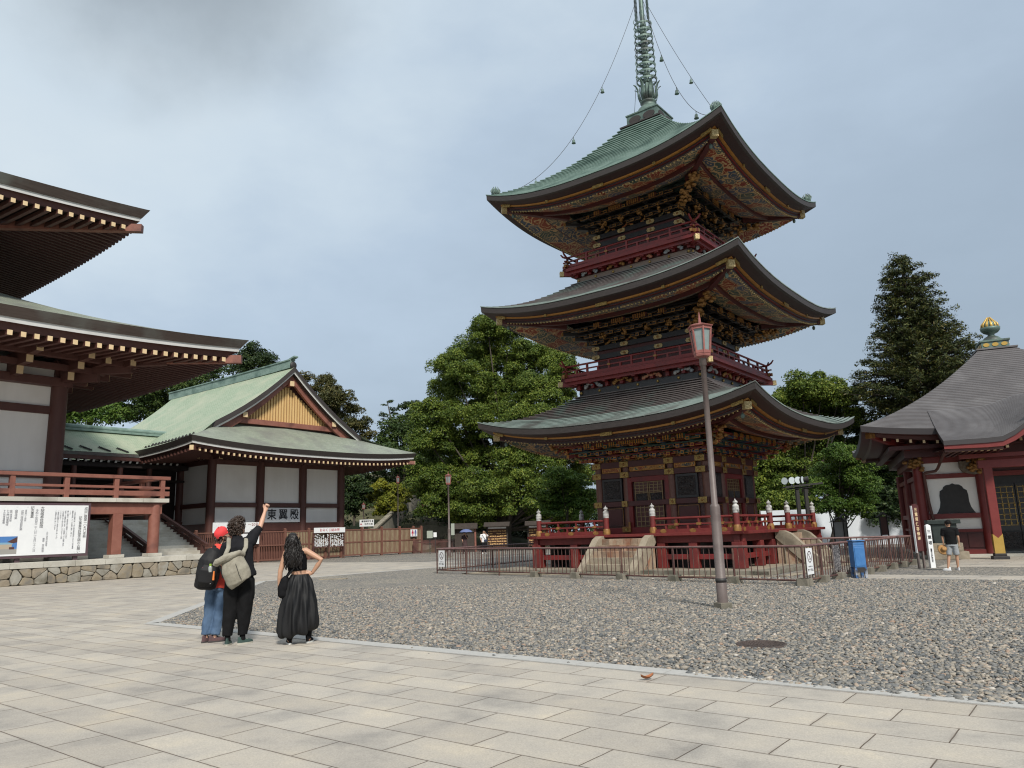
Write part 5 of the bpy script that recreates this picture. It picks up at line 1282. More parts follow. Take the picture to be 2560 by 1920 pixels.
def lamp(label,loc,dark=False):
    G=MT
    S=thing('lamp_post',label,'lamp post',loc,.35,'lantern lamp posts')
    b=MB();b.bb(-.13,.13,-.13,.13,-.02,.12,0);b.build('foot_block',G['concrete'],S,bevel=.01)
    b=MB();b.lathe([(.105,.1),(.105,.55),(.098,.56),(.098,1.95),(.088,2.0),(.062,2.02),(.056,4.85),(.075,4.86),(.075,5.0),(.1,5.02)],n=16);b.build('pole',G['pole'],S)
    b=MB();b.lathe([(.1,.5),(.108,.5),(.108,.58),(.1,.58)],n=16);b.tube([(.09,0,.53),(.13,0,.53)],.012,6);b.build('collar',G['iron'],S)
    b=MB();n=6
    def hx(r,z,a0=.2): return [(r*math.cos(a0+i*PI/3),r*math.sin(a0+i*PI/3),z) for i in range(6)]
    b.lathe([(.08,5.0),(.165,5.04),(.175,5.08),(.165,5.12)],n=6,sm=False,a0=.2);b.lathe([(.225,5.66),(.265,5.67),(.275,5.69),(.16,5.73),(.03,5.76),(.028,5.80),(.006,6.0)],n=6,sm=False,a0=.2)
    A=hx(.165,5.1);B=hx(.225,5.67)
    for p,q in zip(A,B): b.beam(p,q,.032,.032,0)
    for R_,z in((A,5.13),(B,5.64)):
        for i in range(6):
            s=.17 if z<5.4 else .222;h=hx(s,z);b.beam(h[i],h[(i+1)%6],.02,.06,0)
    b.build('lantern_frame',G['lampred'],S)
    b=MB();A=hx(.145,5.13);B=hx(.203,5.64);b.add(A+B,[(i,(i+1)%6,6+(i+1)%6,6+i) for i in range(6)]);b.build('lantern_glass',G['glass'],S)
    return S
L0=lamp('tall brown lamp post with a red hexagonal lantern standing in the gravel before the pagoda',(3.97,15.36,0))
for loc,lb in(((-4.74,54,0),'distant red lantern lamp post in front of the big camphor tree'),((21.87,54,-.15),'distant lantern lamp post under the trees behind the pagoda deck'),((-15.9,80,.4),'dark lantern lamp post beside the white direction sign on the slope'),((-12.4,80.6,2.0),'small lamp post rising above the yellow-green shrubs')):
    c=copy_tree(L0);c.location=loc;c['label']=lb
    if loc[1]>70: c.scale=(.8,.8,.8 if loc[2]<1 else 1)
def wing_fence():
    G=MT
    vs=[26.2,28.3,30.6,33.2,35.5,37.7,39.3,40.9,43.1,45.3,47.4,49.1,50.1]
    o=T(-50.1,26.2);P=thing('slatted_fence','long reddish-brown slatted timber fence along the foot of the wing hall','fence',o,TH)
    brn=M('fence_brown_timber',(.13,.055,.038),.7,col2=(.19,.085,.06),sc=4,stretch=(3,3,.4),bump=.2,bsc=12)
    pale=M('bleached_slat',(.36,.31,.20),.8,col2=(.20,.15,.08),sc=5,stretch=(2,2,.3))
    for v in vs:
        y=v-26.2;b=MB();b.bb(-.09,.09,y-.09,y+.09,0,2.36,0);b.prism([(-.1,2.36),(.1,2.36),(0,2.43)],(0,y-.1,0),(1,0,0),(0,0,1),(0,.2,0),0);b.build('fence_post',brn,P)
    for i,(a,c) in enumerate(zip(vs,vs[1:])):
        y0,y1=a-26.2+.09,c-26.2-.09
        b=MB()
        for z in(.16,1.2,2.2): b=MB();b.bb(-.05,.05,y0,y1,z-.05,z+.05,0);b.build('rail',brn,P)
        b=MB();n=int((y1-y0)/.14)
        for j in range(n):
            y=y0+(y1-y0)*(j+.5)/n;m=0 if j%2 else 1
            b.bb(-.02,.02,y-.024,y+.024,.2,2.16,0)
            if i>3: b.bb(-.03,.015,y+.036,y+.104,.22,2.14,1)
        b.build('slat_panel',[brn,pale],P)
wing_fence()
def omikuji():
    G=MT
    P=thing('fortune_paper_rack','rack full of tied white fortune papers under a white banner with pink writing','rack',T(-49.75,37.9),TH)
    b=MB()
    for y in(0,1.5,3.0): b.bb(-.06,.06,y-.06,y+.06,0,2.05,0)
    for z in(.9,2.0): b.bb(-.04,.04,0,3.0,z-.04,z+.04,0)
    b.build('rack_frame',G['rail'],P)
    for i in range(14):
        y=.15+.2*i+(.1 if i>6 else 0);b=MB();b.tube([(0,y,.92),(0,y,1.98)],.012,5)
        for j in range(26):
            z=rnd.uniform(.95,1.9) if j<14 else rnd.uniform(.95,1.5);b.box((.02,y+rnd.gauss(0,.035),z),(.03,.10,.035),1,R=Matrix.Rotation(rnd.uniform(-.9,.9),3,'X'))
        b.build('paper_string',[G['iron'],G['white']],P)
    b=MB();b.bb(.06,.1,-.02,3.05,2.02,2.42,0);o=b.build('banner',[G['white']],P)
    text('lettering','おみくじ納め所',.27,G['redink'],o,(.104,1.5,2.22),(0,1,0),(0,0,1),space=1.12,bold=.004)
    S=thing('toilet_sign','white toilet sign with red and blue figures on the slatted fence','sign',T(-49.9,48.55),TH)
    b=MB();b.bb(.0,.03,0,.82,1.5,2.12,0);b.build('sign_panel',G['white'],S)
    b=MB()
    def fig(y,m,sk):
        b.lathe([(.052,-.004),(.052,.004)],(0,0,0),12,m) if False else None
        b.add([(.034,y+.055*math.cos(i*PI/6),2.03+.055*math.sin(i*PI/6)) for i in range(12)],[tuple(range(12))],m)
        pts=[(-.06,.22),(-.05,-.02),(.05,-.02),(.06,.22)] if not sk else [(-.13,.2),(-.06,-.0),(.06,0),(.13,.2)]
        b.add([(.034,y+a,1.96-c) for a,c in pts],[(0,1,2,3)],m)
        for s in(-1,1): b.add([(.0335,y+s*.035-.025,1.78),(.0335,y+s*.035+.025,1.78),(.0335,y+s*.035+.025,1.55),(.0335,y+s*.035-.025,1.55)],[(0,1,2,3)],m);b.add([(.0338,y+s*.055,1.96),(.0338,y+s*.1,1.93),(.0338,y+s*.15,1.74),(.0338,y+s*.12,1.73)],[(0,1,2,3)],m)
    fig(.24,0,True);fig(.60,1,False);b.add([(.034,.41,1.56),(.034,.425,1.56),(.034,.425,2.06),(.034,.41,2.06)],[(0,1,2,3)],2)
    b.build('toilet_symbol',[M('sign_red',(.45,.03,.06),.6),M('sign_blue',(.03,.05,.25),.6),G['ink']],S)
    S=thing('price_board','white notice board with large numerals on the fence behind the red cap','notice board',T(-49.9,29.4),TH)
    b=MB();b.bb(0,.04,0,3.9,2.2,2.92,0);b.build('panel',G['white'],S)
    text('lettering','〜20名',.30,M('brown_red_lettering',(.22,.05,.04),.6),S,(.045,3.2,2.74),(0,1,0),(0,0,1));text('lettering','一　巻',.22,G['ink'],S,(.045,3.3,2.38),(0,1,0),(0,0,1))
    S=thing('ticket_notice','white sheet with black writing hung below the numeral board','notice',T(-49.85,31.4),TH)
    b=MB();b.bb(0,.03,0,1.7,1.35,2.1,0);b.build('panel',G['white'],S);text('lettering','受付中',.34,G['ink'],S,(.034,1.15,1.75),(0,1,0),(0,0,1))
omikuji()
def stakes():
    G=MT
    P=thing('name_stake','short white square stake with black vertical writing beside the railing end','stake',T(-5.05,28.62),TH+.55)
    b=MB();b.bb(-.075,.075,-.075,.075,0,1.32,0);b.lathe([(.106,1.32),(.10,1.36),(.03,1.40),(.0,1.40)],n=4,sm=False,a0=PI/4);b.build('stake_body',G['white'],P)
    text('lettering',vt('三重塔'),.125,G['ink'],P,(0,-.0765,1.22),(1,0,0),(0,0,1),'CENTER','TOP',1.45,.003)
    text('lettering',vt('重要文化財国指定'),.058,G['ink'],P,(0,-.0765,.62),(1,0,0),(0,0,1),'CENTER','TOP',.95,.002)
    P=thing('notice_stake','tall narrow dark notice board with pale lettering on two weathered legs','notice board',T(-5.28,28.2),TH+1.0)
    b=MB()
    for x in(-.11,.11): b.bb(x-.03,x+.03,-.02,.04,0,1.0,0)
    b.bb(-.14,.14,.04,.07,.5,.55,0);b.build('leg',G['pole'],P)
    b=MB();b.prism([(-.14,.55),(.14,.55),(.14,2.0),(.06,2.08),(-.06,2.08),(-.14,2.0)],(0,-.03,0),(1,0,0),(0,0,1),(0,.06,0),0);b.bb(-.155,-.14,-.035,.035,.5,2.02,1);b.build('board',[G['dred'],G['white']],P)
    text('lettering',vt('三重塔保存修理'),.13,G['cream'],P,(0,-.033,1.95),(1,0,0),(0,0,1),'CENTER','TOP',1.2,.003)
stakes()
def small_ground():
    G=MT
    P=tag(MB().build('manhole_cover',G['manhole'],None),'round rusty patterned manhole cover in the gravel','manhole cover') if False else None
    b=MB();b.lathe([(.33,0),(.33,.022),(.30,.024),(.30,.018),(0.001,.018)],(0,0,0),36,0)
    for i in range(-6,7):
        for j in range(-6,7):
            if (i*i+j*j)**.5<6: b.box((i*.047+(j%2)*.02,j*.047,.021),(.026,.014,.008),0)
    o=b.build('manhole_cover',G['manhole'],None,(3.23,10.68,0));tag(o,'round rusty patterned manhole cover in the gravel','manhole cover')
    b=MB();vs=[];n=9
    for i in range(n):
        t=i/(n-1);w=.035*math.sin(PI*t)**.7+.001
        for s in(-1,0,1): vs.append((-.085+.17*t,s*w,.012+.025*abs(s)+.03*(2*t-1)**2))
    b.add(vs,[(i*3+k,i*3+k+1,(i+1)*3+k+1,(i+1)*3+k) for i in range(n-1) for k in(0,1)],0,True)
    o=b.build('fallen_leaf',G['leafb'],None,(1.34,8.55,.006),.5);tag(o,'single dry brown leaf lying on the paving','leaf')
    b=MB();b.bb(-.55,.55,-.12,.12,0,.03,0);o=b.build('stone_slab',G['tan'],None,(-7.29,30.72,0),-.1);tag(o,'small brownish slab lying flush in the gravel beyond the woman','stone slab')
small_ground()
# ---------------------------------------------------------------- far side
def hills():
    G=MT
    m=M('grassy_soil',(.055,.062,.025),.95,col2=(.10,.085,.045),sc=.8,bump=.5,bsc=5,col3=(.04,.06,.02),sc3=.3)
    b=MB()
    def h(x,y):
        s=max(0,y-73)/40;return 11*min(1,s)**1.2*max(0,min(1,(6-x)/14))-.05
    xs=[-75+3*i for i in range(28)];ys=[72+3.*i for i in range(34)]
    b.grid([[(x,y,h(x,y)+rnd.uniform(-.15,.15)*(y>74)) for x in xs] for y in ys],0,True,False)
    struct(b.build('hillside',m))
    P=thing('hill_stairway','worn concrete stairway with a stepped parapet climbing the wooded slope','stairway',(0,0,0))
    b=MB()
    for i in range(26):
        t=i/26;y=74+.72*i;z=h(-12.6+.1*i,y)+.12
        x=-13.2+.13*i
        b.bb(x,x+4.6,y,y+.9,z-1.5,z+.05+(0.1 if i%5 else 0.0),0)
    b.build('step',M('worn_concrete_step',(.17,.155,.12),.9,col2=(.24,.22,.17),sc=3),P)
    b=MB();pts=[(-15.3,74,1.7),(-14.2,77.5,2.3),(-12.9,84,4.5),(-12.3,88,6.0),(-11.0,89.5,6.0),(-10.8,90,5.6)]
    for a,c in zip(pts,pts[1:]):
        a=Vector(a);c=Vector(c);v=Vector((0,0,-1.7));w=Vector((-.35,0,0))
        b.add([a,c,c+v,a+v,a+w,c+w,c+v+w,a+v+w],[(0,1,2,3),(7,6,5,4),(4,5,1,0),(0,3,7,4),(1,5,6,2)],0)
        b.beam(a+w/2+Vector((0,0,.05)),c+w/2+Vector((0,0,.05)),.55,.16,1)
    m2=M('streaked_concrete_parapet',(.16,.145,.115),.9,col2=(.27,.25,.205),sc=2.2,stretch=(1,2.5,.25),bump=.2,bsc=10)
    b.build('parapet',[m2,MT['concrete']],P)
    P=thing('direction_sign','white direction sign with black writing and a red arrow at the foot of the slope','sign',(-15.05,77.4,0),-.15)
    b=MB();b.bb(-.06,.06,0,.08,0,3.4,0);b.build('post',MT['iron'],P)
    b=MB();b.bb(-.75,.75,-.05,0,2.62,3.30,0);b.build('sign_panel',MT['white'],P)
    text('lettering','書道美術館 ◆',.2,MT['ink'],P,(.08,-.055,3.12),(1,0,0),(0,0,1),bold=.004);text('lettering','平和大塔',.22,MT['ink'],P,(.2,-.055,2.83),(1,0,0),(0,0,1),bold=.004)
    b=MB();b.add([(-.70,-.055,2.86),(-.56,-.055,2.96),(-.56,-.055,2.76)],[(0,1,2)],0);b.bb(-.56,-.48,-.056,-.054,2.82,2.9,0);b.build('red_arrow',MT['redink'],P)
    for i,(x,y,s) in enumerate(((-17.2,79,.8),(-16.1,78.4,.95),(-17.9,78.2,.6))):
        b=MB();b.ell((0,0,.3),(.9*s,.6*s,.75*s),0,10,7,.22);o=b.build('dark_rock',M('dark_wet_rock',(.03,.028,.022),.8,col2=(.07,.06,.045),sc=5,bump=.5,bsc=8) if i==0 else bpy.data.materials['dark_wet_rock'],None,(x,y,.9));tag(o,('flat','largest','smallest')[i]+' dark rock at the foot of the grassy bank','rock','rocks on the bank')
    P=thing('wooden_torii','slim dark timber gate post among the shrubs at the top of the stairway','gate',(-10.5,86.5,4.2))
    b=MB();b.lathe([(.16,0),(.15,3.2)],n=12);b.bb(-1.1,.9,-.1,.1,2.2,2.4,0);b.build('gate_post',MT['bwood2'],P)
hills()
def ema_racks():
    G=MT
    R=None;GW=M('weathered_dark_timber',(.028,.020,.016),.8,col2=(.05,.038,.03),sc=4)
    wood=M('votive_plaque_wood',(.55,.36,.16),.7,col2=(.40,.22,.08),sc=9,isl=.25)
    for i,(x,lb) in enumerate(((-1.72,'roofed rack of wooden votive plaques beside the man in white'),(1.85,'roofed rack of wooden votive plaques half hidden by the pagoda deck post'))):
        if R is None:
            P=thing('votive_plaque_rack',lb,'rack',(x,67.5,0),-.05,'votive plaque racks under the trees')
            b=MB()
            for s in(-1,1): b.bb(s*.86-.06,s*.86+.06,-.06,.06,0,2.15,0)
            b.bb(-.86,.86,.04,.06,.35,2.1,1);b.build('rack_frame',[GW,M('rack_backboard',(.09,.04,.022),.8)],P)
            b=MB();b.prism([(-.75,2.1),(0,2.42),(.75,2.1),(.75,2.17),(0,2.5),(-.75,2.17)],(-1.12,0,0),(0,1,0),(0,0,1),(2.24,0,0),0);b.build('rack_roof',GW,P)
            b=MB();b.bb(-.82,.82,-.02,.02,1.93,2.06,0);b.build('white_sign_strip',G['white'],P)
            for r_ in range(6):
                for c in range(11):
                    if rnd.random()<.06: continue
                    x0=-.76+.15*c+rnd.uniform(-.02,.02);z=.62+.22*r_+rnd.uniform(-.02,.02);b=MB();b.prism([(-.06,-.045),(.06,-.045),(.06,.03),(0,.06),(-.06,.03)],(x0,-.02-.02*rnd.random(),z),(1,0,0),(0,0,1),(0,.012,0),0);b.build('votive_plaque',wood,P)
            R=P
        else:
            c=copy_tree(R);c.location=(x,67.5,0);c['label']=lb
    for i,(x,z,w,h,lb) in enumerate(((-7.5,1.62,.5,.62,'pale green notice board on a thin post left of the distant lamp'),(-7.1,1.58,.28,.4,'small white notice sheet right of the pale green board'),(-5.6,2.0,.3,1.0,'tall pale sign plate behind the distant lamp post'))):
        P=thing('notice_post',lb,'notice board',(x,66.5+.5*i,0));b=MB();b.bb(-.03,.03,0,.05,0,z,0);b.build('post',G['iron'],P);b=MB();b.bb(-w/2,w/2,-.03,0,z-h/2,z+h/2,0);b.build('panel',M('faded_notice',(.30,.33,.28),.7) if i!=1 else G['white'],P)
    P=thing('dark_timber_fence','low dark slatted fence under the trees behind the distant lamp post','fence',(-9.3,69,0))
    b=MB()
    for i in range(44): b.bb(.1*i,.1*i+.05,0,.04,0,1.15,0)
    b.bb(0,4.4,.04,.08,.9,1.0,0);b.build('slat_panel',G['bwood'],P)
    P=thing('timber_kiosk','small dark timber kiosk with a pale lintel behind the blue umbrella','kiosk',(-4.6,68.2,0))
    b=MB();b.bb(-.9,.9,0,1.2,0,2.0,0);b.prism([(-.4,2.0),(.6,2.5),(1.6,2.0)],(-1.1,0,0),(0,1,0),(0,0,1),(2.2,0,0),0);b.build('kiosk_body',GW,P);b=MB();b.bb(.0,.8,-.03,0,1.7,1.95,0);b.build('sign_strip',M('pale_wood_sign',(.32,.27,.2),.8),P);b=MB();b.bb(.85,1.0,-.1,.05,0,2.05,0);b.build('corner_post',G['bwood2'],P)
ema_racks()
def east_side():
    G=MT
    P=thing('white_hoarding','long white sheet hoarding behind the trees on the right','hoarding',(16.5,52,0),-.1)
    b=MB();b.grid([[(x,.12*math.sin(x*1.7)+.05*math.sin(x*5),z) for x in[.5*i for i in range(40)]] for z in(0,.6,1.2,1.8,2.45)],0,True);o=b.build('sheet',G['tent'],P)
    for i in range(6): b=MB();b.bb(4*i-.04,4*i+.04,.2,.28,0,2.5,0);b.build('post',G['pole'],P)
    P=thing('spotlight_stand','dark two-legged stand carrying a row of round white spotlights','spotlight stand',(16.4,44,0),.05)
    b=MB()
    for x in(-.25,.25): b.bb(x-.09,x+.09,-.09,.09,0,3.6,0)
    b.build('leg',G['iron'],P);b=MB();b.beam((-1.0,0,3.6),(1.2,0,3.78),.5,.10,0);b.beam((-.8,0,3.5),(.6,0,3.6),.3,.08,0);b.build('platform',G['iron'],P)
    for x,a in((-.86,-.9),(-.55,.1),(-.20,.15),(.02,.75),(.36,1.2)):
        b=MB();R=Matrix.Rotation(a,3,'Z')
        n=18;vs=[R@Vector((.2*math.cos(2*PI*i/n),-.12,.2*math.sin(2*PI*i/n))) for i in range(n)]+[R@Vector((.12*math.cos(2*PI*i/n),.16,.12*math.sin(2*PI*i/n))) for i in range(n)]
        vs=[v+Vector((x,0,4.0+.04*x)) for v in vs]
        b.add(vs,[tuple(range(n))],0);b.add(vs,[(i,n+i,n+(i+1)%n,(i+1)%n) for i in range(n)]+[tuple(range(n,2*n))],1);b.beam((x,0,3.7),(x,0,3.9),.04,.04,1);b.build('spotlight',[M('spotlight_glass',(.55,.62,.64),.3) if x==-.86 else bpy.data.materials['spotlight_glass'],G['iron']],P)
    for i,(x,y,w,z0,z1,lb) in enumerate(((18.1,43.5,.5,.4,1.55,'framed notice board with a dark gabled top under the tree trunk'),(20.9,44,.36,.75,1.75,'brown weathered notice board in front of the white hoarding'),(18.75,44.2,.2,.2,1.75,'narrow grey sign plank right of the framed notice board'))):
        P=thing('notice_board',lb,'notice board',(x,y,0));b=MB();b.bb(-w/2-.05,-w/2,0,.08,0,z1+.1,0);b.bb(w/2,w/2+.05,0,.08,0,z1+.1,0)
        b.prism([(-w/2-.2,z1),(0,z1+.28),(w/2+.2,z1),(0,z1+.2)],(0,-.1,0),(1,0,0),(0,0,1),(0,.3,0),0);b.build('frame',G['iron'],P);b=MB();b.bb(-w/2,w/2,.02,.05,z0,z1,0);b.build('panel',[M('pale_grey_notice',(.36,.37,.36),.7),G['bwood'],M('grey_plank',(.15,.145,.13),.8)][i],P)
east_side()
# ---------------------------------------------------------------- people
from mathutils import noise as NZ
def skinned(mb,name,mats,parent,vox,it=6,fold=None,paint=None):
    """fuse the collected shapes into one continuous smooth surface"""
    o=mb.build(name+'_src',mats[0] if isinstance(mats,(list,tuple)) else mats)
    r=o.modifiers.new('r','REMESH');r.mode='VOXEL';r.voxel_size=vox
    s=o.modifiers.new('s','SMOOTH');s.factor=.5;s.iterations=it
    me=bpy.data.meshes.new_from_object(o.evaluated_get(bpy.context.evaluated_depsgraph_get()))
    old=o.data;bpy.data.objects.remove(o);bpy.data.meshes.remove(old)
    me.materials.clear()
    for q in(mats if isinstance(mats,(list,tuple)) else [mats]): me.materials.append(q)
    if fold:
        me.update();vn=[v.normal.copy() for v in me.vertices]
        for v,n in zip(me.vertices,vn): v.co+=n*fold(v.co)
    me.polygons.foreach_set('use_smooth',[True]*len(me.polygons))
    me.polygons.foreach_set('material_index',[paint(p.center) for p in me.polygons] if paint else [0]*len(me.polygons))
    me.update();me.name=name
    q=bpy.data.objects.new(name,me);COL.objects.link(q);q.parent=parent;return q
def folds(amp,sx,sz,seed=0): return lambda c: amp*NZ.noise(Vector((c.x*sx+seed,c.y*sx,c.z*sz)))+amp*.5*NZ.noise(Vector((c.x*sx*2.3,c.y*sx*2.3+seed,c.z*sz*2.3)))
V3=Vector
def hand(b,w,d,side,curl=.5,size=1.0,point=False):
    """palm, four bent fingers and a thumb; w wrist, d forearm direction, side: direction of the thumb"""
    d=V3(d).normalized();s=V3(side);s=(s-d*s.dot(d)).normalized();n=d.cross(s)
    w=V3(w);k=size
    b.tube([w-d*.02*k,w+d*.03*k,w+d*.085*k],[.026*k,.036*k,.040*k],8,0,ry=[.020*k,.017*k,.015*k],ref=s)
    for i,L in enumerate((.068,.078,.074,.058)):
        o=w+d*.085*k+s*(.028-.0185*i)*k;c=curl if not(point and i==0) else .05
        a1=c*1.0;a2=c*2.0
        p1=o+(d*math.cos(a1)+n*math.sin(a1))*L*.45*k;p2=p1+(d*math.cos(a2)+n*math.sin(a2))*L*.33*k;p3=p2+(d*math.cos(a2*1.4)+n*math.sin(a2*1.4))*L*.25*k
        b.tube([o-d*.02*k,o,p1,p2,p3],[.0095*k,.0095*k,.009*k,.0082*k,.006*k],6)
    o=w+d*.03*k+s*.032*k;p1=o+(d*.75+s*.6+n*.25).normalized()*.034*k;p2=p1+(d*.9+s*.2+n*.35).normalized()*.03*k
    b.tube([o-s*.015*k,o,p1,p2],[.012*k,.012*k,.0105*k,.008*k],6)
def head(b,c,f,up,k=1.0):
    """skull, jaw, nose, brow, lips and ears; f facing direction"""
    f=V3(f).normalized();up=V3(up);up=(up-f*up.dot(f)).normalized();r=f.cross(up);R=Matrix((r,f,up)).transposed();c=V3(c)
    P=lambda x,y,z:c+R@V3((x*k,y*k,z*k))
    b.ell(c,(.077*k,.098*k,.108*k),0,14,10,R=R)
    b.ell(P(0,.035,-.062),(.054*k,.058*k,.062*k),0,12,8,R=R);b.ell(P(0,.072,-.092),(.026*k,.024*k,.022*k),0,8,6,R=R)
    b.tube([P(0,.092,.018),P(0,.108,-.012),P(0,.118,-.030),P(0,.098,-.040)],[.009*k,.012*k,.016*k,.011*k],6)
    b.ell(P(0,.088,.026),(.05*k,.016*k,.012*k),0,8,6,R=R);b.ell(P(0,.088,-.063),(.024*k,.012*k,.010*k),0,8,6,R=R)
    for s in(-1,1): b.ell(P(s*.078,-.006,-.012),(.010*k,.022*k,.034*k),0,8,6,R=R);b.ell(P(s*.042,.066,-.028),(.024*k,.024*k,.022*k),0,8,6,R=R)
    eyes=[P(s*.032,.092,.004) for s in(-1,1)];mouth=P(0,.099,-.063)
    return P,R,lambda q: 1 if min((q-e).length for e in eyes)<.0125*k else (2 if (q-mouth).length<.02*k else 0)
SK=[M('skin_light',(.47,.27,.185),.55,col2=(.53,.31,.215),sc=6),M('eye_dark',(.03,.022,.02),.3),M('lip_tone',(.36,.15,.12),.5)]
SKT=[M('skin_warm',(.42,.235,.15),.5,col2=(.47,.27,.175),sc=6),SK[1],SK[2]]
BLK=M('black_cotton',(.006,.006,.0065),.9,col2=(.010,.010,.011),sc=12,spec=.15);NVY=M('charcoal_shirt',(.010,.010,.012),.9,col2=(.016,.016,.019),sc=8,spec=.15)
HAIRB=M('dark_brown_hair',(.018,.010,.007),.5,col2=(.050,.028,.017),sc=26,stretch=(1,1,.35));HAIRK=M('black_wavy_hair',(.004,.0035,.003),.5,col2=(.012,.009,.008),sc=22,spec=.3)
def hairlocks(b,pts,m=0):
    for p,r in pts: b.ell(p,(r,r,r*1.1),m,8,6,.12)
def curls(name,mat,parent,P,k,n,zones,seed,thick=.016,ln=3):
    """hair as a skull cap plus many separate curling locks in one mesh"""
    r=random.Random(seed);b=MB()
    for z in zones: b.ell(P(*z[:3]),(z[3]*k,z[4]*k,z[5]*k),0,14,9)
    for i in range(n):
        z=zones[r.randrange(len(zones))]
        d=V3((r.gauss(0,1),r.gauss(0,1),r.gauss(0,1))).normalized()
        o=V3((z[0]+d.x*z[3],z[1]+d.y*z[4],z[2]+d.z*z[5]))
        if o.y>.06 and o.z<.055: continue
        pts=[];t=V3((d.z,d.x,-d.y));
        for j in range(5):
            a=j*1.25+i;pts.append(P(*(o+d*(.004+.014*j*.5)+V3((math.cos(a)*.012,math.sin(a)*.012,math.sin(a*1.3)*.012)))))
        b.tube(pts,[thick*k*.6,thick*k,thick*k,thick*k*.8,thick*k*.3],6,0)
    return b.build(name,mat,parent)
def shoe(b,a,f,L=.27,h=.085,w=.048,m=0,sole=1,z0=0.0):
    a=V3((a[0],a[1],z0));f=V3((f[0],f[1],0)).normalized();s=V3((f.y,-f.x,0))
    def prof(z,q):
        pts=[];n=16
        for i in range(n):
            t=2*PI*i/n;x=math.cos(t);y=math.sin(t)
            ww=w*q*(1.05 if x>0 else .88);pts.append(a+f*(L*.18+x*L*.5*q)+s*(y*ww)+V3((0,0,z)))
        return pts
    n=16
    R=[prof(0,1.04),prof(.028,1.05)];b.add(R[0]+R[1],[(i,(i+1)%n,n+(i+1)%n,n+i) for i in range(n)]+[tuple(range(n))[::-1],tuple(range(n,2*n))],sole,False)
    up=[prof(.026,1.0)]
    for z,q,sh in((.05,.97,0),(.068,.82,-.02),(h,.5,-.06),(h+.03,.34,-.08)):
        p=prof(z,q);up.append([x+f*(sh*L/.27) for x in p])
    b.add([x for r in up for x in r],[(i*n+j,i*n+(j+1)%n,(i+1)*n+(j+1)%n,(i+1)*n+j) for i in range(len(up)-1) for j in range(n)]+[tuple(range((len(up)-1)*n,len(up)*n))],m,True)
    for j in range(4): q=a+f*(L*(.20+.065*j))+V3((0,0,.083-.007*j));b.tube([q-s*.022,q+V3((0,0,.006)),q+s*.022],.0045,5,sole)
def body(mb,J,hd,f,k,fat=1.0):
    """one continuous figure from its joints"""
    pel,wai,che,nek=[V3(J[x]) for x in('pel','wai','che','nek')];ax=V3(J.get('ax',(1,0,0)))
    mb.tube([pel-V3((0,0,.09)),pel,wai,wai.lerp(che,.55),che,che.lerp(nek,.62),nek],[.11*fat,.165*fat,.135*fat,.15*fat,.165*fat,.12,.058],14,0,ry=[.08,.115*fat,.095*fat,.105*fat,.11*fat,.075,.058],ref=ax)
    mb.tube([nek-V3((0,0,.03)),nek.lerp(V3(hd),.45),V3(hd)],[.062,.056,.058],10)
    for s in 'LR':
        sh,el,wr=[V3(J[x+s]) for x in('sh','el','wr')];mb.tube([che.lerp(nek,.5),sh,sh.lerp(el,.5),el,el.lerp(wr,.35),wr],[.06,.058,.047,.039,.040,.026],10)
        hi,kn,an=[V3(J[x+s]) for x in('hi','kn','an')];mb.tube([hi+V3((0,0,.06)),hi-V3((0,0,.05)),hi.lerp(kn,.5),kn,kn.lerp(an,.35),an,an-V3((0,0,.07))],[.09,.088,.072,.055,.054,.037,.035],10)
        ff=V3((J['ft'+s][0],J['ft'+s][1],0)).normalized();a=V3((an.x,an.y,.045));mb.tube([a-ff*.05,a+ff*.05,a+ff*.14],[.03,.036,.025],8)
def lim(pts,r,ry=None,n=14): 
    b=MB();b.tube(pts,r,n,0,ry=ry,ref=(1,0,0));return b
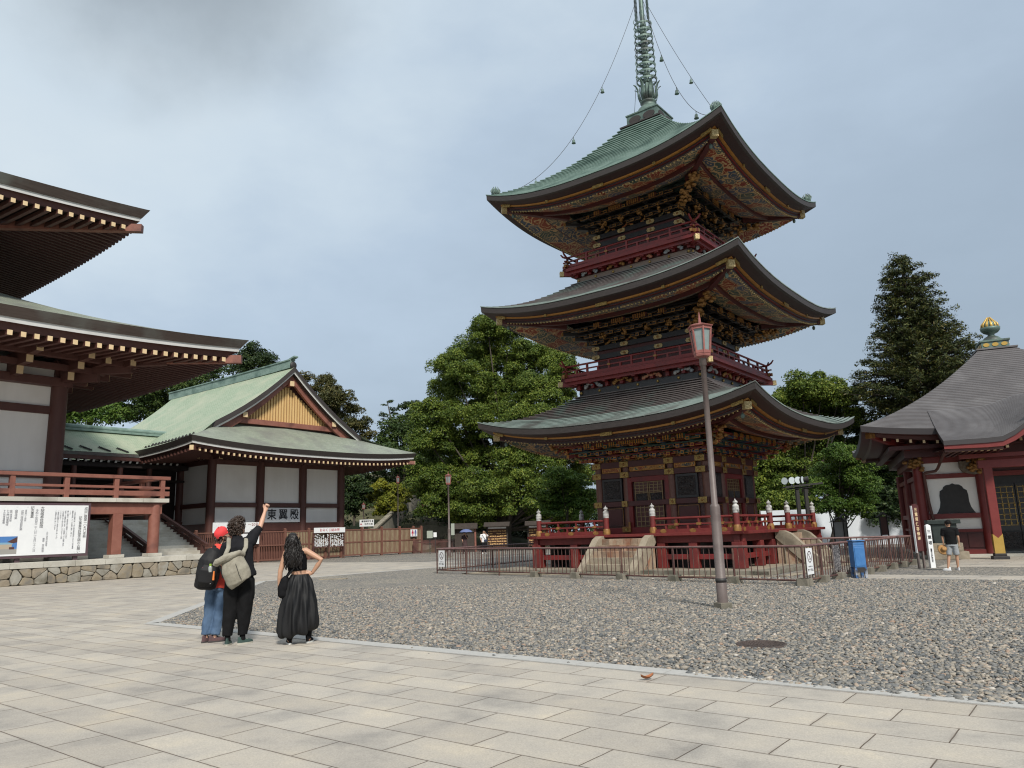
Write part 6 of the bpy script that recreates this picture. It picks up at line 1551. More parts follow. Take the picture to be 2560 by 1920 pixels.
def pointing_man():
    P=thing('person','curly-haired man in black raising his right arm to point upwards at the pagoda','person',(-4.47,12.44,0),math.radians(19.5))
    J=dict(pel=(.03,.0,1.02),wai=(.04,-.01,1.18),che=(0,.0,1.46),nek=(-.03,.02,1.66),shL=(-.20,.0,1.55),elL=(-.27,.06,1.27),wrL=(-.13,.24,1.13),shR=(.17,.02,1.61),elR=(.315,.10,1.83),wrR=(.385,.20,2.08),
      hiL=(-.07,0,.98),knL=(-.10,.02,.55),anL=(-.125,0,.10),hiR=(.12,0,.98),knR=(.11,.02,.55),anR=(.095,.02,.10),ftL=(.15,.9),ftR=(.75,.55))
    f=(.62,.62,.42);hd=V3((-.03,.05,1.815))
    b=MB();Ph,Rh,pt=head(b,hd,f,(-.25,-.25,1),1.12);body(b,J,hd-V3((0,.0,.03)),f,1)
    hand(b,J['wrR'],V3(J['wrR'])-V3(J['elR']),(-.7,-.2,.3),1.25,1.12);hand(b,J['wrL'],V3(J['wrL'])-V3(J['elL']),(.2,.2,.8),.7,1.1)
    skinned(b,'body',SK,P,.0085,3,None,pt)
    curls('hair',HAIRB,P,Ph,1.12,620,[(0,-.020,.040,.086,.096,.086),(0,-.055,.0,.078,.068,.083),(0,.03,.085,.070,.068,.043)],4,.0075)
    s=MB()
    s.tube([(.04,-.01,1.04),(.03,-.01,1.16),(.0,0,1.34),(-.01,.0,1.50),(-.02,.01,1.60),(-.03,.02,1.655)],[.235,.205,.205,.215,.15,.078],18,0,ry=[.155,.14,.145,.15,.11,.075],ref=(1,0,0))
    s.tube([(.06,.01,1.54),(.17,.02,1.60),(.24,.06,1.72),(.305,.095,1.815)],[.11,.098,.082,.066],14);s.tube([(-.1,0,1.53),(-.20,0,1.53),(-.245,.03,1.38),(-.272,.06,1.26)],[.1,.092,.082,.07],14)
    s.tube([(.18,-.04,1.10),(.26,-.03,1.09)],[.06,.03],8)
    skinned(s,'shirt',NVY,P,.012,4,folds(.02,7,4,3))
    c=MB();c.tube([(-.035,.02,1.63),(-.03,.02,1.69)],[.09,.075],14);skinned(c,'collar',NVY,P,.012,2)
    t=MB();t.tube([(.035,0,1.10),(.03,0,1.0),(.03,0,.90)],[.185,.205,.2],18,0,ry=[.125,.14,.135],ref=(1,0,0))
    t.tube([(-.065,0,1.0),(-.085,.01,.75),(-.105,.02,.5),(-.125,.0,.14)],[.125,.125,.105,.078],14);t.tube([(.125,0,1.0),(.125,.01,.75),(.112,.02,.5),(.095,.02,.14)],[.125,.125,.108,.080],14)
    skinned(t,'trousers',BLK,P,.012,4,folds(.018,7,3,7))
    for a,fd in(((-.125,0),J['ftL']),((.095,.02),J['ftR'])):
        q=MB();shoe(q,a,fd,.29,.085,.05);q.build('shoe',[M('green_canvas',(.025,.052,.045),.8,col2=(.04,.07,.06),sc=20) if a[0]<0 else bpy.data.materials['green_canvas'],M('pale_rubber_sole',(.42,.40,.34),.7) if a[0]<0 else bpy.data.materials['pale_rubber_sole']],P)
        q=MB();q.lathe([(.045,.07),(.042,.17)],(a[0],a[1],0),12);q.build('sock',BLK,P)
    # the rucksack he wears
    K=thing('backpack','beige roll-top canvas backpack worn by the pointing man','backpack',P.location,P.rotation_euler.z)
    CV=M('beige_canvas',(.245,.225,.175),.85,col2=(.30,.28,.225),sc=14,bump=.3,bsc=60,col3=(.21,.19,.15),sc3=5);BK=M('black_webbing',(.012,.012,.013),.8)
    m=MB();R=Matrix.Rotation(-.30,3,'Y')
    def L(x,y,z): return V3((-.055,-.245,1.19))+R@V3((x,y,z))
    m.tube([L(.02,0,-.24),L(0.01,-.01,-.22),L(0,-.02,-.05),L(0,-.01,.08),L(-.01,0,.17)],[.17,.195,.205,.185,.17],22,0,ry=[.075,.10,.12,.10,.06],ref=R@V3((1,0,0)))
    skinned(m,'pack_body',CV,K,.010,5,folds(.010,9,6,2))
    m=MB();m.tube([L(-.26,.0,.13),L(-.22,-.03,.17),L(-.05,-.06,.19),L(.12,-.05,.185),L(.19,-.01,.15)],[.035,.05,.055,.05,.03],12,0,ry=[.05,.075,.085,.075,.04],ref=(0,0,1))
    m.tube([L(-.22,-.02,.17),L(0,-.07,.205),L(.15,-.03,.19)],[.02,.03,.02],8)
    skinned(m,'roll_top',CV,K,.009,4,folds(.012,10,10,5))
    for x,xs in((-.145,-.16),(.15,.10)):
        m=MB();m.tube([L(x,.03,.15),V3((xs,-.15,1.50)),V3((xs,-.06,1.625)),V3((xs,.06,1.655)),V3((xs*1.1,.16,1.54)),V3((xs*1.1,.165,1.3))],[.034]*6,8,0,ry=[.012]*6,ref=(1,0,0));m.build('shoulder_strap',CV,K)
    m=MB();m.tube([L(.03,-.145,.06),L(.035,-.15,-.12),L(.05,-.125,-.2)],.004,5);m.build('front_zip',BK,K)
    m=MB();m.box(L(.145,-.085,-.19),(.075,.012,.022),0,R=R@Matrix.Rotation(.5,3,'Z'));m.build('brand_tab',BK,K)
    m=MB();m.beam(L(.15,-.05,.14),L(.2,.02,-.1),.02,.006,0);m.beam(L(-.2,-.02,.1),L(-.2,.06,-.1),.03,.006,0);m.build('side_strap',BK,K)
pointing_man()
def cap_man():
    P=thing('person','man in a red cap, red shirt and blue jeans looking up beside the pointing man','person',(-5.0,12.84,0),math.radians(21))
    RC=M('bright_red_cloth',(.58,.045,.03),.8,col2=(.68,.07,.045),sc=6);RCAP=M('bright_red_cap',(.60,.028,.035),.75,col2=(.70,.05,.05),sc=5);JE=M('blue_denim',(.045,.085,.155),.85,col2=(.08,.135,.22),sc=7,stretch=(1,1,.4),bump=.2,bsc=60)
    J=dict(pel=(.05,0,.95),wai=(.06,-.01,1.10),che=(.05,-.01,1.36),nek=(.07,.02,1.55),shL=(-.05,.07,1.45),elL=(-.08,.15,1.20),wrL=(.04,.30,1.02),shR=(.20,-.02,1.46),elR=(.23,.0,1.18),wrR=(.20,.10,.93),
      hiL=(-.03,.02,.90),knL=(-.05,.06,.50),anL=(-.10,.03,.09),hiR=(.13,0,.90),knR=(.11,.02,.50),anR=(.03,-.02,.09),ftL=(.55,.8),ftR=(.9,.35))
    f=(.78,.42,.42);hd=V3((.095,.03,1.70))
    b=MB();Ph,Rh,pt=head(b,hd,f,(-.35,-.2,1),1.1);body(b,J,hd-V3((0,0,.03)),f,1,1.05)
    hand(b,J['wrR'],V3(J['wrR'])-V3(J['elR']),(0,.9,.1),.5,1.08);hand(b,J['wrL'],V3(J['wrL'])-V3(J['elL']),(.1,.3,.8),.6,1.08)
    skinned(b,'body',SK,P,.0085,3,None,pt)
    curls('hair',HAIRB,P,Ph,1.1,60,[(0,-.045,-.02,.074,.064,.055)],9,.01)
    c=MB();c.x=None
    n=20;vs=[];rings=[(.088,-.005),(.092,.03),(.090,.06),(.075,.095),(.045,.118),(.008,.126)]
    for r,z in rings:
        for i in range(n): a=2*PI*i/n;vs.append(Ph(r*math.cos(a),-.012+r*1.16*math.sin(a),z+.018-.02*(math.sin(a)<0)*abs(math.sin(a))))
    c.add(vs,[(i*n+j,i*n+(j+1)%n,(i+1)*n+(j+1)%n,(i+1)*n+j) for i in range(len(rings)-1) for j in range(n)],0,True)
    A=[Ph(.085*math.cos(a),.085*math.sin(a)+.0,.03) for a in[PI*(.08+.84*i/12) for i in range(13)]];B=[Ph(.082*math.cos(a),.085*math.sin(a)+.085*math.sin(a)**.6,.012+.012*math.sin(a)) for a in[PI*(.08+.84*i/12) for i in range(13)]]
    up=[Ph(0,0,.008)-Ph(0,0,0)][0]
    c.add(A+B,[(i,i+1,14+i,13+i) for i in range(12)],0,True);c.add([q-up for q in A+B],[(i,13+i,14+i,i+1) for i in range(12)],0,True)
    c.ell(Ph(0,-.012,.145),(.011,.011,.008),0,8,5)
    c.build('cap',RCAP,P)
    s=MB();s.tube([(.06,0,.86),(.06,-.01,1.0),(.06,-.01,1.2),(.06,0,1.38),(.065,.01,1.49),(.075,.02,1.56)],[.215,.20,.195,.20,.145,.075],18,0,ry=[.155,.15,.15,.145,.1,.07],ref=(1,0,0))
    s.tube([(.14,0,1.42),(.20,-.02,1.44),(.225,-.01,1.30),(.232,.0,1.18)],[.09,.088,.078,.072],12);s.tube([(.02,.04,1.42),(-.05,.07,1.43),(-.08,.1,1.3),(-.08,.15,1.2)],[.09,.088,.078,.07],12)
    skinned(s,'shirt',RC,P,.012,4,folds(.02,7,5,11))
    t=MB();t.tube([(.055,0,1.0),(.05,0,.92),(.05,0,.82)],[.18,.19,.18],18,0,ry=[.13,.14,.13],ref=(1,0,0))
    t.tube([(-.03,.02,.9),(-.05,.05,.66),(-.06,.055,.48),(-.10,.03,.12)],[.112,.10,.085,.075],14);t.tube([(.13,0,.9),(.115,.01,.66),(.105,.02,.48),(.035,-.02,.12)],[.115,.105,.09,.08],14)
    skinned(t,'jeans',JE,P,.012,4,folds(.018,8,6,5))
    sm=M('maroon_grey_shoe',(.055,.035,.04),.8,col2=(.12,.06,.06),sc=14);so=M('dark_sole',(.05,.045,.045),.8)
    for a,fd in(((-.10,.03),J['ftL']),((.03,-.02),J['ftR'])): q=MB();shoe(q,a,fd,.30,.09,.052);q.build('shoe',[sm,so],P)
    K=thing('backpack','large black backpack with a water bottle and orange tag worn by the red-capped man','backpack',P.location,P.rotation_euler.z)
    PK=M('black_nylon',(.006,.006,.007),.65,col2=(.011,.011,.012),sc=8,spec=.3)
    m=MB();R=Matrix.Rotation(.12,3,'Y')
    def L(x,y,z): return V3((-.085,-.235,1.17))+R@V3((x,y,z))
    m.tube([L(-.02,0,-.33),L(-.02,0,-.29),L(-.015,-.02,-.1),L(0,-.02,.12),L(.05,.01,.26),L(.09,.03,.31)],[.09,.165,.185,.18,.14,.08],20,0,ry=[.05,.10,.14,.14,.11,.06],ref=R@V3((1,0,0)))
    skinned(m,'pack_body',PK,K,.011,5,folds(.008,9,7,8))
    m=MB();m.tube([L(-.02,-.10,-.27),L(-.02,-.175,-.2),L(-.015,-.185,-.02),L(0,-.15,.06)],[.09,.13,.13,.10],14,0,ry=[.02,.035,.035,.02],ref=R@V3((1,0,0)));skinned(m,'front_pocket',PK,K,.010,4)
    for x in(-.02,.2):
        m=MB();m.tube([L(x,.05,.2),V3((x,-.05,1.53)),V3((x+.01,.05,1.545)),V3((x+.02,.14,1.4)),V3((x+.02,.15,1.15))],[.032]*5,8,0,ry=[.012]*5,ref=(1,0,0));m.build('shoulder_strap',PK,K)
    m=MB();m.lathe([(.028,0),(.032,.03),(.030,.08),(.014,.10)],L(.02,-.20,-.04),12,0);m.lathe([(.02,.095),(.02,.13)],L(.02,-.20,-.04),12,1);m.build('water_bottle',[M('clear_bottle',(.30,.32,.31),.2),M('green_cap',(.22,.36,.05),.5)],K)
    m=MB();m.tube([L(.075,-.205,-.02),L(.085,-.215,-.16)],[.012,.018],8,0);m.build('orange_tag',M('orange_tag',(.62,.17,.03),.6),K)
    m=MB();m.box(L(-.09,-.185,.0),(.03,.006,.05),0);m.box(L(.05,-.19,-.21),(.018,.006,.022),1);m.build('badge',[M('pink_badge',(.45,.10,.14),.6),M('badge_white',(.6,.6,.58),.6)],K)
cap_man()
def woman():
    P=thing('person','woman with long wavy hair, black crop top and long skirt, hand on hip','person',(-3.49,12.33,0),math.radians(15.5))
    J=dict(pel=(.03,0,.93),wai=(.02,0,1.06),che=(-.02,.0,1.28),nek=(-.06,.02,1.46),shL=(-.19,.02,1.375),elL=(-.265,.02,1.10),wrL=(-.275,.06,.85),shR=(.12,.0,1.41),elR=(.36,-.06,1.265),wrR=(.225,.0,1.065),
      hiL=(-.05,0,.88),knL=(-.08,.02,.5),anL=(-.10,0,.12),hiR=(.12,0,.88),knR=(.15,.02,.5),anR=(.185,.03,.12),ftL=(-.12,.9),ftR=(.35,.9))
    f=(.42,.72,.42);hd=V3((-.075,.04,1.585))
    b=MB();Ph,Rh,pt=head(b,hd,f,(-.2,-.3,1),1.02);body(b,J,hd-V3((0,0,.03)),f,1,.84)
    hand(b,J['wrR'],V3((.10,-.03,1.035))-V3(J['wrR']),(0,-.1,1),.25,.95);hand(b,J['wrL'],V3((-.02,.02,-1)),(.3,.9,0),.45,.95)
    skinned(b,'body',SKT,P,.0085,3,None,pt)
    # hair: skull cap and a long mass of waves down the back
    h=MB()
    h.ell(Ph(0,-.018,.03),(.094,.104,.095),0,14,10);h.tube([Ph(0,-.05,.02),V3((-.085,-.075,1.50)),V3((-.07,-.115,1.38)),V3((-.06,-.125,1.25)),V3((-.05,-.12,1.16))],[.09,.118,.125,.11,.05],16,0,ry=[.085,.075,.062,.05,.025],ref=(1,0,0))
    base=skinned(h,'hair',HAIRK,P,.010,3,folds(.014,14,9,3))
    b=MB();r=random.Random(12)
    for i in range(95):
        x0=r.uniform(-.105,.105);yb=-.07-.05*math.cos(x0/.12)+r.uniform(-.02,.012);z0=r.uniform(1.38,1.62);ln=r.uniform(.16,.33);ph=r.uniform(0,6)
        pts=[]
        for j in range(9):
            t=j/8;z=z0-ln*t
            pts.append((-.075+x0*(1+.35*t)+.014*math.sin(ph+t*9),yb-.03*min(1,(1.62-z)/.25)+.013*math.cos(ph+t*9),max(1.13,z)))
        b.tube(pts,[.006,.011,.012,.012,.012,.011,.010,.007,.003],5)
    for i in range(70):
        d=V3((r.gauss(0,1),r.gauss(-.5,1),r.gauss(.3,1))).normalized();o=V3((d.x*.094,-.018+d.y*.104,.03+d.z*.095))
        if o.y>.05 and o.z<.06: continue
        pts=[];ph=r.uniform(0,6)
        for j in range(6): pts.append(Ph(o.x*1.02+.008*math.sin(ph+j),o.y*1.02-.004*j,o.z-.022*j))
        b.tube(pts,[.004,.010,.011,.011,.009,.003],5)
    b.build('hair_lock',HAIRK,P)
    t=MB();t.tube([(.0,0,1.105),(-.005,0,1.16),(-.02,0,1.27),(-.03,.0,1.35),(-.045,.005,1.41)],[.145,.148,.162,.145,.075],18,0,ry=[.10,.105,.12,.11,.055],ref=(1,0,0))
    for x in(-.125,.055): t.tube([(x*.9,.07,1.3),(x,.05,1.40),(x*.9,.0,1.432),(x*1.0,-.06,1.38)],[.03,.028,.028,.035],8)
    skinned(t,'crop_top',M('black_knit',(.004,.004,.0045),.9,col2=(.007,.007,.008),sc=20,spec=.1),P,.010,4,folds(.005,9,6,4))
    # gathered balloon skirt
    s=MB();n=64;prof=[(1.055,.135),(1.02,.150),(.95,.19),(.80,.225),(.60,.262),(.42,.288),(.28,.296),(.20,.285),(.165,.255),(.16,.20),(.20,.15)]
    vs=[]
    for k,(z,r_) in enumerate(prof):
        for i in range(n):
            a=2*PI*i/n;amp=.014+.026*max(0,min(1,(1.05-z)/.5));pl=amp*(math.sin(a*11+2.2*math.sin(z*4))+.6*math.sin(a*19+z*9+1)+.5*NZ.noise(V3((math.cos(a)*3,math.sin(a)*3,z*5))))
            zz=z+(.05*math.cos(a-.5)*(k>5))+.024*math.sin(a*7)*(k>6)
            vs.append((.035+.0*z+(1.05-z)*-.025+(r_+pl*(.25 if k<2 else 1))*math.cos(a),(r_*.80+pl*(.25 if k<2 else 1))*math.sin(a),zz))
    s.add(vs,[(i*n+j,(i+1)*n+j,(i+1)*n+(j+1)%n,i*n+(j+1)%n) for i in range(len(prof)-1) for j in range(n)],0,True)
    o=s.build('skirt',M('black_satin_cotton',(.005,.005,.0055),.6,col2=(.009,.009,.010),sc=9,spec=.3,bump=.25,bsc=16,stretch=(1,1,.25)),P);q=o.modifiers.new('sub','SUBSURF');q.levels=1;q.render_levels=1
    for a,fd in(((-.10,0),J['ftL']),((.185,.03),J['ftR'])):
        q=MB();shoe(q,a,fd,.25,.10,.043,0,1);q.tube([(a[0],a[1],.07),(a[0],a[1],.2)],[.045,.05],12,0);q.build('ankle_boot',[BLK,M('white_rubber',(.60,.60,.57),.6) if a[0]<0 else bpy.data.materials['white_rubber']],P)
    q=MB();q.tube([(.222+.022*math.cos(i*PI/6),.0+.022*math.sin(i*PI/6),1.09) for i in range(13)],.005,5,0,False);q.build('bracelet',M('dark_cord',(.06,.03,.02),.7),P)
    K=thing('shoulder_bag','black crossbody bag hanging at the left hip of the woman in the long skirt','bag',P.location,P.rotation_euler.z)
    m=MB();m.tube([(-.215,-.03,.70),(-.215,-.03,.74),(-.21,-.03,.86),(-.185,-.04,.98),(-.165,-.04,1.03)],[.05,.085,.088,.07,.03],16,0,ry=[.04,.075,.08,.06,.02],ref=(1,0,0));skinned(m,'bag_body',M('black_bag_cloth',(.004,.004,.005),.8,spec=.2),K,.010,4,folds(.008,10,8,6))
    m=MB();m.tube([(-.17,-.06,1.02),(-.08,-.12,1.12),(0,-.13,1.25),(.075,-.09,1.38),(.085,.0,1.44),(.06,.08,1.38),(-.05,.125,1.22),(-.17,.04,1.02)],[.018]*8,8,0,ry=[.005]*8,ref=(0,0,1));m.build('strap',BLK,K)
woman()
def stroller():
    P=thing('person','man in black T-shirt and grey shorts strolling past the red hall','person',(13.42,24.05,0),math.radians(-29))
    k=.86;P.scale=(k,k,k)
    J=dict(pel=(0,0,.93),wai=(0,0,1.08),che=(0,.0,1.34),nek=(-.01,.01,1.51),shL=(-.2,.0,1.43),elL=(-.25,.02,1.15),wrL=(-.24,.04,.92),shR=(.2,.0,1.43),elR=(.24,-.03,1.16),wrR=(.24,.03,.95),
      hiL=(-.08,0,.88),knL=(-.13,.0,.48),anL=(-.20,-.06,.10),hiR=(.09,0,.88),knR=(.12,.05,.48),anR=(.11,.10,.09),ftL=(-.9,.3),ftR=(-.4,.9))
    f=(-.55,.8,-.12);hd=V3((-.03,.03,1.63))
    b=MB();Ph,Rh,pt=head(b,hd,f,(0,0,1),1.03);body(b,J,hd-V3((0,0,.03)),f,1,1.0);hand(b,J['wrL'],(0,.05,-1),(-.1,.9,0),.9);hand(b,J['wrR'],(0,.1,-1),(0,.9,.1),.5)
    skinned(b,'body',SKT,P,.011,3,None,pt)
    curls('hair',HAIRK,P,Ph,1.03,80,[(0,-.02,.035,.082,.094,.082)],5,.009)
    s=MB();s.tube([(0,0,.90),(0,0,1.08),(0,0,1.25),(0,0,1.37),(0,.0,1.46),(-.01,.01,1.53)],[.19,.18,.195,.195,.13,.07],16,0,ry=[.14,.13,.135,.135,.09,.065],ref=(1,0,0))
    s.tube([(.06,0,1.42),(.2,0,1.43),(.23,-.02,1.22)],[.10,.095,.08],12);s.tube([(-.06,0,1.42),(-.2,0,1.43),(-.24,.02,1.22)],[.10,.095,.08],12)
    skinned(s,'tshirt',BLK,P,.013,4,folds(.009,7,5,2))
    t=MB();t.tube([(0,0,.98),(0,0,.85)],[.175,.19],16,0,ry=[.13,.14],ref=(1,0,0));t.tube([(-.08,0,.9),(-.12,.0,.55)],[.11,.10],12);t.tube([(.09,0,.9),(.12,.04,.55)],[.11,.10],12)
    skinned(t,'shorts',M('grey_shorts',(.22,.235,.25),.85,col2=(.30,.315,.33),sc=14),P,.013,4,folds(.008,8,5,2))
    w=M('white_trainer',(.62,.62,.62),.6)
    for a,fd in(((-.20,-.06),J['ftL']),((.11,.10),J['ftR'])): q=MB();shoe(q,a,fd,.28,.09,.05);q.build('shoe',[w,w],P)
    K=thing('straw_hat','brown straw hat held low in the left hand of the strolling man','hat',P.matrix_basis.to_3x3()@Vector((-.26,-.02,.74))+P.location,P.rotation_euler.z)
    K.scale=(k,k,k);m=MB();m.lathe([(.0,.11),(.07,.105),(.085,.05),(.095,.0),(.15,-.01),(.19,-.03)],(0,0,0),20);o=m.build('hat_body',M('brown_straw',(.30,.15,.05),.8,col2=(.40,.22,.08),sc=20,bump=.5,bsc=60),K);o.rotation_euler=(1.1,.5,0);o.modifiers.new('s','SOLIDIFY').thickness=.008
stroller()
def far_people():
    P=thing('person','distant man in a white shirt with a dark shoulder bag, hand raised to his face','person',(-2.62,61.0,0),.05)
    J=dict(pel=(0,0,.95),wai=(0,0,1.1),che=(0,0,1.38),nek=(0,.0,1.55),shL=(-.2,0,1.46),elL=(-.27,0,1.2),wrL=(-.2,-.1,.98),shR=(.2,0,1.46),elR=(.33,-.06,1.32),wrR=(.14,-.13,1.56),hiL=(-.09,0,.9),knL=(-.09,0,.5),anL=(-.1,0,.1),hiR=(.09,0,.9),knR=(.1,.04,.5),anR=(.12,.1,.1),ftL=(-.3,-.9),ftR=(.3,-.9))
    b=MB();Ph,R_,pt=head(b,(0,-.01,1.67),(.25,-.95,0),(0,0,1));body(b,J,(0,0,1.66),(0,-1,0),1);hand(b,J['wrR'],(-.2,0,.6),(0,-1,0),.8);hand(b,J['wrL'],(0,-.2,-1),(0,-1,0),.5);skinned(b,'body',SKT,P,.014,2,None,pt)
    b=MB();b.ell(Ph(0,-.02,.05),(.085,.1,.085),0,12,8);b.build('hair',HAIRK,P)
    s=MB();s.tube([(0,0,.88),(0,0,1.2),(0,0,1.42),(0,0,1.54)],[.2,.19,.19,.08],14,0,ry=[.14,.13,.13,.07],ref=(1,0,0));s.tube([(.1,0,1.42),(.2,0,1.45),(.31,-.05,1.33)],[.09,.085,.08],10);s.tube([(-.1,0,1.42),(-.2,0,1.45),(-.26,0,1.24)],[.09,.085,.08],10);skinned(s,'shirt',M('white_cotton',(.72,.72,.72),.8),P,.016,3,folds(.008,7,5))
    t=MB();t.tube([(0,0,1.0),(0,0,.86)],[.17,.18],14,0,ry=[.13,.13],ref=(1,0,0));t.tube([(-.09,0,.9),(-.1,0,.12)],[.11,.075],10);t.tube([(.09,0,.9),(.11,.07,.12)],[.11,.075],10);skinned(t,'trousers',NVY,P,.016,3)
    for a,fd in(((-.1,0),J['ftL']),((.12,.1),J['ftR'])): q=MB();shoe(q,a,fd);q.build('shoe',[bpy.data.materials['white_trainer']]*2,P)
    K=thing('sling_bag','small navy sling bag across the front of the distant man in white','bag',P.location,.05);m=MB();m.ell((.12,-.17,1.0),(.13,.05,.1),0,12,8);m.build('bag_body',M('navy_cloth',(.015,.022,.06),.8),K);m=MB();m.tube([(.12,-.15,1.05),(0,-.155,1.25),(-.13,-.1,1.46),(-.13,.1,1.44),(.1,.15,1.1)],.015,6);m.build('strap',bpy.data.materials['navy_cloth'],K)
    P=thing('person','distant person in dark clothes walking under a slate blue umbrella','person',(-4.25,62.8,0),.1)
    J=dict(pel=(0,0,.93),wai=(0,0,1.08),che=(0,0,1.34),nek=(0,.0,1.5),shL=(-.18,0,1.42),elL=(-.23,-.03,1.16),wrL=(-.17,-.14,1.0),shR=(.18,0,1.42),elR=(.22,-.1,1.2),wrR=(.10,-.2,1.38),hiL=(-.08,0,.88),knL=(-.1,-.02,.5),anL=(-.13,.02,.1),hiR=(.08,0,.88),knR=(.09,.03,.5),anR=(.1,.06,.1),ftL=(0,-1),ftR=(.2,-1))
    b=MB();Ph,R_,pt=head(b,(0,-.01,1.61),(.1,-1,0),(0,0,1));body(b,J,(0,0,1.6),(0,-1,0),1,.95);hand(b,J['wrR'],(-.1,0,.6),(-1,0,0),1.3);hand(b,J['wrL'],(.2,-.3,-1),(0,-1,0),.5);skinned(b,'body',SKT,P,.014,2,None,pt)
    b=MB();b.ell(Ph(0,-.02,.04),(.085,.1,.09),0,12,8);b.build('hair',HAIRK,P)
    s=MB();s.tube([(0,0,.55),(0,0,.9),(0,0,1.2),(0,0,1.38),(0,0,1.5)],[.24,.19,.17,.17,.075],14,0,ry=[.18,.14,.12,.12,.07],ref=(1,0,0));s.tube([(.1,0,1.38),(.18,0,1.41),(.22,-.1,1.2)],[.085,.08,.07],10);s.tube([(-.1,0,1.38),(-.18,0,1.41),(-.23,-.03,1.14)],[.085,.08,.07],10);skinned(s,'long_tunic',M('dark_print_cloth',(.018,.013,.014),.8,col2=(.07,.03,.03),sc=25,amt=2),P,.016,3,folds(.01,7,5))
    t=MB();t.tube([(-.08,0,.85),(-.13,.02,.1)],[.09,.07],10);t.tube([(.08,0,.85),(.1,.06,.1)],[.09,.07],10);skinned(t,'trousers',BLK,P,.016,3)
    for a,fd in(((-.13,.02),J['ftL']),((.1,.06),J['ftR'])): q=MB();shoe(q,a,fd);q.build('shoe',[BLK,BLK],P)
    U=thing('umbrella','slate blue umbrella held open over the distant person in dark clothes','umbrella',(-4.17,62.6,0),.1)
    m=MB();m.tube([(.08,0,1.32),(.05,0,1.95)],.012,6);m.build('shaft',MT['iron'],U)
    m=MB();n=8;rg=[(.03,1.96),(.25,1.92),(.42,1.83),(.54,1.70)];vs=[(.05+r*math.cos(2*PI*i/16)*(1 if i%2==0 else .96),r*math.sin(2*PI*i/16)*(1 if i%2==0 else .96),z+(.02 if i%2 and r>.4 else 0)) for r,z in rg for i in range(16)]
    m.add(vs,[(i*16+j,(i+1)*16+j,(i+1)*16+(j+1)%16,i*16+(j+1)%16) for i in range(3) for j in range(16)],0,True);m.build('canopy',MT['umb'],U)
far_people()
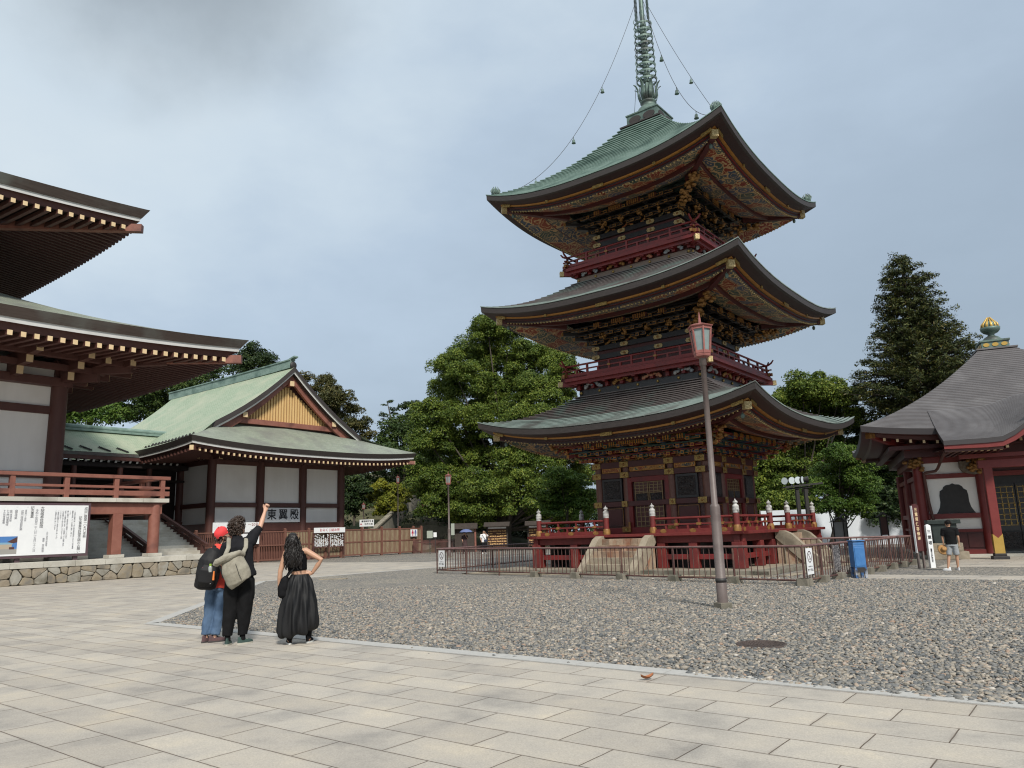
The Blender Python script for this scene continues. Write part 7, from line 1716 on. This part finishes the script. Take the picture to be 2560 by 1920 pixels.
# ---------------------------------------------------------------- trees
TREES={
 'camphor':((-1.48,76.00,0.26),[(-2.31,77.25,22.09,2.05),(-0.39,78.53,21.7,1.99),(-4.15,78.81,20.11,2.39),(-1.74,80.58,19.67,2.8),(1.73,78.44,18.82,2.73),(4.51,79.7,19.26,2.12),(5.59,72.62,17.32,1.19),(-5.68,75.72,17.5,2.15),(-6.97,79.22,16.01,2.0),(-3.69,77.45,15.83,2.94),(-0.35,80.19,15.71,3.55),(2.84,72.31,14.68,2.51),(5.11,75.76,15.71,1.92),(-7.76,74.64,12.88,1.89),(-5.12,76.39,12.34,3.14),(-1.38,76.77,11.79,3.64),(2.24,71.23,11.38,2.93),(5.28,73.92,11.88,1.87),(-8.29,75.06,10.4,1.99),(-6.13,79.45,9.37,3.01),(-2.49,78.73,8.22,3.73),(1.25,72.54,8.02,3.21),(4.72,78.42,8.91,2.23),(-8.52,74.72,7.18,1.89),(-7.15,76.82,5.43,2.67),(-3.68,72.36,4.68,3.2),(-0.18,70.8,4.5,3.36),(3.65,79.32,5.19,2.51),(-7.15,74.08,3.75,1.87),(-3.77,73.22,3.06,2.13),(-0.76,81.05,3.0,2.46),(3.06,79.45,2.48,2.26),(5.87,74.66,8.74,1.89),(6.53,78.55,6.48,1.99),(6.45,76.2,4.05,1.73),(5.08,77.31,2.75,1.76)]),
 'smalltree':((3.01,47.00,0.64),[(2.83,46.62,4.53,0.86),(3.78,47.53,4.13,0.93),(4.19,47.11,3.25,0.81),(2.32,47.39,3.6,0.87),(3.16,47.54,3.01,1.02),(3.93,46.81,2.41,0.72),(2.11,46.93,2.61,0.63)]),
 'righttree':((22.89,62.00,-1.17),[(23.33,59.99,11.74,1.51),(24.78,59.91,11.75,1.51),(25.9,59.73,10.86,1.43),(22.23,60.89,10.61,1.45),(25.15,62.62,10.59,1.87),(26.91,59.87,11.04,0.87),(26.7,62.98,9.42,1.88),(23.0,61.04,8.52,2.02),(21.6,60.99,7.81,1.62),(25.28,63.92,7.24,2.33),(22.07,61.89,5.64,2.05),(20.08,61.33,6.4,1.42),(20.29,61.93,4.58,1.44),(23.96,63.24,4.53,2.1),(20.65,59.64,3.0,1.78),(28.33,64.14,9.13,1.28),(27.54,60.39,9.79,0.72),(26.56,63.37,6.76,1.68),(28.77,62.86,7.79,1.08),(28.21,61.37,6.14,1.06),(20.08,62.94,2.95,1.67),(20.67,61.44,8.27,1.06),(21.09,62.4,1.61,1.99),(22.14,59.03,2.23,1.76)]),
 'lowtree':((19.03,47.00,-0.42),[(19.77,46.14,5.48,0.92),(20.76,46.42,4.91,0.87),(19.88,47.75,4.33,1.15),(20.7,46.46,3.79,1.05),(18.77,47.0,3.47,0.94),(20.41,47.84,3.03,1.15),(21.73,47.52,3.68,0.7),(18.98,46.79,2.33,0.87),(20.48,46.73,2.14,0.87),(21.33,47.03,2.68,0.63)]),
 'yew':((25.08,52.00,-0.62),[(25.4,52.56,5.93,1.36),(25.92,51.18,5.31,1.32),(25.02,52.47,4.5,1.43),(26.29,52.64,3.83,1.61),(24.76,52.63,3.1,1.29),(25.13,50.98,2.41,1.56),(26.97,52.68,2.87,1.15),(24.21,51.18,1.68,1.32),(25.8,51.68,1.34,1.13),(23.83,52.11,1.4,0.92),(27.42,52.36,5.04,1.0)]),
 'mound':((-52.60,93.00,13.91),[(-53.5,92.46,18.49,2.25),(-52.27,94.43,18.47,2.29),(-49.66,93.0,16.99,1.99),(-53.01,92.34,16.72,1.98),(-54.3,92.55,17.08,1.65)]),
 'leftoaks':((-46.70,100.00,14.51),[(-49.44,97.38,20.07,2.3),(-46.35,95.89,20.75,2.27),(-44.26,96.47,21.58,2.28),(-44.19,101.75,23.43,2.12),(-42.75,103.63,24.22,1.87),(-39.13,98.49,23.99,1.09),(-47.39,95.88,18.24,2.4),(-49.27,104.89,20.38,2.92),(-44.37,100.33,20.41,2.79),(-41.76,99.22,21.08,2.21),(-50.25,98.04,18.06,2.04),(-46.08,100.95,18.04,2.53),(-53.88,101.28,19.94,1.97)]),
 'round':((-37.60,108.00,19.14),[(-37.66,107.85,28.37,1.58),(-38.82,107.79,27.35,1.72),(-35.74,106.71,26.66,1.7),(-40.02,108.43,26.14,1.59),(-36.95,106.45,25.62,2.12),(-35.12,107.99,25.89,1.44),(-38.49,109.07,24.49,1.88),(-35.43,107.03,23.98,1.71)]),
 'tawny':((-24.42,102.00,14.00),[(-28.49,102.5,23.18,0.93),(-26.4,104.37,22.95,1.35),(-24.56,102.74,21.66,1.33),(-26.77,103.41,21.34,1.47),(-22.73,99.82,19.41,1.55),(-22.19,101.66,17.99,1.58),(-24.32,100.04,19.06,1.81),(-20.93,103.28,16.58,1.47),(-22.31,100.91,15.67,1.7),(-26.32,101.77,19.1,1.58),(-20.28,103.26,14.96,1.2),(-24.93,103.99,17.46,2.02)]),
 'bulge':((-15.34,104.00,10.11),[(-15.7,105.81,17.09,1.72),(-16.7,103.85,15.56,1.68),(-14.34,103.96,15.49,1.82),(-13.17,104.72,14.58,1.57),(-15.95,103.92,13.94,2.08),(-13.63,103.25,12.83,1.8),(-17.85,103.87,13.99,1.43),(-12.06,103.36,13.42,1.16)]),
 'pine':((-14.45,112.00,13.43),[(-15.9,111.91,20.55,0.98),(-14.39,113.06,20.54,1.13),(-13.47,112.87,19.07,1.06),(-15.12,112.24,19.17,1.12),(-12.69,112.0,17.65,0.91),(-14.02,111.65,17.86,1.12)]),
 'slope':((-14.17,96.00,5.98),[(-16.62,93.41,11.33,1.86),(-14.48,94.35,10.49,2.0),(-12.35,97.95,10.74,2.08),(-10.26,97.98,10.07,1.83),(-18.12,95.28,9.82,1.66),(-15.95,98.02,9.08,1.83),(-13.26,97.98,8.69,1.83),(-10.8,97.16,7.96,1.7),(-19.79,96.39,8.5,1.56),(-19.6,96.84,11.47,1.51),(-8.82,95.51,10.99,1.79),(-9.61,96.95,7.04,1.51)]),
 'yellow':((-14.18,84.00,2.99),[(-15.84,83.36,6.42,0.73),(-14.68,83.95,6.92,0.84),(-13.48,85.06,6.43,1.06),(-15.47,84.66,5.56,1.05),(-13.79,83.18,5.2,1.04),(-12.64,85.6,5.51,0.85),(-16.53,84.33,5.33,0.74),(-14.59,84.31,4.26,0.95),(-12.63,82.13,4.39,0.77),(-11.4,84.12,6.32,0.52),(-10.59,83.81,6.63,0.47)]),
 'darkbush':((-17.30,82.00,3.07),[(-17.51,82.14,7.26,1.13),(-16.58,82.0,6.47,1.13),(-17.71,82.22,5.78,1.24),(-16.84,82.09,4.77,1.13),(-17.84,82.15,4.31,0.93)]),
}
CONIFER=[
(22.03,30.73,30.99),(21.36,29.92,31.52),(20.23,29.41,32.74),(18.73,29.11,32.96),(17.24,28.74,33.58),(15.77,28.27,34.26),(14.67,28.17,34.99),(13.59,27.57,35.54),(12.53,26.56,35.91),(11.46,26.25,35.92),(10.35,27.18,35.41),(9.29,27.04,34.72),(8.21,27.61,33.18),]
def leaf_mat(name,stops,trans=.25,rough=.55):
    m,nt,N,L,b=nmat(name)
    g=N.new('ShaderNodeNewGeometry');r=rampn(N,stops);L.new(g.outputs['Random Per Island'],r.inputs[0])
    tc=N.new('ShaderNodeTexCoord');n=N.new('ShaderNodeTexNoise');n.inputs['Scale'].default_value=.45;n.inputs['Detail'].default_value=3;L.new(tc.outputs['Object'],n.inputs['Vector'])
    rr=rampn(N,[(.38,(.72,.78,.72)),(.62,(1.22,1.15,1.0))]);L.new(n.outputs['Fac'],rr.inputs[0])
    mu=N.new('ShaderNodeMix');mu.data_type='RGBA';mu.blend_type='MULTIPLY';mu.inputs[0].default_value=1;L.new(r.outputs[0],mu.inputs[6]);L.new(rr.outputs[0],mu.inputs[7])
    L.new(mu.outputs[2],b.inputs['Base Color']);b.inputs['Roughness'].default_value=rough;b.inputs['Specular IOR Level'].default_value=.25
    t=N.new('ShaderNodeBsdfTranslucent');L.new(mu.outputs[2],t.inputs['Color']);mx=N.new('ShaderNodeMixShader');mx.inputs[0].default_value=trans
    L.new(b.outputs[0],mx.inputs[1]);L.new(t.outputs[0],mx.inputs[2]);L.new(mx.outputs[0],N['Material Output'].inputs['Surface'])
    return m
def leaves(name,centers,radii,n_each,size,mat,parent,rs,aspect=.55,flat=.8,inner=.25,up=.35):
    """one crown mesh: leaf-sized faces scattered over the shells of many clumps"""
    C_=np.repeat(np.asarray(centers,float),n_each,axis=0);R_=np.repeat(np.asarray(radii,float),n_each,axis=0)
    N_=len(C_)
    d=rs.normal(size=(N_,3));d/=np.linalg.norm(d,axis=1)[:,None]
    d[:,2]=np.where(d[:,2]<-.45,-d[:,2]*.8,d[:,2])
    rad=R_[:,None]*(1-inner*rs.random((N_,1))**1.6)*(1+.10*rs.normal(size=(N_,1)))
    p=C_+d*rad*np.array([1,1,flat])
    nrm=d*.8+rs.normal(size=(N_,3))*.55+np.array([0,0,up]);nrm/=np.linalg.norm(nrm,axis=1)[:,None]
    a=np.cross(nrm,rs.normal(size=(N_,3)));a/=np.linalg.norm(a,axis=1)[:,None]+1e-9
    b=np.cross(nrm,a)
    s=size*(.6+.8*rs.random((N_,1)))
    V=np.stack([p-a*s*.5,p+b*s*aspect*.5,p+a*s*.5,p-b*s*aspect*.5],1).reshape(-1,3)
    me=bpy.data.meshes.new(name);me.vertices.add(4*N_);me.vertices.foreach_set('co',V.astype(np.float32).ravel())
    me.loops.add(4*N_);me.loops.foreach_set('vertex_index',np.arange(4*N_,dtype=np.int32));me.polygons.add(N_)
    me.polygons.foreach_set('loop_start',np.arange(0,4*N_,4,dtype=np.int32))
    me.update(calc_edges=True);me.validate();me.materials.append(mat)
    o=bpy.data.objects.new(name,me);COL.objects.link(o);o.parent=parent;return o
LM={}
def leafmats():
    LM['camphor']=leaf_mat('camphor_leaf',[(0,(.038,.07,.012)),(.5,(.092,.14,.023)),(.85,(.155,.20,.034)),(1,(.205,.24,.05))])
    LM['light']=leaf_mat('light_green_leaf',[(0,(.04,.085,.016)),(.5,(.075,.135,.022)),(1,(.13,.19,.035))])
    LM['dark']=leaf_mat('dark_evergreen_leaf',[(0,(.012,.026,.009)),(.6,(.026,.050,.014)),(1,(.06,.085,.022))],.12)
    LM['mid']=leaf_mat('mid_green_leaf',[(0,(.022,.045,.012)),(.6,(.045,.078,.018)),(1,(.08,.11,.03))],.2)
    LM['tawny']=leaf_mat('tawny_green_leaf',[(0,(.035,.042,.014)),(.6,(.072,.073,.024)),(1,(.12,.10,.035))],.2)
    LM['yellow']=leaf_mat('yellow_green_leaf',[(0,(.10,.13,.015)),(.5,(.20,.215,.025)),(1,(.32,.30,.045))],.3)
    LM['conifer']=leaf_mat('conifer_needle_tuft',[(0,(.016,.026,.009)),(.5,(.042,.054,.016)),(.85,(.082,.092,.026)),(1,(.11,.085,.03))],.15)
leafmats()
def tree(key,name,label,cat,mat,size,per,clump,group=None,sub=7,flat=.8,bare=0.0,seed=1,trunk=.35,inner=.25,aspect=.55):
    base,lobes=TREES[key];rs=np.random.default_rng(seed)
    bx,by,bz=base;bz=min(bz,min(l[2]-l[3] for l in lobes)) if key not in('camphor','smalltree','righttree','lowtree','yew') else 0
    P=thing(name,label,cat,(bx,by,bz),0,group)
    cs=[];rr=[]
    for x,y,z,r in lobes:
        n=max(4,int(sub*(r/clump)**2*.55))
        d=rs.normal(size=(n,3));d/=np.linalg.norm(d,axis=1)[:,None]
        for q in d:
            if q[2]<-.5: q[2]*=-.6
            k=r*(.78+.28*rs.random());cs.append((x-bx+q[0]*k,y-by+q[1]*k,z-bz+q[2]*k*.85));rr.append(clump*(.55+.7*rs.random()))
        cs.append((x-bx,y-by,z-bz));rr.append(r*.8);cs.append((x-bx,y-by,z-bz));rr.append(r*.55);cs.append((x-bx,y-by,z-bz));rr.append(r*.8)
    leaves('crown',cs,rr,per,size,mat,P,rs,flat=flat,inner=inner,aspect=aspect)
    b=MB();cen=np.mean([(l[0]-bx,l[1]-by,l[2]-bz) for l in lobes],axis=0);zt=max(l[2]+l[3]*.3 for l in lobes)-bz
    top=Vector((cen[0],cen[1],zt*(.62 if trunk>.45 else .8)))
    pts=[Vector((0,0,-.3)).lerp(top,t)+Vector((rnd.uniform(-1,1),rnd.uniform(-1,1),0))*trunk*.5*math.sin(PI*t) for t in[i/7 for i in range(8)]]
    b.tube(pts,[trunk*(1.25-1.1*i/7) for i in range(8)],9,0)
    for x,y,z,r in lobes:
        e=Vector((x-bx,y-by,z-bz));t=max(.15,min(.9,(e.z/zt)*.75-.1));s=pts[int(t*7)]
        m=s.lerp(e,.5)+Vector((0,0,-.06*(e-s).length));b.tube([s,m,e,e+(e-s)*.12],[trunk*.2,trunk*.13,trunk*.06,.015],6,0)
    b.build('trunk',MT['bark'],P);return P
tree('camphor','camphor_tree','huge rounded bright green camphor tree rising left of the pagoda','tree',LM['camphor'],.19,680,1.0,seed=2,trunk=.8)
tree('smalltree','maple_tree','small light green tree drooping at the foot of the camphor, beside the pagoda wall','tree',LM['light'],.15,200,.45,seed=3,trunk=.14,flat=.55)
tree('righttree','camphor_tree','large green broadleaf tree rising behind the right side of the pagoda','tree',LM['camphor'],.18,480,.75,seed=4,trunk=.5)
tree('lowtree','broadleaf_tree','lower light green tree in front of the dark yew, right of the spotlights','tree',LM['light'],.13,300,.5,seed=5,trunk=.28)
tree('yew','yew_tree','dense very dark tree between the light green tree and the red hall','tree',LM['dark'],.17,220,.55,seed=6,trunk=.3)
tree('mound','broadleaf_tree','light green rounded tree showing above the corridor roof','tree',LM['light'],.34,90,.9,seed=7,trunk=.4)
tree('leftoaks','evergreen_oak','wide dark spreading oak with bare limbs above the corridor','tree',LM['mid'],.30,130,1.0,seed=8,trunk=.4,flat=.6)
tree('round','broadleaf_tree','dark rounded tree crown behind the wing hall ridge','tree',LM['dark'],.26,150,.9,seed=9,trunk=.4)
tree('tawny','evergreen_oak','tawny brownish-green tree to the right of the wing hall gable','tree',LM['tawny'],.26,140,.85,seed=10,trunk=.4)
tree('bulge','broadleaf_tree','rounded mid green tree below the slim pine','tree',LM['mid'],.34,90,.9,seed=11,trunk=.4)
tree('pine','pine_tree','slim dark pine with flat tufts on the skyline','tree',LM['dark'],.36,70,.7,seed=12,trunk=.25,flat=.5)
tree('slope','hillside_thicket','dull green thicket covering the slope behind the stairway','thicket',LM['mid'],.34,80,.95,seed=13,trunk=.3)
tree('yellow','flowering_shrub','bright yellow-green shrub beside the hill stairway','shrub',LM['yellow'],.20,110,.42,seed=14,trunk=.1)
tree('darkbush','dark_shrub','dark green shrub against the corner of the wing hall','shrub',LM['dark'],.24,110,.5,seed=15,trunk=.12)
def dead_pine():
    P=thing('sparse_conifer','thin half-bare conifer leaning left on the skyline','tree',(-16.6,110,10),0)
    b=MB();b.tube([(0,0,0),(-.6,0,5),(-1.9,0,11.2)],[.25,.18,.04],8);rs=np.random.default_rng(3);cs=[];rr=[]
    for i in range(26):
        t=.45+.55*i/26;s=Vector((-.6,0,5)).lerp(Vector((-1.9,0,11.2)),(t-.45)/.55);a=rs.uniform(-.5,.5);d=rs.choice([-1,1]);L=(1.25-t)*3.2*rs.uniform(.6,1.1)
        e=s+Vector((d*L,rs.uniform(-1,1)*L*.5,.35*L*(1 if d<0 else -.3)+a));b.tube([s,e],[.05,.015],5)
        for q in(.4,.6,.8,1): c=s.lerp(e,q);cs.append(tuple(c));rr.append(.32)
    b.build('trunk',MT['bark'],P);leaves('crown',cs,rr,16,.34,LM['dark'],P,rs,.3,.5)
dead_pine()
def conifer():
    rs=np.random.default_rng(21);Y=57
    P=thing('fir_tree','tall dark conical fir tree standing behind the red hall','tree',(31.2,Y,0))
    b=MB();ax=lambda z:30.95+.012*(22-z)*0+ (0.06*(22-z));cs=[];rr=[];zs=[r[0] for r in CONIFER][::-1]
    ls=[r[1] for r in CONIFER][::-1];rt=[r[2] for r in CONIFER][::-1]
    b.tube([(.9,0,0),(.7,0,8),(.2,0,16),(-.35,0,21.8)],[.5,.42,.25,.04],10,0)
    z=7.2
    while z<22.0:
        l=np.interp(z,zs,ls)-31.2;r=np.interp(z,zs,rt)-31.2;c=np.interp(z,[0,8,16,22],[.9,.7,.2,-.35])
        n=int(9+9*min(1,(22.5-z)/8))
        for k in range(n):
            a=2*PI*(k+rs.random())/n;R=(r-c) if math.cos(a)>0 else (c-l);R=max(.3,R)*rs.uniform(.78,1.14)
            e=Vector((c+math.cos(a)*R,math.sin(a)*R,z-.10*R+rs.uniform(-.3,.3)));s=Vector((c,0,z-.0*R));m=s.lerp(e,.55)+Vector((0,0,-.12*R))
            b.tube([s,m,e],[.07,.05,.02],5,0,False)
            nn=max(2,int(R/.42))
            for j in range(nn):
                q=.28+.72*(j+1)/nn;p=s.lerp(m,q/.55) if q<.55 else m.lerp(e,(q-.55)/.45)
                cs.append((p.x+rs.normal()*.16,p.y+rs.normal()*.16,p.z+.10+rs.normal()*.10));rr.append(.32+.26*rs.random())
        z+=.62
    b.build('trunk',MT['bark'],P)
    leaves('crown',cs,rr,46,.26,LM['conifer'],P,rs,.28,.75,.7,.6)
conifer()
def undergrowth_backdrop():
    rs=np.random.default_rng(31);cs=[];rr=[]
    for i in range(230):
        x=rs.uniform(-9,13);cs.append((x,84+rs.uniform(0,5),rs.uniform(.3,4.5)));rr.append(rs.uniform(.8,1.4))  # dark foliage added as backing for the deep shade beneath the camphor
    for i in range(130):
        x=rs.uniform(12,34);cs.append((x,62+rs.uniform(0,6),rs.uniform(2.2,6.5)));rr.append(rs.uniform(.7,1.3))
    for i in range(260):
        x=rs.uniform(-60,2);y=rs.uniform(84,106);cs.append((x,y,11*min(1,(y-73)/40)**1.2*max(0,min(1,(6-x)/14))+rs.uniform(.2,2.5)));rr.append(rs.uniform(.8,1.5))
    o=leaves('undergrowth_backdrop',cs,rr,60,.34,LM['dark'],None,rs);o['kind']='stuff'
undergrowth_backdrop()
